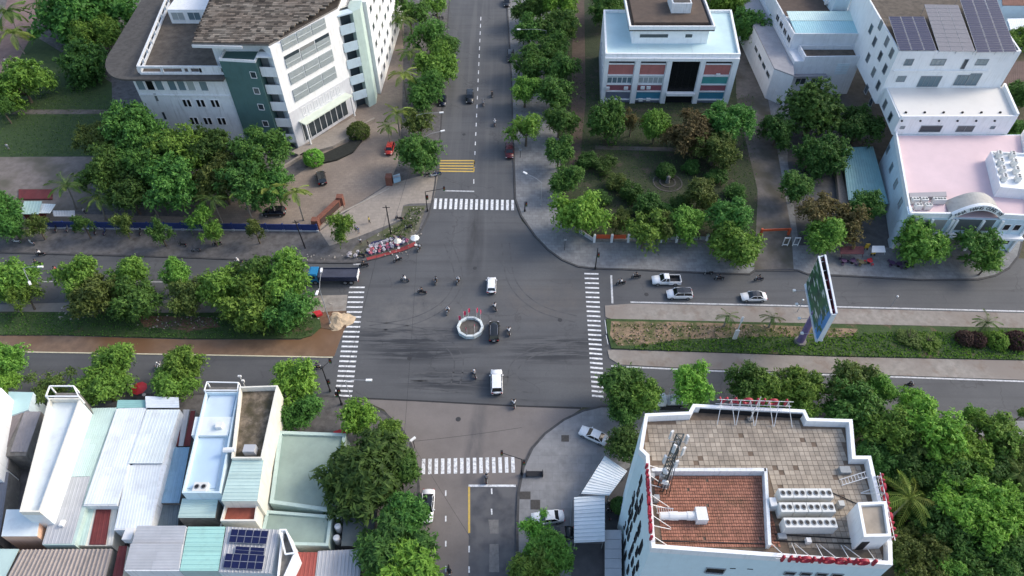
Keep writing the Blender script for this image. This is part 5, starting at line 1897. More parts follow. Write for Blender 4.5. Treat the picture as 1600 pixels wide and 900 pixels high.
# --- south-east street row
T(972, 600, 74, 5.2, 'street', 'deep', 'first street tree right of the east crossing')
T(1003, 618, 64, 5.0, 'street', 'street', 'street tree right behind the first one by the east crossing')
T(975, 640, 50, 4.0, 'street', 'deep', 'low street tree on the apron edge below the first two')
T(1084, 600, 68, 5.4, 'street', 'bright', 'bright street tree between the white truck and the red letters', 1.1)
T(1166, 597, 66, 5.2, 'street', 'deep', 'dark-sided street tree behind the red rooftop letters')
T(1205, 612, 66, 5.2, 'street', 'street', 'street tree just behind the flagpole')
T(1250, 602, 72, 5.2, 'street', 'street', 'street tree behind the north-east parapet step')
T(1258, 632, 48, 4.6, 'street', 'street', 'low crown peeking over the parapet corner of the white building')
T(1335, 600, 76, 5.6, 'street', 'olive', 'olive tree with a high crown right of the parapet')
T(1328, 635, 88, 5.0, 'street', 'deep', 'deep green tree in the dip right of the white parapet')
T(1376, 606, 50, 5.4, 'street', 'street', 'small crown beside the lone motorcyclist on the east road')
T(1432, 630, 56, 5.2, 'street', 'bright', 'bright crown at the roadside left of the small round tree')
T(1520, 648, 34, 3.4, 'round', 'street', 'small round tree alone on the pale pavement strip')
T(1598, 645, 18, 3.0, 'round', 'street', 'tiny round tree at the right edge of the pale pavement')
# --- grove at the lower right
G = 'grove trees right of the tall white building'
T(1400, 672, 86, 6.5, 'big', 'street', 'leafy grove tree beside the upper right parapet corner', group=G)
T(1455, 676, 104, 6.8, 'big', 'bright', 'bright large grove tree at the top of the grove', group=G)
T(1372, 712, 62, 5.0, 'street', 'dark', 'dark grove tree hugging the white building parapet', group=G)
T(1418, 725, 78, 5.0, 'big', 'dark', 'dark grove tree just above the coconut palm', group=G)
T(1500, 705, 84, 6.2, 'big', 'bright', 'fresh green grove tree left of the pavement notch', group=G)
T(1487, 750, 92, 5.5, 'big', 'deep', 'deep green grove tree right above the lit crown', group=G)
T(1560, 688, 84, 5.2, 'big', 'street', 'grove tree at the right edge below the pale pavement', group=G)
T(1590, 720, 70, 5.2, 'big', 'olive', 'olive grove tree at the right edge of the photo', group=G)
T(1548, 742, 80, 5.0, 'big', 'dark', 'dark grove tree in the hollow near the right edge', group=G)
T(1528, 800, 104, 7.4, 'big', 'bright', 'large sunlit yellow-green grove tree in the middle of the grove', group=G)
T(1590, 800, 84, 6.6, 'big', 'bright', 'bright grove tree at the right edge beside the sunlit one', group=G)
T(1468, 818, 90, 5.2, 'big', 'dark', 'dark grove tree below the coconut palm', group=G)
T(1530, 862, 96, 5.6, 'big', 'deep', 'deep green grove tree near the bottom right', group=G)
T(1590, 868, 86, 6.0, 'big', 'deep', 'deep green grove tree in the bottom right corner', group=G)
T(1440, 872, 84, 5.4, 'big', 'olive', 'olive grove tree beside the foot of the white building', group=G)
T(1480, 893, 70, 5.0, 'big', 'street', 'fresh grove tree cut by the bottom edge of the photo', group=G)
palm(1420, 780, 84, 6.5, 'palmy', 'coconut palm with long pale fronds beside the stair house')
palm(1590, 742, 60, 6.0, 'palm', 'palm at the right edge among the grove trees')
palm(1436, 700, 44, 6.6, 'palm', 'small palm at the top of the grove behind the parapet')
# --- north-east park and pavement trees
T(826, 14, 52, 5.0, 'street', 'deep', 'pavement tree at the top edge right of the north road')
T(828, 48, 50, 5.0, 'street', 'deep', 'second pavement tree from the top right of the north road')
T(826, 96, 54, 5.2, 'street', 'deep', 'third pavement tree from the top right of the north road')
T(820, 140, 48, 5.0, 'street', 'street', 'fresh pavement tree with its trunk showing, right of the north road')
T(822, 200, 58, 5.0, 'loose', 'street', 'airy pavement tree above the curved lamp')
T(868, 8, 60, 6.0, 'big', 'bright', 'bright tree at the top edge behind the pavement row')
T(872, 42, 60, 5.6, 'big', 'deep', 'deep green tree second from the top in the inner row')
T(862, 72, 52, 5.4, 'street', 'deep', 'deep green tree third in the inner row')
T(872, 105, 56, 5.2, 'street', 'deep', 'deep green tree fourth in the inner row')
T(866, 147, 60, 5.2, 'street', 'deep', 'deep green tree fifth in the inner row')
T(874, 187, 54, 5.0, 'street', 'deep', 'deep green tree sixth in the inner row beside the brown track')
T(873, 235, 50, 5.0, 'street', 'deep', 'deep green tree seventh in the inner row')
T(882, 278, 50, 4.6, 'street', 'deep', 'small deep green tree right above the big corner tree')
T(904, 332, 82, 5.4, 'street', 'bright', 'vivid green full tree at the park corner')
T(949, 186, 62, 6.0, 'egg', 'deep', 'dense egg-shaped tree left in front of the pale blue roofed block', 1.25)
T(1025, 196, 48, 5.0, 'egg', 'street', 'smaller egg-shaped tree before the dark glazed bay', 1.2)
T(988, 185, 30, 5.0, 'loose', 'rust', 'thin brownish tree between the two egg-shaped trees', 1.3)
T(1080, 208, 80, 5.5, 'big', 'rust', 'bronze-leaved broad tree in front of the civic block', .9)
T(1135, 192, 72, 6.5, 'big', 'deep', 'greener broad tree right of the bronze one', .95)
T(1118, 232, 66, 4.6, 'big', 'olive', 'olive crown under the bronze and green pair')
T(1095, 300, 58, 4.5, 'street', 'olive', 'olive tree in the park left of the driveway')
T(1013, 318, 50, 2.6, 'round', 'dark', 'dark rounded bush beside the garden circle', .8)
T(985, 300, 36, 2.0, 'round', 'dark', 'small dark bush left of the rounded bush')
T(1008, 362, 70, 4.6, 'loose', 'street', 'pale leaning tree on the pavement with its dark trunk showing')
T(1035, 352, 46, 4.4, 'street', 'olive', 'olive tree behind the leaning pale tree')
T(1073, 346, 60, 4.6, 'street', 'street', 'fresh green tree behind the white fence posts')
T(1140, 338, 70, 5.2, 'street', 'deep', 'deep green tree at the park corner by the driveway')
T(1150, 378, 80, 4.8, 'street', 'street', 'street tree on the pavement left of the orange barrier')
T(962, 350, 32, 3.0, 'loose', 'olive', 'thin small tree behind the red panelled fence')
T(945, 10, 56, 6, 'big', 'deep', 'tree at the top edge left of the pale blue roofed block')
T(975, -6, 50, 6, 'big', 'street', 'tree top peeking out behind the block at the top edge')
T(1135, 4, 70, 6.5, 'big', 'bright', 'bright tree behind the right end of the civic block')
T(1172, 42, 74, 6.0, 'big', 'deep', 'big tree right of the civic block at the top')
T(1180, 0, 60, 6.0, 'big', 'street', 'tree at the top edge left of the lilac building')
for i, (u, v, w_, lf, lb) in enumerate(((918, 250, 34, 'dark', 'dark shrub at the left of the shaded park path'), (965, 285, 36, 'olive', 'olive shrub left of the garden circle'), (940, 310, 34, 'dark', 'dark shrub behind the vivid corner tree'), (975, 335, 30, 'olive', 'olive shrub behind the red fence panel'), (1062, 318, 36, 'dark', 'dark shrub below the garden circle'), (1120, 275, 34, 'dark', 'dark shrub under the bronze tree'), (1150, 300, 34, 'deep', 'green shrub beside the driveway edge'), (1040, 330, 30, 'deep', 'green shrub between the circle and the fence trees'))):
    T(u, v, w_, 1.4, 'round', lf, lb, .7, name='shrub', cat='shrub')
for a, b, lb in (((935, 226), (1070, 229), 'clipped dark hedge along the upper side of the park path'), ((932, 242), (1060, 244), 'clipped dark hedge along the lower side of the park path')):
    p0, p1 = P(*a), P(*b)
    h_ = thing('hedge', lb, 'hedge', (*p0, KH))
    L_ = p1[0] - p0[0]
    hm = crown_mesh('leaves', 77, n=3600, lobes=1, lr=(1, 1), leaf=.05, sl=.05)
    co_ = np.zeros(len(hm.vertices) * 3, dtype=np.float32)
    hm.vertices.foreach_get('co', co_)
    co_ = co_.reshape(-1, 3)
    rg_h = np.random.default_rng(3)
    off = np.repeat(rg_h.uniform(0, L_, len(co_) // 4), 4)
    co_ *= (.55, .55, .45)
    co_[:, 0] += off
    co_[:, 2] += .5
    hm.vertices.foreach_set('co', co_.ravel())
    hm.update()
    o = link('leaves', hm, h_)
    o['kind'] = 'stuff'
    set_mat(o, LEAF['dark'])
# --- around the restaurant
T(1272, 172, 100, 7.0, 'egg', 'deep', 'big glossy round tree in front of the lilac-white building', .9)
T(1343, 196, 68, 5.0, 'big', 'dark', 'very dark tree between the round tree and the restaurant')
T(1288, 240, 74, 4.6, 'big', 'dark', 'very dark tree left of the teal shed')
T(1215, 205, 58, 4.0, 'big', 'dark', 'dark tree beside the driveway left of the round tree')
T(1246, 290, 54, 4.6, 'street', 'deep', 'fresh tree at the right edge of the driveway')
T(1278, 332, 64, 4.4, 'loose', 'rust', 'bronze tree left of the teal shed corner')
T(1356, 322, 50, 4.8, 'street', 'deep', 'slender tree standing before the teal shed')
T(1325, 348, 68, 4.0, 'loose', 'rust', 'bronze low tree below the teal shed')
T(1290, 370, 64, 4.6, 'street', 'street', 'bright round-topped tree by the driveway gate')
T(1443, 380, 80, 4.8, 'street', 'street', 'street tree left in front of the restaurant arch')
T(1527, 383, 66, 4.8, 'loose', 'deep', 'thinner street tree right in front of the restaurant arch')
T(1545, 408, 40, 3.8, 'street', 'street', 'small street tree right of the restaurant entrance')
T(1592, 205, 44, 5, 'big', 'deep', 'tree behind the pink terrace at the right edge')
T(1590, 150, 52, 4, 'big', 'dark', 'dark tree right of the beige terrace at the edge')
T(1594, 62, 40, 4, 'big', 'street', 'tree below the white roof at the right edge')
# --- north road west pavement
T(640, 20, 58, 6.0, 'loose', 'deep', 'tree at the top edge left of the north road')
T(683, 8, 40, 4.5, 'loose', 'street', 'airy small tree at the top edge beside the parked motorbikes')
T(670, 55, 62, 5.5, 'loose', 'deep', 'tree second from the top left of the north road')
T(693, 72, 46, 5.0, 'street', 'deep', 'tree leaning out over the north road')
T(682, 103, 70, 5.6, 'street', 'street', 'full bright tree leaning over the kerb of the north road')
T(662, 140, 62, 5.2, 'street', 'deep', 'deep green tree beside the parked blue car')
T(655, 192, 52, 4.2, 'loose', 'olive', 'pale thin tree on the pavement opposite the red van')
T(655, 243, 70, 5.2, 'street', 'deep', 'full deep green tree above the crossing corner')
# --- NW property: dense clump of big trees
G = 'dense clump of trees in front of the public building'
T(208, 205, 96, 10, 'big', 'deep', 'tall tree at the upper left of the dense clump', group=G)
T(152, 216, 62, 6.5, 'big', 'olive', 'paler thin-leaved tree at the left edge of the dense clump', group=G)
T(168, 262, 84, 8, 'big', 'deep', 'tree at the left front of the dense clump', group=G)
T(228, 250, 88, 8.5, 'big', 'deep', 'tree in the left middle of the dense clump', group=G)
T(282, 235, 92, 9, 'big', 'street', 'fresh crown in the centre of the dense clump', group=G)
T(272, 285, 92, 7, 'big', 'deep', 'broad crown at the centre front of the dense clump', group=G)
T(325, 230, 70, 9, 'big', 'dark', 'dark crown below the white wing wall', group=G)
T(342, 275, 80, 7.5, 'big', 'olive', 'mixed olive crown right of the clump centre', group=G)
T(402, 238, 84, 9.5, 'big', 'deep', 'tall crown against the sea-green stair tower', group=G)
T(384, 285, 86, 7.5, 'big', 'dark', 'dark crown at the right front of the dense clump', group=G)
T(430, 290, 60, 6.5, 'big', 'deep', 'rightmost crown of the dense clump beside the palms', group=G)
T(200, 300, 66, 6, 'street', 'dark', 'low dark crown under the left front of the clump', group=G)
# --- NW garden
T(126, 22, 130, 6.5, 'big', 'deep', 'large spreading tree on the lawn left of the public building')
T(150, 55, 70, 5, 'big', 'street', 'front lobe tree of the large lawn tree')
T(132, 100, 76, 4.0, 'round', 'dark', 'dark rounded tree in the shade by the building corner')
T(32, 132, 84, 5.2, 'big', 'street', 'loose tree beside the brown road at the left edge')
T(0, 165, 34, 5, 'street', 'deep', 'tree at the left edge above the lawn')
T(0, 320, 58, 5.2, 'street', 'deep', 'dark tree at the left edge beside the gate kiosk')
T(14, 350, 46, 4.2, 'street', 'deep', 'lower tree at the left edge by the parked motorbikes')
T(490, 247, 27, 1.5, 'ball', 'bright', 'clipped yellow-green ball shrub left of the curved planting bed', name='shrub', cat='shrub', flat=1)
T(560, 206, 30, 1.2, 'ball', 'olive', 'clipped dark ball shrub right of the forecourt', name='shrub', cat='shrub')
# --- small trees on the blue-fence pavement
for u, v, w_, lf, lb in ((55, 352, 34, 'olive', 'small tree in front of the gate kiosk'), (128, 350, 30, 'dark', 'thin dark tree at the left part of the blue fence'), (190, 348, 34, 'olive', 'thin olive tree before the second fence panel'),
                         (248, 362, 36, 'dark', 'low dark tree midway along the blue fence'), (312, 342, 42, 'street', 'fresh tree with a tall thin crown midway along the blue fence'), (330, 362, 34, 'street', 'lower fresh tree beside the tall thin one at the fence'),
                         (398, 358, 30, 'olive', 'small yellowish tree at the right part of the blue fence'), (532, 352, 44, 'street', 'airy tree in front of the brown brick gate wall')):
    T(u, v, w_, 4.0, 'loose', lf, lb, 1.4)
# --- palms
palm(105, 292, 60, 6.0, 'palm', 'leftmost royal palm behind the blue fence', lean=-1)
palm(154, 312, 50, 5.6, 'palm', 'second palm from the left behind the blue fence', lean=-1)
palm(190, 300, 46, 6, 'palm', 'third palm from the left, half under the clump')
palm(232, 308, 44, 5.5, 'palm', 'fourth palm from the left, under the clump')
palm(332, 312, 44, 6.5, 'palm', 'fifth palm, before the dark front of the clump')
palm(378, 300, 44, 7, 'palmy', 'sixth palm with yellowish fronds at the clump edge')
palm(418, 296, 48, 7.2, 'palmy', 'seventh palm, over the half-hidden dark car')
palm(462, 302, 46, 7.2, 'palmy', 'rightmost yellow-green palm by the brown gate wall')
palm(620, 178, 40, 6.0, 'palmy', 'royal palm beside the red van')
palm(606, 200, 34, 5.4, 'palm', 'short palm just above the red van')
palm(630, 118, 44, 7, 'palmy', 'royal palm left of the bright kerb tree')
palm(640, 84, 38, 7, 'palm', 'royal palm second from the top left of the north road')
palm(626, 30, 44, 7, 'palm', 'dark royal palm at the top edge left of the north road')
palm(12, 20, 62, 7, 'palm', 'palm in the top left corner')
palm(20, 52, 54, 6, 'palmy', 'palm beside the brown road in the upper left')
palm(60, 8, 40, 6, 'palm', 'palm at the top edge right of the brown road')
palm(1136, 496, 34, 2.6, 'palm', 'small palm on the east median beside the white post', 11, .2)
palm(1207, 498, 34, 2.6, 'palm', 'small palm on the east median left of the billboard', 10, .2)
palm(1540, 506, 40, 2.8, 'palm', 'bushy small palm on the east median near the right edge', 14, .2)
T(1558, 533, 27, .9, 'ball', 'bright', 'bright green clipped ball shrub on the east median', name='shrub', cat='shrub', base=.2)
T(1508, 529, 24, .8, 'ball', 'plum', 'plum-brown clipped shrub left on the east median', name='shrub', cat='shrub', base=.2)
T(1526, 531, 24, .8, 'ball', 'plum', 'plum-brown clipped shrub next to the small palm on the median', name='shrub', cat='shrub', base=.2)
T(1588, 533, 30, .8, 'ball', 'plum', 'plum-brown clipped shrub at the right edge of the median', name='shrub', cat='shrub', base=.2)
T(1420, 528, 40, .5, 'round', 'olive', 'low olive scrub patch on the east median grass', .4, name='shrub', cat='shrub', base=.2)
T(1450, 533, 36, .5, 'round', 'street', 'low green scrub patch on the east median grass', .4, name='shrub', cat='shrub', base=.2)
T(1040, 268, 26, 1., 'ball', 'dark', 'small clipped shrub at the garden circle', name='shrub', cat='shrub')
T(1080, 262, 30, 1.2, 'round', 'dark', 'dark shrub right of the garden circle', name='shrub', cat='shrub')
T(945, 258, 40, 1.5, 'loose', 'dark', 'dark shrub left in the shaded park', .7, name='shrub', cat='shrub')


def tuft_field(name, px, z, n, leafk, size, seed, label=None):
    """grass blades scattered over a patch as real geometry, one object"""
    poly = PP(z, *px)
    rg = random.Random(seed)
    xs, ys = [p[0] for p in poly], [p[1] for p in poly]
    mb = MB()
    k = 0
    while k < n:
        x, y = rg.uniform(min(xs), max(xs)), rg.uniform(min(ys), max(ys))
        if not inside(x, y, poly):
            continue
        k += 1
        h = size * rg.uniform(.5, 1.2)
        a = rg.uniform(0, 6.28)
        dx, dy = math.cos(a) * h * .5, math.sin(a) * h * .5
        bx, by = rg.uniform(-.4, .4) * h, rg.uniform(-.4, .4) * h
        mb.add([(x - dx, y - dy, z), (x + dx, y + dy, z), (x + dx * .5 + bx, y + dy * .5 + by, z + h), (x - dx * .6 + bx, y - dy * .6 + by, z + h * .9)], [(0, 1, 2, 3)])
    o = mb.build(name, LEAF[leafk])
    o['kind'] = 'stuff'
    return o


tuft_field('grass', [(0, 489), (300, 492), (490, 498), (488, 524), (300, 529), (0, 523)], .22, 2600, 'deep', .22, 1)
tuft_field('grass', [(1010, 537), (1200, 524), (1340, 520), (1600, 516), (1600, 562), (1300, 556), (1120, 550), (980, 546)], .2, 3600, 'street', .3, 2)
tuft_field('grass', [(955, 505), (1180, 509), (1340, 516), (1010, 540), (958, 540)], .21, 500, 'olive', .3, 3)
tuft_field('grass', [(0, 100), (170, 150), (176, 242), (0, 244)], KH, 2500, 'deep', .2, 4)
tuft_field('grass', [(890, 120), (1180, 150), (1184, 374), (926, 370), (884, 335)], KH, 3800, 'deep', .22, 5)
tuft_field('grass', [(640, 325), (662, 326), (650, 358), (600, 392), (560, 398), (625, 352)], KH, 500, 'olive', .3, 6)
tuft_field('undergrowth', [(1340, 690), (1600, 690), (1600, 900), (1400, 900)], 0.14, 5000, 'dark', .8, 7)
# rubble lumps on the median
rg = random.Random(12)
mb = MB()
pl = PP(.2, (955, 503), (1180, 508), (1340, 516), (1330, 527), (1060, 530), (1010, 540), (962, 540))
k = 0
while k < 380:
    x, y = rg.uniform(15, 70), rg.uniform(66, 78)
    if inside(x, y, pl):
        k += 1
        s = rg.uniform(.06, .24)
        mb.box(x, y, .19, s * rg.uniform(.7, 1.5), s, s * .6, rg.uniform(0, 3))
o = mb.build('rubble', M('rubble_lumps', (.36, .27, .19), .95, .3, 2, island=.4))
o['kind'] = 'stuff'
mb = MB()
for (ua, ub, va, vb, n) in ((215, 345, 494, 516, 60), (90, 150, 478, 500, 50), (430, 520, 470, 500, 35), (640, 660, 325, 385, 30), (590, 640, 350, 400, 40), (480, 570, 398, 408, 25)):
    for _ in range(n):
        x, y = P(rg.uniform(ua, ub), rg.uniform(va, vb))
        s = rg.uniform(.08, .26)
        mb.box(x, y, .13 if vb < 420 else .2, s * rg.uniform(.7, 1.5), s, s * .6, rg.uniform(0, 3))
o = mb.build('debris', M('pale_debris', (.42, .38, .33), .95, .3, 2, island=.5))
o['kind'] = 'stuff'
# ---------------------------------------------------------------- street furniture
LAMPW = paintmat('lamp_white', (.80, .80, .78), .4)
POLEG = M('pole_grey', (.36, .37, .38), .55, .1, 2, metal=.2)
BLUEF = M('blue_fence_paint', (.035, .06, .20), .6, .2, 1.2, grime=.3)
BRICKR = M('brown_brick_wall', (.20, .085, .06), .9, .25, 2.2)
BANNER = paintmat('orange_red_banner', (.58, .10, .035), .6)
REDC = paintmat('red_cloth', (.55, .03, .04), .6)


def at(u, v, z=KH):
    return (*P(u, v, z), z)


def lamp(base, head, zh, label, arm_z=None, r=.09, double=None, name='street_lamp'):
    """pole at base; luminaire where the photograph shows it at height zh"""
    b = at(*base)
    t = thing(name, label, 'street lamp', b)
    hx, hy = P(*head, zh)
    hd = Vector((hx - b[0], hy - b[1], zh - b[2]))
    top = (0, 0, zh - b[2] - .35)
    MB().tube((0, 0, 0), top, r, r * .6, 7).tube((0, 0, 0), (0, 0, .3), r * 1.8, r * 1.8, 8).build('pole', POLEG, t)
    MB().path([top, (hd.x * .35, hd.y * .35, zh - b[2] + .05), (hd.x, hd.y, hd.z)], r * .5, 5).build('arm', POLEG, t)
    a = math.atan2(hd.y, hd.x)
    MB().box(hd.x + .25 * math.cos(a), hd.y + .25 * math.sin(a), hd.z - .08, .95, .36, .2, a).build('lamp_head', LAMPW, t)
    if double:
        hx, hy = P(*double, zh)
        e = Vector((hx - b[0], hy - b[1], zh - b[2]))
        MB().path([top, (e.x * .35, e.y * .35, zh - b[2] + .05), (e.x, e.y, e.z)], r * .5, 5).build('arm', POLEG, t)
        a = math.atan2(e.y, e.x)
        MB().box(e.x + .25 * math.cos(a), e.y + .25 * math.sin(a), e.z - .08, .95, .36, .2, a).build('lamp_head', LAMPW, t)
    return t


lamp((845, 321), (822, 271), 6.5, 'grey lamp with a white head curving over the north-east pavement')
lamp((66, 458), (46, 441), 7.0, 'double-armed lamp in front of the left median tree', double=(61, 417))
lamp((516, 505), (502, 424), 9.5, 'tall lamp pole leaning over the dirt end of the west median', double=(496, 456))
lamp((550, 629), (574, 594), 6.5, 'lamp with a white head reaching over the west crossing')
lamp((641, 713), (643, 688), 4.0, 'slim pale lamp at the south-west kerb bend', name='street_lamp')
lamp((683, 12), (701, -8), 7, 'lamp at the top left kerb of the north road')
lamp((669, 245), (690, 205), 6, 'lamp head peeking out over the kerb beside the deep green corner tree')
lamp((655, 215), (688, 176), 6.5, 'lamp over the kerb beside the parked blue car')
lamp((852, 84), (812, 46), 7, 'lamp with a white head among the pavement trees at the top')
t = thing('camera_pole', 'white utility pole with small boxes at the kerb behind the blue house', 'pole', at(392, 622))
MB().tube((0, 0, 0), (0, 0, 6.3), .10, .07, 7).build('pole', STEELW, t)
MB().box(0, 0, 6.0, .5, .25, .3).build('lamp_head', LAMPW, t)
MB().box(.15, 0, 4.6, .4, .3, .5).build('control_box', STEELW, t)
for base, hgt, lb in (((1393, 478), 2.6, 'short white post at the upper east verge'), ((1246, 487), 3.2, 'small white globe post left of the billboard')):
    t = thing('bollard_lamp', lb, 'post', at(*base, .1))
    MB().tube((0, 0, 0), (0, 0, hgt), .06, .05, 6).build('pole', POLEG, t)
    MB().ball((0, 0, hgt), .2, 8, 5).build('globe', LAMPW, t)


def traffic_light(base, label, h=5.0, arm=None, heads=((0, 3.2),), az=0.):
    b = at(*base)
    t = thing('traffic_light', label, 'traffic light', b)
    MB().tube((0, 0, 0), (0, 0, h), .12, .08, 8).tube((0, 0, 0), (0, 0, .4), .2, .2, 8).build('pole', BLACKM, t)

    def head(x, y, z):
        hb = MB().box(x, y, z, .36, .32, 1.05, az).build('signal_head', BLACKM, t)
        for k, cn in enumerate(((.35, .02, .02), (.30, .2, .02), (.02, .22, .08))):
            nm = 'signal_lens_%s' % ('red', 'amber', 'green')[k]
            m = bpy.data.materials.get(nm) or paintmat(nm, cn, .3)
            MB().tube((x - .16 * math.sin(-az) * 0, y - .165, z + .82 - k * .31), (x, y - .20, z + .82 - k * .31), .12, n=8).build('lens', m, hb)
    if arm:
        ax, ay = P(*arm, h)
        MB().tube((0, 0, h - .05), (ax - b[0], ay - b[1], h - .05), .07, .05, 6).build('arm', BLACKM, t)
        head(ax - b[0], ay - b[1], h - .6)
    for dx, z in heads:
        head(dx + .3, 0, z)
    return t


traffic_light((668, 330), 'black traffic light whose arm reaches over the north stop line', 5.2, (694, 295))
traffic_light((930, 420), 'black traffic light pole at the north-east kerb end of the east crossing', 5.5)
traffic_light((815, 741), 'black traffic light with an arm over the south crossing', 4.6, (784, 708))
traffic_light((534, 632), 'dark traffic light pole at the lower end of the west crossing', 5.0, heads=((0, 3.4), (-.6, 2.4)))
traffic_light((516, 611), 'black traffic light standing in the lower west lane', 6.5, (516, 564), heads=((0, 2.2),))
traffic_light((820, 330), 'small black signal post at the north-east kerb', 2.6, heads=((0, 1.4),))
for u, v, h, lb in ((882, 391, 3.2, 'thin dark post on the corner pavement below the vivid tree'), (648, 700, 3.0, 'dark post at the south-west kerb above the south crossing'), (638, 737, 2.2, 'dark short post on the south-west pavement beside the feathery tree'), (813, 246, 2.5, 'dark post at the north-east kerb across from the yellow hatching')):
    t = thing('sign_post', lb, 'post', at(u, v))
    MB().tube((0, 0, 0), (0, 0, h), .06, .05, 6).build('pole', BLACKM, t)
    MB().box(0, -.05, h - .6, .5, .05, .5).build('sign_plate', FRAMEG, t)
t = thing('utility_pole', 'tall dark utility pole on the corner plot carrying the overhead cable', 'pole', at(611, 366))
MB().tube((0, 0, 0), (0, 0, 7.5), .14, .10, 8).build('pole', BLACKM, t)
MB().box(0, 0, 7.0, 1.4, .1, .1).build('cross_arm', BLACKM, t)
t = thing('utility_pole', 'dark leaning utility pole in front of the blue fence end', 'pole', at(477, 388))
MB().tube((0, 0, 0), (-.3, 0, 7.4), .13, .09, 8).build('pole', BLACKM, t)
MB().box(-.25, 0, 6.8, 1.2, .1, .1).build('cross_arm', BLACKM, t)
a, b = Vector(at(637, 272, 7.0)), Vector(at(537, 600, 5.0))


def cable(a, b, sag, label, r=.03):
    pts = [a + (b - a) * (i / 16) - Vector((0, 0, sag * 4 * (i / 16) * (1 - i / 16))) for i in range(17)]
    tag(MB().path([tuple(p) for p in pts], r, 4).build('overhead_cable', BLACKM), label, 'cable')


cable(Vector(at(640, 262, 7.2)), Vector(at(611, 360, 7.6)), .3, 'overhead cable from the deep green corner tree to the utility pole')
cable(Vector(at(605, 330, 7.4)), Vector(at(534, 604, 5.0)), .8, 'overhead cable slanting across the west side of the junction')
cable(Vector(at(652, 385, 5.2)), Vector(at(632, 676, 4.0)), .6, 'thin overhead cable running straight south past the junction', .025)
cable(Vector(at(641, 690, 3.8)), Vector(at(815, 668, 4.6)), .25, 'thin overhead cable above the mouth of the south road', .02)
cable(Vector(at(648, 700, 3.0)), Vector(at(735, 840, 4.0)), .3, 'thin overhead cable slanting over the south road', .02)

# ---- blue fence with its posts and panels
fa, fb = P(78, 357), P(497, 362)
bf = thing('fence', 'long dark blue fence with pale foot rail along the west pavement', 'fence', (*fa, KH))
NP = 16
for i in range(NP):
    p, q = lerp(fa, fb, (i + .04) / NP), lerp(fa, fb, (i + .96) / NP)
    MB().beam(p, q, .12, KH + .25, KH + 1.75).build('panel', BLUEF, bf, True)
for i in range(NP + 1):
    p = lerp(fa, fb, i / NP)
    MB().box(p[0], p[1], KH, .28, .28, 1.95).build('post', BLUEF, bf, True)
    MB().box(p[0], p[1] - .2, KH, .5, .3, .42).build('foot', LGSHEET, bf, True)
MB().beam((fa[0], fa[1] - .12), (fb[0], fb[1] - .12), .22, KH, KH + .26).build('foot_rail', LGSHEET, bf, True)
# ---- brown gate walls with name panel
gw = thing('gate_wall', 'brown brick gate wall with a recessed dark panel left of the entrance', 'wall', at(520, 340))
p, q = P(496, 358), P(534, 322)
MB().beam(p, q, .9, KH, KH + 2.2).build('wall', BRICKR, gw, True)
n_ = Vector((q[1] - p[1], -(q[0] - p[0]))).normalized()
MB().beam((lerp(p, q, .12)[0] + n_.x * .5, lerp(p, q, .12)[1] + n_.y * .5), (lerp(p, q, .86)[0] + n_.x * .5, lerp(p, q, .86)[1] + n_.y * .5), .12, KH + .7, KH + 1.9).build('name_panel', M('dark_panel', (.07, .045, .04), .7, .2, 2), gw, True)
MB().beam((p[0] + n_.x * .6, p[1] + n_.y * .6), (q[0] + n_.x * .6, q[1] + n_.y * .6), .35, KH, KH + .5).build('ledge', RAMPST, gw, True)
for e in (p, q):
    MB().box(e[0], e[1], KH, 1.3, 1.3, 2.6).build('pillar', BRICKR, gw, True)
gp = thing('gate_pillar', 'short brown brick gate pillar right of the entrance with pale boards behind', 'pillar', at(609, 287))
MB().box(0, 0, 0, 1.3, 1.5, 2.2).build('pillar', BRICKR, gp)
for i in range(3):
    MB().box(1.5 + .1 * i, .9 - .5 * i, .5, 1.6, .15, 1.2, .5).build('board', (BLUEW, LGSHEET, BLUESHEET)[i], gp)
tag(MB().beam(P(497, 352), P(608, 296), .35, 0, KH + .12).build('gate_track', M('track_concrete', (.36, .33, .29), .9, .2, 2)), 'sliding gate track across the public building entrance', 'gate track')
# ---- gate kiosk
kk = thing('kiosk', 'small gate kiosk with pale aqua roofs beside the blue fence', 'kiosk', at(60, 335))
q = PP(2.8, (38, 315), (66, 315), (60, 334), (31, 334))
MB().prism(inset(q, .3), KH, 2.6).build('wall', DKRED, kk, True)
corr(z3([q[0], q[1], q[2], q[3]], (2.9, 2.9, 2.7, 2.7)), .6).build('roof', M('aqua_kiosk_roof', (.40, .56, .54), .6, .1, .6), kk, True)
q = PP(2.4, (64, 318), (87, 319), (78, 333), (60, 333))
corr(z3(q, 2.4), .6).build('side_roof', LSHEET, kk, True)
q = PP(2.2, (82, 329), (117, 329), (117, 338), (84, 338))
corr(z3(q, 2.2), .6).build('front_roof', LGSHEET, kk, True)
MB().prism(PP(.2, (30, 297), (82, 297), (82, 312), (30, 312)), KH, KH + .3).build('floor', DKRED, kk, True)
# ---- north-east park fence
fp_ = [(905, 366), (925, 376), (978, 377)]
pf = thing('fence', 'white park fence with a red panel and white posts along the north-east pavement', 'fence', at(925, 376))
MB().beam(P(905, 364), P(926, 377), .25, KH, KH + .8).build('low_wall', LGSHEET, pf, True)
MB().beam(P(926, 378), P(1110, 380), .25, KH, KH + .5).build('low_wall', CONC, pf, True)
MB().beam(P(931, 376), P(977, 376.5), .08, KH + .5, KH + 1.5).build('panel', BANNER, pf, True)
for u in (928, 955, 981, 1032, 1056, 1080, 1103, 1125):
    MB().box(*P(u, 379), KH, .45, .45, 2.0).build('post', FRAMEW, pf, True)
for i in range(8):
    u = 986 + 15 * i
    MB().beam(P(u, 379), P(u + 13, 379.2), .05, KH + .7, KH + 1.5).build('rail', FRAMEG, pf, True)
br = thing('barrier', 'bright orange barrier gate across the park driveway', 'barrier', at(1210, 367))
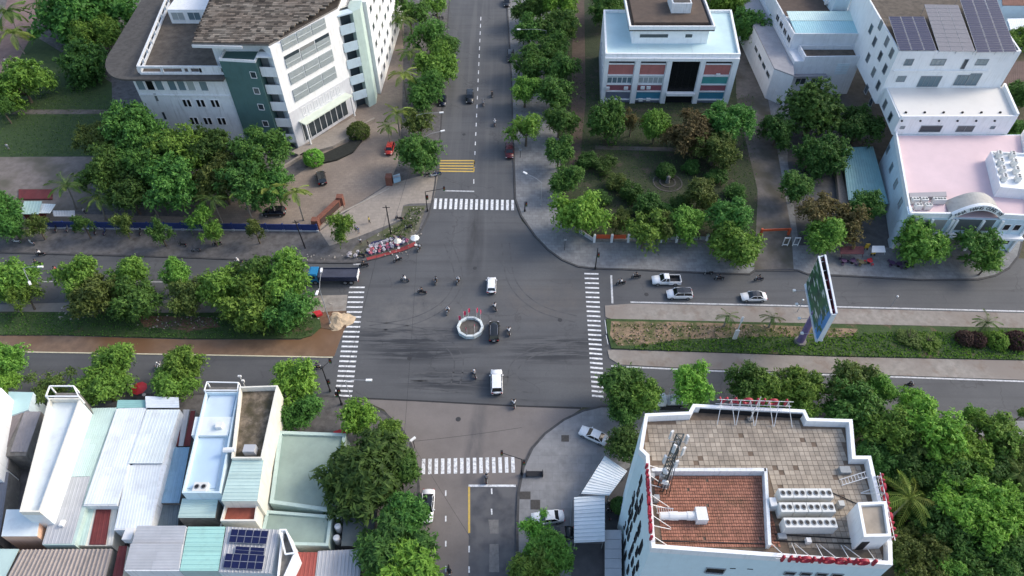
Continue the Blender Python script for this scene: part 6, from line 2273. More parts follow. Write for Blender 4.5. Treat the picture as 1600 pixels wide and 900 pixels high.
MB().beam(P(1186, 368), P(1232, 366), .15, KH + 1.0, KH + 1.5).build('bar', BANNER, br, True)
for u in (1188, 1231):
    MB().box(*P(u, 367.5), KH, .4, .4, 1.6).build('post', BANNER, br, True)
for i, u in enumerate((1226, 1242)):
    gf = thing('metal_gate', ('left', 'right')[i] + ' of the two white metal gate frames below the orange barrier', 'gate', at(u, 384))
    for dx in (-.5, .5):
        MB().tube((dx, 0, 0), (dx, 0, 2.2), .1, n=5).build('post', STEELW, gf)
    for z in (.3, 2.1):
        MB().tube((-.5, 0, z), (.5, 0, z), .1, n=5).build('rail', STEELW, gf)
tag(MB().prism(PP(2.4, (1363, 384), (1382, 384), (1384, 394), (1362, 394)), 2.3, 2.4).tube(at(1364, 398), (*P(1364, 390, 2.3), 2.3), .05).tube(at(1382, 398), (*P(1382, 390, 2.3), 2.3), .05).build('stall_canopy', STEELW), 'white square stall canopy left of the restaurant', 'canopy')
for u, v, lb in ((1352, 390, 'yellow upright sign board beside the white stall canopy'), (1363, 399, 'yellow low sign board below the white stall canopy')):
    t = thing('sign_board', lb, 'sign', at(u, v))
    MB().box(0, 0, .4, .8, .12, 1.2).build('board', paintmat('yellow_board', (.68, .45, .05), .5), t)
    MB().box(-.3, 0, 0, .08, .4, .45).box(.3, 0, 0, .08, .4, .45).build('stand', BLACKM, t)
tag(MB().prism(PP(2.0, (1313, 385), (1350, 385), (1350, 397), (1313, 397)), 1.95, 2.05).tube(at(1315, 402), (*P(1315, 392, 1.95), 1.95), .05).tube(at(1348, 402), (*P(1348, 392, 1.95), 1.95), .05).build('awning', M('plum_awning', (.10, .035, .045), .8, .2, 1)), 'plum coloured awning left of the yellow sign board', 'awning')
TBL = M('plum_plastic', (.09, .05, .11), .5, .15, 2)


def stool_set(u, v, mat, label, group):
    t = thing('cafe_table', label, 'table', at(u, v), rnd.uniform(0, 3), group)
    MB().tube((0, 0, .68), (0, 0, .74), .55, n=12).build('tabletop', mat, t)
    MB().tube((0, 0, 0), (0, 0, .68), .07, n=6).tube((0, 0, 0), (0, 0, .04), .3, n=8).build('leg', BLACKM, t)
    return t


for i, (u, v, m_, lb) in enumerate(((1317, 411, TBL, 'leftmost plum cafe table on the restaurant pavement'), (1331, 411, TBL, 'second plum cafe table from the left on the pavement'), (1344, 413, paintmat('olive_cloth', (.16, .13, .06), .8), 'olive cloth cafe table at the red stools'), (1357, 411, REDC, 'red cafe table on the restaurant pavement'), (1392, 414, TBL, 'plum table first in the right hand group on the pavement'), (1403, 416, TBL, 'plum table second in the right hand group'), (1417, 418, BLACKM, 'dark table closest to the restaurant tree'))):
    stool_set(u, v, m_, lb, 'cafe tables on the restaurant pavement')
    for k in range(3):
        a = k * 2.1 + i
        x, y = P(u, v)
        s = MB().box(0, 0, .40, .34, .34, .05).box(-.13, -.13, 0, .05, .05, .4).box(.13, -.13, 0, .05, .05, .4).box(.13, .13, 0, .05, .05, .4).box(-.13, .13, 0, .05, .05, .4)
        o = s.build('stool', m_)
        o.location = (x + .85 * math.cos(a), y + .85 * math.sin(a), KH)
        tag(o, ('nearer right', 'left', 'far right')[k] + ' stool at the ' + ('first', 'second', 'third', 'red fourth', 'fifth', 'sixth', 'seventh')[i] + ' cafe table from the left', 'stool', 'stools at the cafe tables')

# ---- billboard
bb = at(1250, 534, .2)
bt = thing('billboard', 'tall two-faced green billboard on a purple column on the east median', 'billboard', bb)
ZB, ZT = 7.6, 14.2
tf, tn = Vector(P(1279, 401, ZT)), Vector(P(1299, 491, ZT))
gf_, gn_ = Vector(P(1289, 399, ZT)), Vector(P(1307, 490, ZT))
O2 = Vector((bb[0], bb[1]))
MB().tube((0, 0, -.2), (0, 0, ZB + .4), .62, .5, 14).build('column', M('purple_column', (.20, .15, .30), .5, .15, 1), bt)
MB().tube((0, 0, -.2), (0, 0, .35), 1.1, 1.0, 12).build('footing', CONC, bt)


def face(a, b, side, mat, nm):
    d = (b - a).normalized()
    n = Vector((d.y, -d.x)) * side
    mb = MB()
    p = [(a.x, a.y), (b.x, b.y), (b.x - n.x * .18, b.y - n.y * .18), (a.x - n.x * .18, a.y - n.y * .18)]
    mb.prism(p, ZB, ZT)
    return mb.build(nm, mat, bt, True)


def billboard_mat():
    m, n, l, bs = new_mat('printed_green_poster')
    co = n.new('ShaderNodeTexCoord').outputs['Object']
    v = n.new('ShaderNodeTexVoronoi')
    v.inputs['Scale'].default_value = .8
    l.new(co, v.inputs['Vector'])
    c = mixc(n, l, remap(n, l, noise(n, l, co, .45, 3), .35, .6), (.008, .045, .035), (.015, .12, .04))
    c = mixc(n, l, remap(n, l, noise(n, l, co, 1.1, 3, .5, (1, .4, 1.6)), .58, .64), c, (.52, .56, .56))
    sx = n.new('ShaderNodeSeparateXYZ')
    l.new(co, sx.inputs[0])
    near = remap(n, l, sx.outputs['Y'], -3.5, -2.2, 1, 0)
    c = mixc(n, l, mul(n, l, near, remap(n, l, noise(n, l, co, .6, 2), .45, .5)), c, (.05, .22, .52))
    l.new(c, bs.inputs['Base Color'])
    bs.inputs['Roughness'].default_value = .4
    return m


face(tf, tn, -1 if (tn - tf).x * 0 + 1 > 0 and False else 1, billboard_mat(), 'poster')
face(gn_, gf_, 1, M('dark_poster', (.03, .025, .03), .5, .2, 1, col2=(.25, .03, .06), gscale=.6), 'rear_poster')
fr = MB()
for a, b in ((tf, tn), (gf_, gn_)):
    fr.beam((a.x, a.y), (b.x, b.y), .28, ZT - .02, ZT + .18)
    fr.beam((a.x, a.y), (b.x, b.y), .34, ZB - .35, ZB + .02)
for z in (ZB, ZT - .2):
    fr.beam((tf.x, tf.y), (gf_.x, gf_.y), .14, z, z + .2)
for i in range(6):
    p, q = tf.lerp(tn, (i + .5) / 6), gf_.lerp(gn_, (i + .5) / 6)
    fr.tube((p.x, p.y, ZT - .3), (q.x, q.y, ZT - .3), .06, n=4)
    fr.tube((p.x, p.y, ZB + .2), (q.x, q.y, ZB + .2), .08, n=4)
fr.build('frame', M('billboard_frame', (.62, .66, .72), .5, .08, 1), bt, True)
MB().prism([(tn.x, tn.y), (gn_.x, gn_.y), (gn_.x, gn_.y - .12), (tn.x, tn.y - .12)], ZB, ZT).build('end_panel', M('pale_end_panel', (.62, .66, .71), .5, .08, 1), bt, True)
dd = (tn - tf).normalized()
nl = Vector((dd.y, -dd.x))
if nl.x > 0:
    nl = -nl
for i in range(4):
    p = tf.lerp(tn, (i + .5) / 4)
    e = p + nl * 2.0
    am = MB().tube((p.x, p.y, ZB - .1), (e.x, e.y, ZB - .4), .045, n=4).build('lamp_arm', POLEG, bt, True)
    MB().box(e.x - bb[0], e.y - bb[1], ZB - .5 - .2, .42, .42, .3).build('floodlight', LAMPW, am)
wp = thing('advert_post', 'tall white advert post standing on the east median by the small palm', 'post', at(1147, 531, .2))
MB().tube((0, 0, 0), (0, 0, 6.2), .10, .09, 8).build('pole', STEELW, wp)
MB().box(0, 0, .3, .7, .2, 2.4).build('board', STEELW, wp)
MB().box(0, 0, 5.0, .35, .2, 1.2).build('upper_board', STEELW, wp)
for i, (a, b) in enumerate((((945, 500), (948, 521)), ((947, 524), (950, 538)))):
    tag(MB().tube(at(*a, .9), at(*b, .9), .06).tube(at(*a, 0), at(*a, .9), .05).tube(at(*b, 0), at(*b, .9), .05).build('guard_rail', STEELW), ('upper', 'lower')[i] + ' white tubular guard rail at the east median nose', 'rail')

# ---- roundabout ring
rg_ = thing('planter_ring', 'white ring of concrete blocks around earth in the middle of the junction', 'traffic island', (*P(735, 514), 0))
RR = 2.35
for i in range(10):
    a0, a1 = 2 * math.pi * (i + .03) / 10, 2 * math.pi * (i + .97) / 10
    pl = []
    for r_ in (RR, RR - .42):
        pl.append((r_ * math.cos(a0 if r_ == RR else a1), r_ * math.sin(a0 if r_ == RR else a1)))
        pl.append((r_ * math.cos(a1 if r_ == RR else a0), r_ * math.sin(a1 if r_ == RR else a0)))
    MB().prism(pl, 0, .75).build('kerb_block', M('ring_white', (.66, .72, .71), .7, .12, 1.5, grime=.5) if 'ring_white' not in bpy.data.materials else bpy.data.materials['ring_white'], rg_)
MB().tube((0, 0, 0), (0, 0, .32), RR - .44, RR - .44, 20).build('earth_fill', M('planter_earth', (.11, .10, .09), .95, .35, 1.5), rg_)
MAG = paintmat('magenta_flag', (.55, .03, .10), .5)
for i, (u, v) in enumerate(((717, 507), (725, 500), (732, 496), (745, 496), (751, 499), (742, 522), (730, 527))):
    x, y = P(u, v, 0.3)
    t = thing('marker_flag', ('leftmost', 'second', 'third', 'fourth', 'rightmost rear', 'front right', 'front left')[i] + ' magenta flag on a pole in the white ring', 'flag', (x, y, .3), .3 * i, 'flags in the white ring')
    MB().tube((0, 0, 0), (0, 0, 2.3), .03, n=5).build('pole', STEELW, t)
    MB().add([(0, -.02, 2.3), (.42, .05, 2.25), (.46, 0, 1.7), (.40, .06, 1.15), (0, -.02, 1.2), (0, .02, 2.3), (.42, .09, 2.25), (.46, .04, 1.7), (.40, .1, 1.15), (0, .02, 1.2)], [(0, 1, 2, 3, 4), (9, 8, 7, 6, 5), (0, 5, 6, 1), (1, 6, 7, 2), (2, 7, 8, 3), (3, 8, 9, 4)]).build('flag', MAG, t)

# ---- flower stall on the corner
mat_b = tag(MB().prism(PP(Z2, (570, 395), (581, 378), (622, 368), (640, 374), (628, 383), (600, 392), (578, 399)), KH, KH + .035).build('ground_sheet', M('navy_tarpaulin', (.03, .03, .10), .6, .2, 1)), 'navy tarpaulin spread under the flower stall on the corner plot', 'tarpaulin')
tag(MB().prism(PP(Z2, (572, 403), (600, 396), (630, 386), (648, 378), (652, 383), (630, 392), (600, 400), (574, 407)), KH + .04, KH + .06).build('red_carpet', M('red_carpet', (.30, .06, .06), .9, .25, 1.5)), 'strip of red carpet at the kerb before the flower stall', 'carpet')
FLW = leafmat('white_flowers', (.62, .55, .60), (.85, .82, .84), .1)
FLP = leafmat('pink_flowers', (.62, .10, .18), (.80, .30, .38), .1)
fm_ = {}
for nm, mt in (('white', FLW), ('pink', FLP)):
    me = crown_mesh('flowers', 5, n=180, ball=True, leaf=.22)
    me.materials.clear()
    me.materials.append(mt)
    fm_[nm] = me
rows_f = [[(580, 388), (585, 386), (590, 385), (596, 383), (601, 381), (606, 379), (612, 377), (618, 375)],
          [(576, 394), (582, 392), (588, 390), (594, 389), (600, 388), (606, 386), (612, 384), (618, 382)],
          [(580, 398), (586, 396), (593, 395), (600, 393), (607, 391), (614, 388), (622, 385), (630, 381), (636, 379)]]
for j, rw in enumerate(rows_f):
    for i, (u, v) in enumerate(rw):
        kind = 'pink' if (j == 2 and i % 2 == 0) or (j == 1 and i % 2 == 1) else 'white'
        t = thing('flower_bucket', ORD[i] + ' bucket from the left in the ' + ('rear', 'middle', 'front')[j] + ' row of the flower stall, ' + kind + ' flowers', 'flowers', at(u, v, KH + .065), i, 'buckets of the flower stall')
        MB().tube((0, 0, 0), (0, 0, .4), .16, .22, 10).build('bucket', STEELG, t)
        f = link('flowers', fm_[kind], t, (0, 0, .62))
        f.scale = (.36, .36, .34)
for i, (u, v) in enumerate(((548, 399), (556, 402), (545, 402), (560, 397))):
    t = thing('flower_bucket', ORD[i] + ' loose white flower bucket left of the navy tarpaulin', 'flowers', at(u, v, KH + .02), i, 'loose buckets left of the stall')
    MB().tube((0, 0, 0), (0, 0, .4), .16, .22, 10).build('bucket', STEELG, t)
    f = link('flowers', fm_['white'], t, (0, 0, .6))
    f.scale = (.36, .36, .34)


def parasol(u, v, z, r, mat, label):
    x, y = P(u, v, z)
    t = thing('parasol', label, 'parasol', (x, y, KH))
    MB().tube((0, 0, 0), (0, 0, z - KH + .3), .04, n=6).tube((0, 0, 0), (0, 0, .1), .3, n=8).build('pole', STEELW, t)
    mb = MB()
    k = 8
    vs = [(0, 0, z - KH + .35)] + [(r * math.cos(2 * math.pi * i / k), r * math.sin(2 * math.pi * i / k), z - KH - .1) for i in range(k)]
    vs += [(0, 0, z - KH + .31)] + [(r * math.cos(2 * math.pi * i / k), r * math.sin(2 * math.pi * i / k), z - KH - .14) for i in range(k)]
    mb.add(vs, [(0, 1 + i, 1 + (i + 1) % k) for i in range(k)] + [(k + 1, k + 2 + (i + 1) % k, k + 2 + i) for i in range(k)] + [(1 + i, k + 2 + i, k + 2 + (i + 1) % k, 1 + (i + 1) % k) for i in range(k)])
    mb.build('canopy', mat, t)


parasol(648, 371, 2.2, .9, LAMPW, 'small white parasol at the right end of the flower stall')
parasol(621, 376, 2.2, .8, M('cream_cloth', (.7, .66, .56), .8, .1, 2), 'cream parasol behind the right part of the flower stall')
parasol(217, 606, 2.2, 1.25, REDC, 'red parasol on the kerb between two street trees')
parasol(529, 682, 2.4, 1.3, REDC, 'red parasol half hidden under the rounded corner tree')
tag(MB().prism(PP(.6, (488, 488), (500, 485), (504, 490), (495, 494)), .2, .75).build('tarp_heap', REDC), 'crumpled red tarp heap at the end of the west median', 'tarp')
heap = MB()
hx, hy = P(531, 500, .2)
rh = random.Random(4)
vs, fs = [(hx, hy, .95)], []
for k in range(1, 7):
    for i in range(20):
        a = 2 * math.pi * i / 20
        r_ = 2.2 * k / 6 * (1 + .16 * math.sin(3 * a + 1) + rh.uniform(-.07, .07))
        vs.append((hx + r_ * math.cos(a) * 1.1, hy + r_ * math.sin(a), max(.02, .95 * (1 - k / 6) ** 1.2 + rh.uniform(-.06, .06) + .03)))
for i in range(20):
    fs.append((0, 1 + i, 1 + (i + 1) % 20))
for k in range(5):
    for i in range(20):
        fs.append((1 + k * 20 + i, 1 + (k + 1) * 20 + i, 1 + (k + 1) * 20 + (i + 1) % 20, 1 + k * 20 + (i + 1) % 20))
heap.add(vs, fs)
tag(heap.build('sand_heap', M('pale_sand', (.52, .40, .27), .95, .2, 1.5, bump=.6)), 'heap of pale sand at the nose of the west median', 'sand heap')
# fountain-like circle in the park
fc = thing('garden_circle', 'dark circular garden bed with a small stone pedestal in the park', 'garden bed', at(1043, 285))
for r_, h in ((3.2, .08), (1.8, .16)):
    rb_ = MB()
    k = 24
    for i in range(k):
        a0, a1 = 2 * math.pi * i / k, 2 * math.pi * (i + 1) / k
        rb_.prism([(r_ * math.cos(a0), r_ * math.sin(a0)), (r_ * math.cos(a1), r_ * math.sin(a1)), ((r_ - .3) * math.cos(a1), (r_ - .3) * math.sin(a1)), ((r_ - .3) * math.cos(a0), (r_ - .3) * math.sin(a0))], 0, h)
    o = rb_.build('rim', LEDGE, fc)
    o['kind'] = 'stuff'
MB().tube((0, 0, 0), (0, 0, 1.2), .5, .35, 10).ball((0, 0, 1.3), .45, 10, 5).build('pedestal', CONC, fc)
MB().tube((0, 0, 0), (0, 0, .06), 2.9, n=24).build('soil', M('garden_soil', (.04, .042, .03), .95, .3, 1), fc)
gt = thing('rack', 'dark low metal rack on the apron behind the south crossing', 'rack', at(835, 742))
MB().box(0, 0, .35, 2.6, .8, .08).build('shelf', BLACKM, gt)
for dx in (-1.2, 1.2):
    MB().box(dx, 0, 0, .1, .8, .9).build('side', BLACKM, gt)

# ---- manhole covers in the carriageways
MH_ = M('manhole_iron', (.045, .045, .048), .6, .25, 4)
for i, (u, v, lb) in enumerate(((742, 419, 'round manhole cover on the oil track above the junction'), (640, 560, 'round manhole cover among the wet streaks'), (875, 500, 'round manhole cover right of the black car'), (716, 655, 'round manhole cover on the worn road mouth'), (1010, 460, 'round manhole cover near the east stop line'), (725, 210, 'round manhole cover left of the dashed line'))):
    t = MB().tube((0, 0, 0), (0, 0, .016), .42, n=16).build('manhole_cover', MH_)
    t.location = (*P(u, v), 0)
    tag(t, lb, 'manhole cover')
# ---------------------------------------------------------------- vehicles (front = +Y in the model)
TYRE = M('tyre_rubber', (.018, .018, .019), .85, .1, 4)
RIM = paintmat('wheel_rim', (.35, .36, .37), .35, .6)
LENSW = paintmat('headlamp_lens', (.7, .72, .74), .15)
LENSR = paintmat('tail_lens', (.35, .01, .015), .2)
CARGL = paintmat('car_glass', (.012, .014, .017), .08, 0, .7)
PAINT = {
    'white': paintmat('white_car_paint', (.80, .81, .82), .2), 'black': paintmat('black_car_paint', (.012, .014, .016), .15, 0, .6),
    'darkblue': paintmat('dark_blue_car_paint', (.015, .022, .045), .2), 'red': paintmat('red_car_paint', (.42, .03, .02), .25),
    'maroon': paintmat('maroon_car_paint', (.10, .015, .02), .25), 'grey': paintmat('silver_car_paint', (.55, .56, .56), .25, .4),
    'blue': paintmat('bright_blue_truck_paint', (.02, .20, .42), .35), 'navy': paintmat('navy_truck_paint', (.02, .028, .06), .5),
}
PLASTIC = M('dark_plastic', (.03, .03, .032), .6, .1, 4)


def loft(mb, st, nseg=None):
    """st: list of (y, half width, z low, z high, shoulder) cross-sections joined into a shell"""
    vs, fs = [], []
    for y, hw, zl, zh, sh in st:
        vs += [(-hw * .86, y, zl), (-hw, y, zl + (zh - zl) * .3), (-hw * .99, y, zl + (zh - zl) * .72), (-hw * sh, y, zh), (0, y, zh + .035), (hw * sh, y, zh), (hw * .99, y, zl + (zh - zl) * .72), (hw, y, zl + (zh - zl) * .3), (hw * .86, y, zl)]
    k = 9
    for i in range(len(st) - 1):
        for j in range(k):
            fs.append((i * k + j, i * k + (j + 1) % k, (i + 1) * k + (j + 1) % k, (i + 1) * k + j))
    fs.append(tuple(range(k)))
    fs.append(tuple(range((len(st) - 1) * k + k - 1, (len(st) - 1) * k - 1, -1)))
    return mb.add(vs, fs)


CARS = {
    # length, width, belt z, roof z, hood z, bonnet end, windscreen top, rear glass top, rear glass base (fractions from front)
    'sedan': dict(L=4.6, W=1.80, belt=.92, roof=1.45, ws=(.27, .42), rg=(.70, .86), deck=.98),
    'suv': dict(L=4.65, W=1.88, belt=1.08, roof=1.72, ws=(.24, .36), rg=(.90, .97), deck=1.08),
    'hatch': dict(L=3.9, W=1.72, belt=1.0, roof=1.55, ws=(.19, .34), rg=(.88, .96), deck=1.0),
    'van': dict(L=4.9, W=1.90, belt=1.1, roof=1.85, ws=(.17, .29), rg=(.93, .97), deck=1.1),
}
_carm = {}


def wheel(parent, x, y, r, wd):
    if ('wheel', r) not in _carm:
        _carm[('wheel', r)] = (MB().tube((-wd / 2, 0, 0), (wd / 2, 0, 0), r, r, 14).mesh('wheel', TYRE), MB().tube((-wd / 2 - .012, 0, 0), (wd / 2 + .012, 0, 0), r * .62, r * .62, 10).mesh('rim', RIM))
    a, b = _carm[('wheel', r)]
    o = link('wheel', a, parent, (x, y, r))
    link('rim', b, o)


def car(kind, col, u, v, heading, label, roof=None, z=0., group=None, s=1., name='parked_car', rails=False):
    c = CARS[kind]
    L, W = c['L'], c['W']
    x, y = P(u, v, z + .7)
    t = thing(name, label, 'car', (x, y, z), R(heading), group)
    t.scale = (s, s, s)
    h = W / 2
    f = lambda q: L / 2 - L * q
    key = (kind, col, roof)
    if key not in _carm:
        zb = c['belt']
        st = [(f(0), h * .72, .32, .58, .9), (f(.025), h * .90, .24, .70, .9), (f(.10), h * .98, .2, zb - .14, .9), (f(c['ws'][0]), h, .2, zb - .02, .92), (f(.45), h, .2, zb, .95), (f(.70), h, .2, zb + .01, .95), (f(c['rg'][1] - .01), h * .99, .2, max(zb, c['deck']), .93), (f(.975), h * .93, .26, c['deck'] - .06, .92), (f(1), h * .80, .36, c['deck'] - .22, .9)]
        body = loft(MB(), st).mesh('body', PAINT[col])
        body.polygons.foreach_set('use_smooth', [True] * len(body.polygons))
        y0, y1, y2, y3 = f(c['ws'][0]), f(c['ws'][1]), f(c['rg'][0]), f(c['rg'][1])
        hb, hr = h * .93, h * .74
        zr = c['roof'] - .05
        zl = zb - .02
        gl = MB().add([(-hb, y0, zl), (hb, y0, zl), (hb, y3, zl), (-hb, y3, zl), (-hr, y1, zr), (hr, y1, zr), (hr, y2, zr), (-hr, y2, zr)],
                      [(0, 1, 5, 4), (1, 2, 6, 5), (2, 3, 7, 6), (3, 0, 4, 7), (4, 5, 6, 7), (3, 2, 1, 0)]).mesh('windows', CARGL)
        ym = (y1 + y2) / 2
        rf = MB().add([(-hr * .98, y1 + .02, zr + .012), (hr * .98, y1 + .02, zr + .012), (hr, ym, zr + .05), (hr * .97, y2 - .03, zr + .012), (-hr * .97, y2 - .03, zr + .012), (-hr, ym, zr + .05),
                       (0, y1 + .02, zr + .04), (0, ym, zr + .085), (0, y2 - .03, zr + .04)],
                      [(0, 6, 7, 5), (6, 1, 2, 7), (5, 7, 8, 4), (7, 2, 3, 8)])
        rf.add([(-hr * .98, y1 + .02, zr), (hr * .98, y1 + .02, zr), (hr * .97, y2 - .03, zr), (-hr * .97, y2 - .03, zr)], [(3, 2, 1, 0)])
        rf = rf.mesh('roof', CARGL if roof == 'black' else PAINT[col])
        pil = MB()
        for sg in (-1, 1):
            pil.tube((sg * hb, y0, zl), (sg * hr, y1, zr), .045, n=4).tube((sg * hb, y3, zl), (sg * hr, y2, zr), .06, n=4).tube((sg * hr, y1, zr), (sg * hr, y2, zr), .035, n=4)
            pil.tube((sg * (hb + .005), (y0 + y3) / 2 - .1, zl), (sg * (hr + .005), ym, zr), .04, n=4)
        pil = pil.mesh('pillar', PAINT[col])
        hl = [MB().box(sg * h * .66, f(.035), .52, .42, .22, .16, sg * .35).mesh('headlight', LENSW) for sg in (-1, 1)]
        tl_ = [MB().box(sg * h * .70, f(.985), c['deck'] - .32, .38, .12, .2, -sg * .25).mesh('taillight', LENSR) for sg in (-1, 1)]
        mi = [MB().box(sg * (h + .08), y0 - .35, zb - .05, .2, .12, .15).mesh('mirror', PAINT[col]) for sg in (-1, 1)]
        bp = [MB().box(0, f(.006), .3, W * .62, .1, .2).mesh('grille', PLASTIC), MB().box(0, f(.996), .42, W * .6, .1, .18).mesh('bumper', PLASTIC), MB().box(0, f(1.0) - .02, .68, .5, .03, .13).mesh('number_plate', FRAMEW)]
        rails_m = MB()
        for sg in (-1, 1):
            rails_m.tube((sg * hr * .93, y1 - .2, zr + .1), (sg * hr * .93, y2 + .2, zr + .1), .03, n=4)
        wipers = MB().tube((-.5, y0 - .12, zl + .1), (.0, y0 - .16, zl + .12), .012, n=3).tube((.05, y0 - .12, zl + .1), (.5, y0 - .16, zl + .12), .012, n=3).mesh('wiper', PLASTIC)
        _carm[key] = (body, gl, rf, pil, hl + tl_ + mi + bp, rails_m.mesh('roof_rail', ALU), wipers)
    body, gl, rf, pil, rest, rm, wipers = _carm[key]
    link('body', body, t)
    g = link('windows', gl, t)
    link('pillar', pil, g)
    link('wiper', wipers, g)
    link('roof', rf, t)
    for m in rest:
        link(m.name.split('.')[0], m, t)
    if rails:
        link('roof_rail', rm, t)
    for sx in (-1, 1):
        for q in (.18, .80):
            wheel(t, sx * (h - .11), f(q), .34, .22)
    return t


car('hatch', 'white', 768, 445, 0, 'small white hatchback driving north above the white ring', name='hatchback')
car('suv', 'black', 772, 517, 0, 'black car with roof rails driving north beside the white ring', name='black_car', rails=True, s=.96)
car('suv', 'white', 776, 596, 2, 'white car with a long roof driving north below the white ring', name='white_car', s=1.04)
car('suv', 'black', 734, 151, 180, 'dark car driving south on the north road by the dashed line', name='dark_car')
car('hatch', 'darkblue', 692, 157, 180, 'dark blue car at the left kerb of the north road', s=.95)
car('suv', 'black', 798, 88, 180, 'dark car parked half under trees at the right kerb of the north road')
car('suv', 'maroon', 796, 236, 180, 'dark maroon car at the right kerb across from the yellow hatching')
car('sedan', 'black', 792, 3, 180, 'dark car cut by the top edge at the right kerb of the north road')
car('hatch', 'red', 609, 232, 176, 'red car parked in the courtyard beside the palms', z=Z2, roof=None)
car('suv', 'black', 502, 277, 18, 'black car parked on the courtyard near the ball shrub', z=Z2)
car('suv', 'black', 428, 331, 92, 'dark car half hidden under the palms behind the blue fence', z=Z2)
car('sedan', 'white', 668, 790, 180, 'white car with a black glass roof parked on the south road', roof='black', s=1.06)
car('sedan', 'white', 928, 680, 62, 'white car parked diagonally on the apron', z=KH)
car('sedan', 'white', 856, 808, 95, 'pale car parked behind the small airy tree on the apron', z=KH)
car('sedan', 'black', 872, 834, 95, 'dark car hidden under the small airy tree on the apron', z=KH)
car('suv', 'white', 1062, 459, 90, 'white car with a dark roof just below the pickup', roof='black')
car('sedan', 'white', 1178, 463, 90, 'white car with a dark roof alone on the upper east road', roof='black')

# ---- pickup
x, y = P(1041, 437, .8)
t = thing('pickup_truck', 'white pickup with a black bed beside the north-east kerb', 'pickup', (x, y, 0), R(90))
loft(MB(), [(2.65, .72, .42, .78, .9), (2.55, .9, .34, .95, .9), (1.9, .94, .3, 1.08, .9), (1.2, .95, .3, 1.14, .93), (-.45, .95, .3, 1.14, .95)]).build('body', PAINT['white'], t, smooth=True)
g = MB().add([(-.86, 1.25, 1.12), (.86, 1.25, 1.12), (.86, -.5, 1.12), (-.86, -.5, 1.12), (-.68, .55, 1.78), (.68, .55, 1.78), (.68, -.38, 1.78), (-.68, -.38, 1.78)], [(0, 1, 5, 4), (1, 2, 6, 5), (2, 3, 7, 6), (3, 0, 4, 7), (4, 5, 6, 7)]).build('windows', CARGL, t)
MB().add([(-.69, .57, 1.79), (.69, .57, 1.79), (.69, -.42, 1.79), (-.69, -.42, 1.79), (-.6, .45, 1.85), (.6, .45, 1.85), (.6, -.32, 1.85), (-.6, -.32, 1.85)], [(0, 1, 5, 4), (1, 2, 6, 5), (2, 3, 7, 6), (3, 0, 4, 7), (4, 5, 6, 7)]).build('roof', PAINT['white'], t)
pk = MB()
for sg in (-1, 1):
    pk.tube((sg * .86, 1.25, 1.12), (sg * .69, .55, 1.79), .05, n=4).tube((sg * .86, -.5, 1.12), (sg * .69, -.38, 1.79), .07, n=4).tube((sg * .88, .3, 1.12), (sg * .7, .15, 1.79), .05, n=4)
pk.build('pillar', PAINT['white'], g)
MB().box(0, -1.55, .5, 1.78, 2.2, .1).build('bed_floor', PLASTIC, t)
for sg in (-1, 1):
    MB().box(sg * .9, -1.55, .38, .1, 2.2, .8).build('bed_side', PAINT['white'], t)
    MB().box(sg * .82, -1.55, .6, .07, 2.1, .56).build('bed_liner', PLASTIC, t)
    MB().box(sg * .66, 2.52, .62, .4, .2, .2).build('headlight', LENSW, t)
    MB().box(sg * .86, -2.66, .75, .16, .08, .36).build('taillight', LENSR, t)
    MB().box(sg * 1.03, .95, 1.05, .2, .14, .18).build('mirror', PAINT['white'], t)
    for wy in (1.65, -1.6):
        wheel(t, sg * .84, wy, .38, .26)
MB().box(0, -2.64, .42, 1.8, .1, .75).build('tailgate', PAINT['white'], t)
MB().tube((-.8, -.62, 1.25), (.8, -.62, 1.25), .04, n=5).build('roll_bar', BLACKM, t)

# ---- blue lorry
x, y = P(521, 430, 1.4)
t = thing('lorry', 'bright blue cab lorry with a long dark navy open bed at the west crossing', 'lorry', (x, y, 0), R(90))
MB().prism([(-1.1, 2.7), (1.1, 2.7), (1.1, 4.1), (.95, 4.3), (-.95, 4.3), (-1.1, 4.1)], .6, 2.55).build('cab', PAINT['blue'], t)
MB().prism([(-.98, 2.75), (.98, 2.75), (.98, 4.02), (-.98, 4.02)], 2.55, 2.68).build('cab_roof', PAINT['blue'], t)
MB().box(0, 4.31, 1.6, 1.8, .04, .7).build('windscreen', CARGL, t)
for sg in (-1, 1):
    MB().box(sg * 1.11, 3.55, 1.6, .03, .85, .65).build('window', CARGL, t)
    MB().box(sg * 1.3, 4.1, 1.6, .25, .1, .5).build('mirror', BLACKM, t)
    MB().box(sg * .75, 4.32, .8, .35, .06, .2).build('headlight', LENSW, t)
MB().box(0, -.9, .75, .9, 7.4, .3).build('chassis', BLACKM, t)
MB().box(0, -1.0, 1.06, 2.4, 7.2, .12).build('bed_floor', PAINT['navy'], t)
for sg in (-1, 1):
    MB().box(sg * 1.17, -1.0, 1.19, .08, 7.2, .95).build('bed_side', PAINT['navy'], t)
    for i in range(8):
        MB().box(sg * 1.225, -4.4 + i * .97, 1.15, .05, .1, 1.0).build('stake', PAINT['navy'], t)
    MB().box(sg * 1.0, -4.66, .85, .3, .06, .2).build('taillight', LENSR, t)
    for wy in (3.3, -2.2, -3.3):
        wheel(t, sg * .98, wy, .5, .34)
MB().box(0, 2.55, 1.19, 2.3, .08, 1.2).build('headboard', PAINT['navy'], t)
MB().box(0, -4.6, 1.1, 2.4, .08, 1.0).build('tailgate', FRAMEW, t)
mc = M('navy_tarp', (.055, .06, .085), .7, .25, .8, bump=.3)
MB().box(0, -1.0, 1.5, 2.22, 7.0, .45).build('tarpaulin', mc, t)

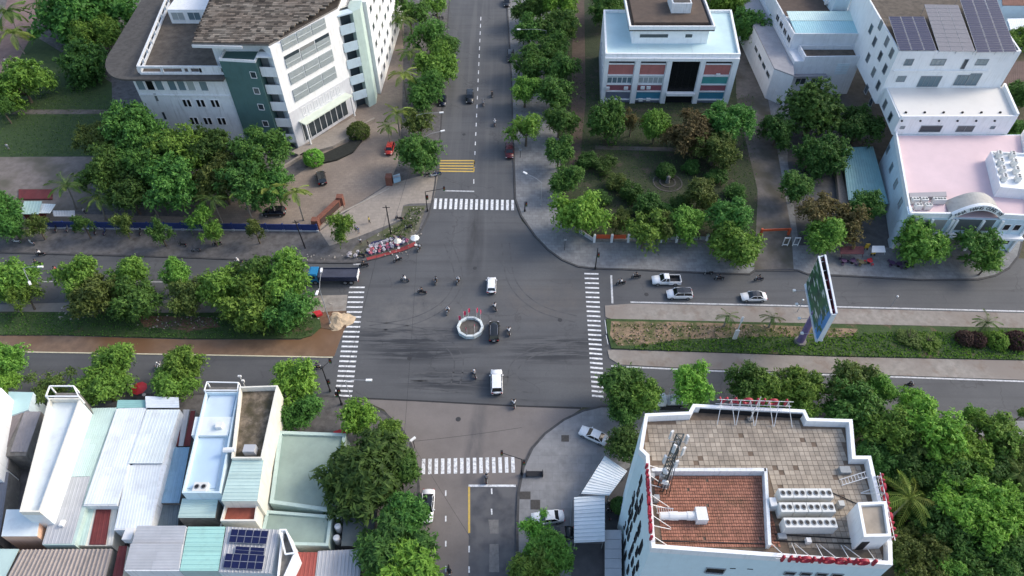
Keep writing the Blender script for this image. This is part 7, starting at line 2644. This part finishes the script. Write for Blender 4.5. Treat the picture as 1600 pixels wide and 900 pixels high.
# ---- white utility truck by the east kerb
x, y = P(1049, 625, 1.2)
t = thing('service_truck', 'white service truck with a raised pole and gear under the street trees', 'truck', (x, y, 0), R(92))
MB().box(0, .2, .6, 1.9, 4.6, .5).build('chassis', BLACKM, t)
loft(MB(), [(2.75, .8, .5, 1.2, .9), (2.6, .95, .45, 1.6, .85), (2.0, .97, .45, 2.0, .8), (1.0, .97, .45, 2.05, .85)]).build('cab', PAINT['white'], t, smooth=True)
MB().add([(-.72, 2.66, 1.25), (.72, 2.66, 1.25), (.66, 2.15, 1.92), (-.66, 2.15, 1.92)], [(0, 1, 2, 3)]).build('windscreen', CARGL, t)
MB().box(0, -.8, 1.1, 1.9, 3.2, .15).build('bed', STEELG, t)
for i, (dx, dy, sz) in enumerate(((-.5, -.1, .8), (.4, -.4, .6), (-.3, -1.3, .7), (.5, -1.7, .9))):
    MB().box(dx, dy, 1.25, .7, .8, sz).build('gear_box', STEELG if i % 2 else FRAMEW, t)
MB().tube((.2, .5, 1.2), (.2, .6, 4.2), .07, n=6).build('raised_pole', STEELW, t)
for sg in (-1, 1):
    for wy in (1.9, -1.6):
        wheel(t, sg * .84, wy, .42, .28)

# ---------------------------------------------------------------- people and motorbikes
SKIN = M('skin', (.36, .22, .15), .6, .08, 6)
CLOTH = {k: M(k + '_cloth', c, .85, .12, 5) for k, c in {'white': (.74, .75, .76), 'dark': (.028, .03, .036), 'grey': (.25, .26, .28), 'blue': (.05, .13, .32), 'yellow': (.62, .52, .05), 'red': (.42, .04, .05), 'beige': (.42, .36, .29), 'navy': (.03, .04, .09)}.items()}
HAIR = M('dark_hair', (.015, .013, .012), .6, .1, 6)


def skin_mesh(name, joints, edges, levels=1):
    """one continuous surface grown around joints (point, radius)"""
    me = bpy.data.meshes.new(name)
    me.from_pydata([j[0] for j in joints], edges, [])
    o = bpy.data.objects.new(name, me)
    COL.objects.link(o)
    md = o.modifiers.new('skin', 'SKIN')
    for i, j in enumerate(joints):
        me.skin_vertices[0].data[i].radius = (j[1], j[1] if len(j) < 3 else j[2])
    me.skin_vertices[0].data[0].use_root = True
    sb = o.modifiers.new('sub', 'SUBSURF')
    sb.levels = sb.render_levels = levels
    dg = bpy.context.evaluated_depsgraph_get()
    out_ = bpy.data.meshes.new_from_object(o.evaluated_get(dg))
    bpy.data.objects.remove(o)
    out_.name = name
    out_.polygons.foreach_set('use_smooth', [True] * len(out_.polygons))
    return out_


def person_meshes(pose):
    if pose == 'ride':
        pel, che, nec, hea = (0, -.22, .80), (0, -.10, 1.16), (0, -.04, 1.36), (0, .02, 1.54)
        sh, el, ha = (.19, -.06, 1.30), (.30, .16, 1.10), (.30, .42, 1.06)
        hip, kn, ft, toe = (.11, -.18, .78), (.20, .22, .70), (.19, .12, .30), (.20, .28, .27)
    else:
        pel, che, nec, hea = (0, 0, .95), (0, .02, 1.25), (0, .02, 1.46), (0, .05, 1.62)
        sh, el, ha = (.19, .02, 1.40), (.26, .0, 1.14), (.25, .12, .92)
        hip, kn, ft, toe = (.10, 0, .92), (.12, .04, .50), (.12, -.02, .08), (.13, .16, .05)
    if pose == 'walk':
        kn, ft, toe = (.12, .10, .52), (.12, .12, .08), (.13, .28, .06)
    m = lambda p: (-p[0], p[1], p[2])
    J = [(pel, .125, .10), (che, .15, .11), (nec, .055), (hea, .085, .10), ((hea[0], hea[1], hea[2] + .10), .07)]
    E = [(0, 1), (1, 2), (2, 3), (3, 4)]
    for mm in (lambda p: p, m):
        b = len(J)
        J += [(mm(sh), .06), (mm(el), .042), (mm(ha), .03)]
        E += [(1, b), (b, b + 1), (b + 1, b + 2)]
        pb = len(J)
        for k in range(5):
            fx = (-.03 + .018 * k) if k < 4 else -.05
            d = (fx, .085 - .008 * abs(k - 1.5), -.02) if k < 4 else (fx, .04, .0)
            J.append(((mm(ha)[0] + d[0] * (1 if mm(ha)[0] > 0 else -1), ha[1] + d[1], ha[2] + d[2]), .009))
            E.append((b + 2, pb + k))
        c = len(J)
        k2 = kn if (pose != 'walk' or mm(kn)[0] > 0) else (.12, -.02, .52)
        f2 = ft if (pose != 'walk' or mm(kn)[0] > 0) else (.12, -.22, .12)
        t2 = toe if (pose != 'walk' or mm(kn)[0] > 0) else (.13, -.10, .05)
        J += [(mm(hip), .085), (mm(k2), .058), (mm(f2), .04), (mm(t2), .036)]
        E += [(0, c), (c, c + 1), (c + 1, c + 2), (c + 2, c + 3)]
    body = skin_mesh('body', J, E)
    body.materials.append(SKIN)
    S = [((pel[0], pel[1], pel[2] + .04), .145, .125), (che, .172, .135), ((nec[0], nec[1], nec[2] - .06), .085)]
    ES = [(0, 1), (1, 2)]
    for mm in (lambda p: p, m):
        b = len(S)
        mid_ = tuple((a_ + b_) / 2 for a_, b_ in zip(el, sh))
        S += [(mm(sh), .078), (mm(mid_), .068), (mm(el), .056)]
        ES += [(1, b), (b, b + 1), (b + 1, b + 2)]
    shirt = skin_mesh('shirt', S, ES)
    Tq = [(pel, .145, .12)]
    ET = []
    for sg in (1, -1):
        b = len(Tq)
        mm = (lambda p: p) if sg > 0 else m
        k2 = kn if (pose != 'walk' or sg > 0) else (.12, -.02, .52)
        f2 = ft if (pose != 'walk' or sg > 0) else (.12, -.22, .12)
        f3 = (f2[0], f2[1], f2[2] + .06)
        Tq += [(mm(hip), .10), (mm(k2), .072), (mm(f3), .056)]
        ET += [(0, b), (b, b + 1), (b + 1, b + 2)]
    trousers = skin_mesh('trousers', Tq, ET)
    top = MB()
    if pose == 'ride':
        top.ball((hea[0], hea[1], hea[2] + .05), .145, 12, 7, 1.0, -.25)
    else:
        top.ball((hea[0], hea[1] - .015, hea[2] + .06), .108, 10, 6, 1.0, -.2)
    head = top.mesh('helmet' if pose == 'ride' else 'hair', HAIR)
    return body, shirt, trousers, head


PM = {k: person_meshes(k) for k in ('ride', 'stand', 'walk')}


def person(pose, x, y, z, rz, shirt, trousers, label, helmet=None, group=None):
    t = thing('person', label, 'person', (x, y, z), rz, group)
    b, s, q, h = PM[pose]
    link('body', b, t)
    set_mat(link('shirt', s, t), CLOTH[shirt])
    set_mat(link('trousers', q, t), CLOTH[trousers])
    o = link('helmet' if pose == 'ride' else 'hair', h, t)
    set_mat(o, CLOTH[helmet] if helmet else HAIR)
    return t


BIKEP = {k: paintmat(k + '_bike_paint', c, .25) for k, c in {'black': (.015, .016, .018), 'red': (.28, .02, .02), 'white': (.55, .56, .57), 'blue': (.03, .06, .18), 'grey': (.15, .16, .17)}.items()}


def bike_parts():
    bd = MB()
    loft(bd, [(.50, .05, .62, .98, .7), (.38, .14, .35, .95, .7), (.28, .12, .30, .62, .8), (.02, .12, .30, .48, .9), (-.16, .13, .32, .66, .9), (-.55, .14, .45, .74, .85), (-.88, .07, .60, .76, .8)])
    bd.box(0, .62, .50, .12, .5, .05)
    st = MB()
    loft(st, [(-.04, .10, .66, .74, .8), (-.35, .13, .70, .79, .85), (-.78, .10, .74, .82, .8)])
    hb = MB().tube((-.34, .38, 1.04), (.34, .38, 1.04), .025, n=5).tube((0, .40, .9), (0, .40, 1.06), .04, n=5)
    for sg in (-1, 1):
        hb.tube((sg * .28, .40, 1.04), (sg * .36, .44, 1.26), .012, n=3).box(sg * .37, .44, 1.24, .12, .03, .08)
    fk = MB().tube((-.08, .62, .3), (-.06, .44, .85), .025, n=4).tube((.08, .62, .3), (.06, .44, .85), .025, n=4)
    ex = MB().tube((.17, -.2, .3), (.17, -.85, .42), .05, .055, 7)
    wh = MB().tube((-.05, 0, 0), (.05, 0, 0), .28, .28, 14)
    rm = MB().tube((-.056, 0, 0), (.056, 0, 0), .17, .17, 10)
    hl = MB().box(0, .50, .84, .18, .08, .14)
    tl = MB().box(0, -.89, .62, .14, .05, .08)
    return {'body': (bd, None), 'seat': (st, PLASTIC), 'handlebar': (hb, BLACKM), 'fork': (fk, STEELG), 'exhaust': (ex, STEELG), 'wheel': (wh, TYRE), 'rim': (rm, RIM), 'headlight': (hl, LENSW), 'taillight': (tl, LENSR)}


BP_ = {k: b.mesh(k, m or BIKEP['black']) for k, (b, m) in bike_parts().items()}


def bike(u, v, heading, paint, label, z=0., rider=None, group=None, lean=0.):
    x, y = P(u, v, z + .6)
    t = thing('motorbike', label, 'motorbike', (x, y, z), R(heading), group)
    t.rotation_euler = (0, R(lean), R(heading))
    set_mat(link('body', BP_['body'], t), BIKEP[paint])
    for k in ('seat', 'handlebar', 'fork', 'exhaust', 'headlight', 'taillight'):
        link(k, BP_[k], t)
    for wy in (.62, -.62):
        w_ = link('wheel', BP_['wheel'], t, (0, wy, .28))
        link('rim', BP_['rim'], w_)
    if rider:
        sh, tr_, hm, lb = rider
        person('ride', x, y, z, R(heading), sh, tr_, lb, hm)
    return t


# riders: (u, v, heading, bike paint, where, rider look)
RIDERS = [
    (632, 436, 75, 'grey', 'below the flower stall heading for the west road', 'white', 'grey', 'dark', 'white shirt'),
    (681, 438, 175, 'black', 'in the upper part of the junction left of the pair', 'grey', 'dark', 'dark', 'grey shirt'),
    (716, 438, 160, 'black', 'in the upper part of the junction left of the white hatchback', 'white', 'dark', 'grey', 'white shirt'),
    (659, 455, 75, 'black', 'alone above the dusty patch of the junction', 'dark', 'dark', 'dark', 'dark clothes'),
    (621, 405, 115, 'black', 'at the kerb below the flower stall', 'white', 'dark', 'white', 'white shirt'),
    (655, 387, 160, 'black', 'turning at the kerb right of the flower stall', 'white', 'dark', 'dark', 'white top'),
    (700, 485, 165, 'grey', 'left of the magenta flags', 'white', 'dark', 'grey', 'white shirt'),
    (773, 479, 20, 'black', 'between the white hatchback and the black car', 'white', 'dark', 'dark', 'white shirt'),
    (795, 517, 10, 'black', 'right of the black car', 'white', 'dark', 'dark', 'white top'),
    (741, 584, 20, 'black', 'below the white ring on the left of the white car', 'grey', 'dark', 'white', 'grey shirt'),
    (803, 630, 5, 'black', 'at the tar joint below the white car', 'white', 'dark', 'dark', 'white shirt'),
    (760, 746, 0, 'black', 'at the south crossing', 'grey', 'dark', 'dark', 'grey shirt'),
    (702, 893, 190, 'black', 'at the bottom edge of the south road', 'dark', 'dark', 'dark', 'dark clothes'),
    (769, 147, 0, 'black', 'right of the dark car on the north road', 'dark', 'dark', 'dark', 'dark clothes'),
    (755, 161, 0, 'grey', 'just right of the dashed line behind the dark car', 'grey', 'grey', 'grey', 'grey clothes'),
    (773, 192, 0, 'grey', 'on the north road halfway to the yellow hatching', 'white', 'grey', 'white', 'white shirt'),
    (970, 441, 95, 'black', 'just right of the east stop line', 'white', 'dark', 'dark', 'white shirt'),
    (994, 431, 90, 'black', 'left of the white pickup', 'dark', 'dark', 'dark', 'dark clothes'),
    (1124, 434, 90, 'black', 'right of the white pickup', 'dark', 'dark', 'dark', 'dark clothes'),
    (1186, 435, 90, 'black', 'at the kerb above the lone white car', 'dark', 'navy', 'dark', 'dark clothes'),
    (62, 396, 92, 'black', 'at the kerb near the left edge', 'white', 'dark', 'dark', 'white shirt'),
    (57, 411, 92, 'black', 'on the upper west road behind the double lamp', 'dark', 'dark', 'dark', 'dark clothes'),
    (87, 422, 92, 'black', 'just left of the first median tree', 'red', 'dark', 'dark', 'reddish shirt'),
    (372, 409, 92, 'grey', 'on the upper west road behind the dense median clump', 'white', 'grey', 'white', 'white shirt'),
    (568, 413, 92, 'black', 'behind the lorry at the kerb', 'dark', 'dark', 'dark', 'dark clothes'),
    (248, 572, 185, 'white', 'on the lower west road beside the street tree', 'white', 'white', 'white', 'white raincoat'),
    (496, 573, 275, 'black', 'on the lower west road right of the feathery street tree', 'dark', 'dark', 'dark', 'dark clothes'),
    (1421, 601, 275, 'black', 'alone on the lower east road', 'dark', 'dark', 'grey', 'dark clothes'),
    (206, 606, 275, 'grey', 'beside the red parasol on the lower west road', 'white', 'grey', 'white', 'white shirt'),
]
for (u, v, hd, pc, where, sh_, tr_, hm, look) in RIDERS:
    bike(u, v, hd, pc, pc + ' motorbike ridden ' + where, 0, (sh_, tr_, hm, 'rider in ' + look + ' ' + where), 'motorbikes on the road')
# parked bikes
for i, (u, v, hd, pc, lb) in enumerate((
        (86, 356, 20, 'black', 'first parked motorbike from the left at the blue fence'), (104, 356, 15, 'grey', 'second parked motorbike from the left at the blue fence'),
        (117, 357, 10, 'black', 'third parked motorbike from the left at the blue fence'), (147, 360, 20, 'black', 'fourth parked motorbike at the blue fence'),
        (162, 361, 10, 'blue', 'fifth parked motorbike at the blue fence'), (218, 361, 15, 'black', 'sixth parked motorbike at the blue fence'),
        (24, 376, 80, 'white', 'pale motorbike parked near the left edge of the west pavement'), (48, 378, 60, 'white', 'white motorbike parked on the west pavement below the kiosk'), (33, 357, 30, 'black', 'dark motorbike parked under the left edge tree'),
        (284, 381, 70, 'black', 'dark motorbike parked midway on the west pavement'), (338, 380, 100, 'black', 'dark motorbike parked on the west pavement below the thin tree'), (305, 390, 90, 'grey', 'grey motorbike parked near the kerb of the west pavement'),
        (623, 340, 70, 'black', 'dark motorbike standing on the corner plot path'), (668, 272, 95, 'black', 'first dark motorbike parked under the deep green corner tree'), (676, 273, 95, 'white', 'pale motorbike parked at the kerb under the corner tree'), (683, 270, 95, 'blue', 'blue motorbike parked at the kerb under the corner tree'),
        (679, 23, 90, 'black', 'dark motorbike parked at the top edge pavement'), (689, 26, 60, 'grey', 'grey motorbike parked at the top edge pavement'), (1107, 426, 90, 'black', 'motorbike standing at the kerb right of the pickup'),
        (564, 397, 60, 'black', 'dark motorbike parked left of the navy tarpaulin'), (638, 354, 120, 'black', 'dark motorbike parked among the plot plants'), (950, 802, 10, 'black', 'dark motorbike parked in the yard beside the straight carport'), (952, 790, 15, 'black', 'dark motorbike at the back of the carport yard'))):
    bike(u, v, hd, pc, lb, Z2 + .01, None, 'parked motorbikes', 6)
for u, v, pose, rz, s_, q_, lb in ((577, 345, 'walk', 100, 'yellow', 'dark', 'person in a bright yellow top walking across the entrance path'), (556, 358, 'stand', 30, 'blue', 'navy', 'person in blue standing beside the airy tree at the entrance'),
                                   (560, 361, 'stand', 200, 'blue', 'grey', 'second person in blue facing the first at the entrance'), (563, 378, 'stand', 180, 'white', 'dark', 'person in white standing behind the navy tarpaulin'), (575, 381, 'stand', 120, 'dark', 'dark', 'person in dark clothes behind the left of the flower stall'),
                                   (626, 372, 'stand', 200, 'dark', 'dark', 'person in dark clothes tending the right of the flower stall'), (616, 372, 'walk', 150, 'beige', 'dark', 'person in beige beside the cream parasol'), (12, 230, 'stand', 0, 'white', 'grey', 'person in white on the lawn edge at the far left'),
                                   (132, 331, 'walk', 90, 'white', 'dark', 'person in white behind the blue fence near the palms'), (9, 96, 'stand', 0, 'white', 'grey', 'person in white on the brown road at the far left')):
    x, y = P(u, v, .8)
    person(pose, x, y, Z2 + .005, R(rz), s_, q_, lb)
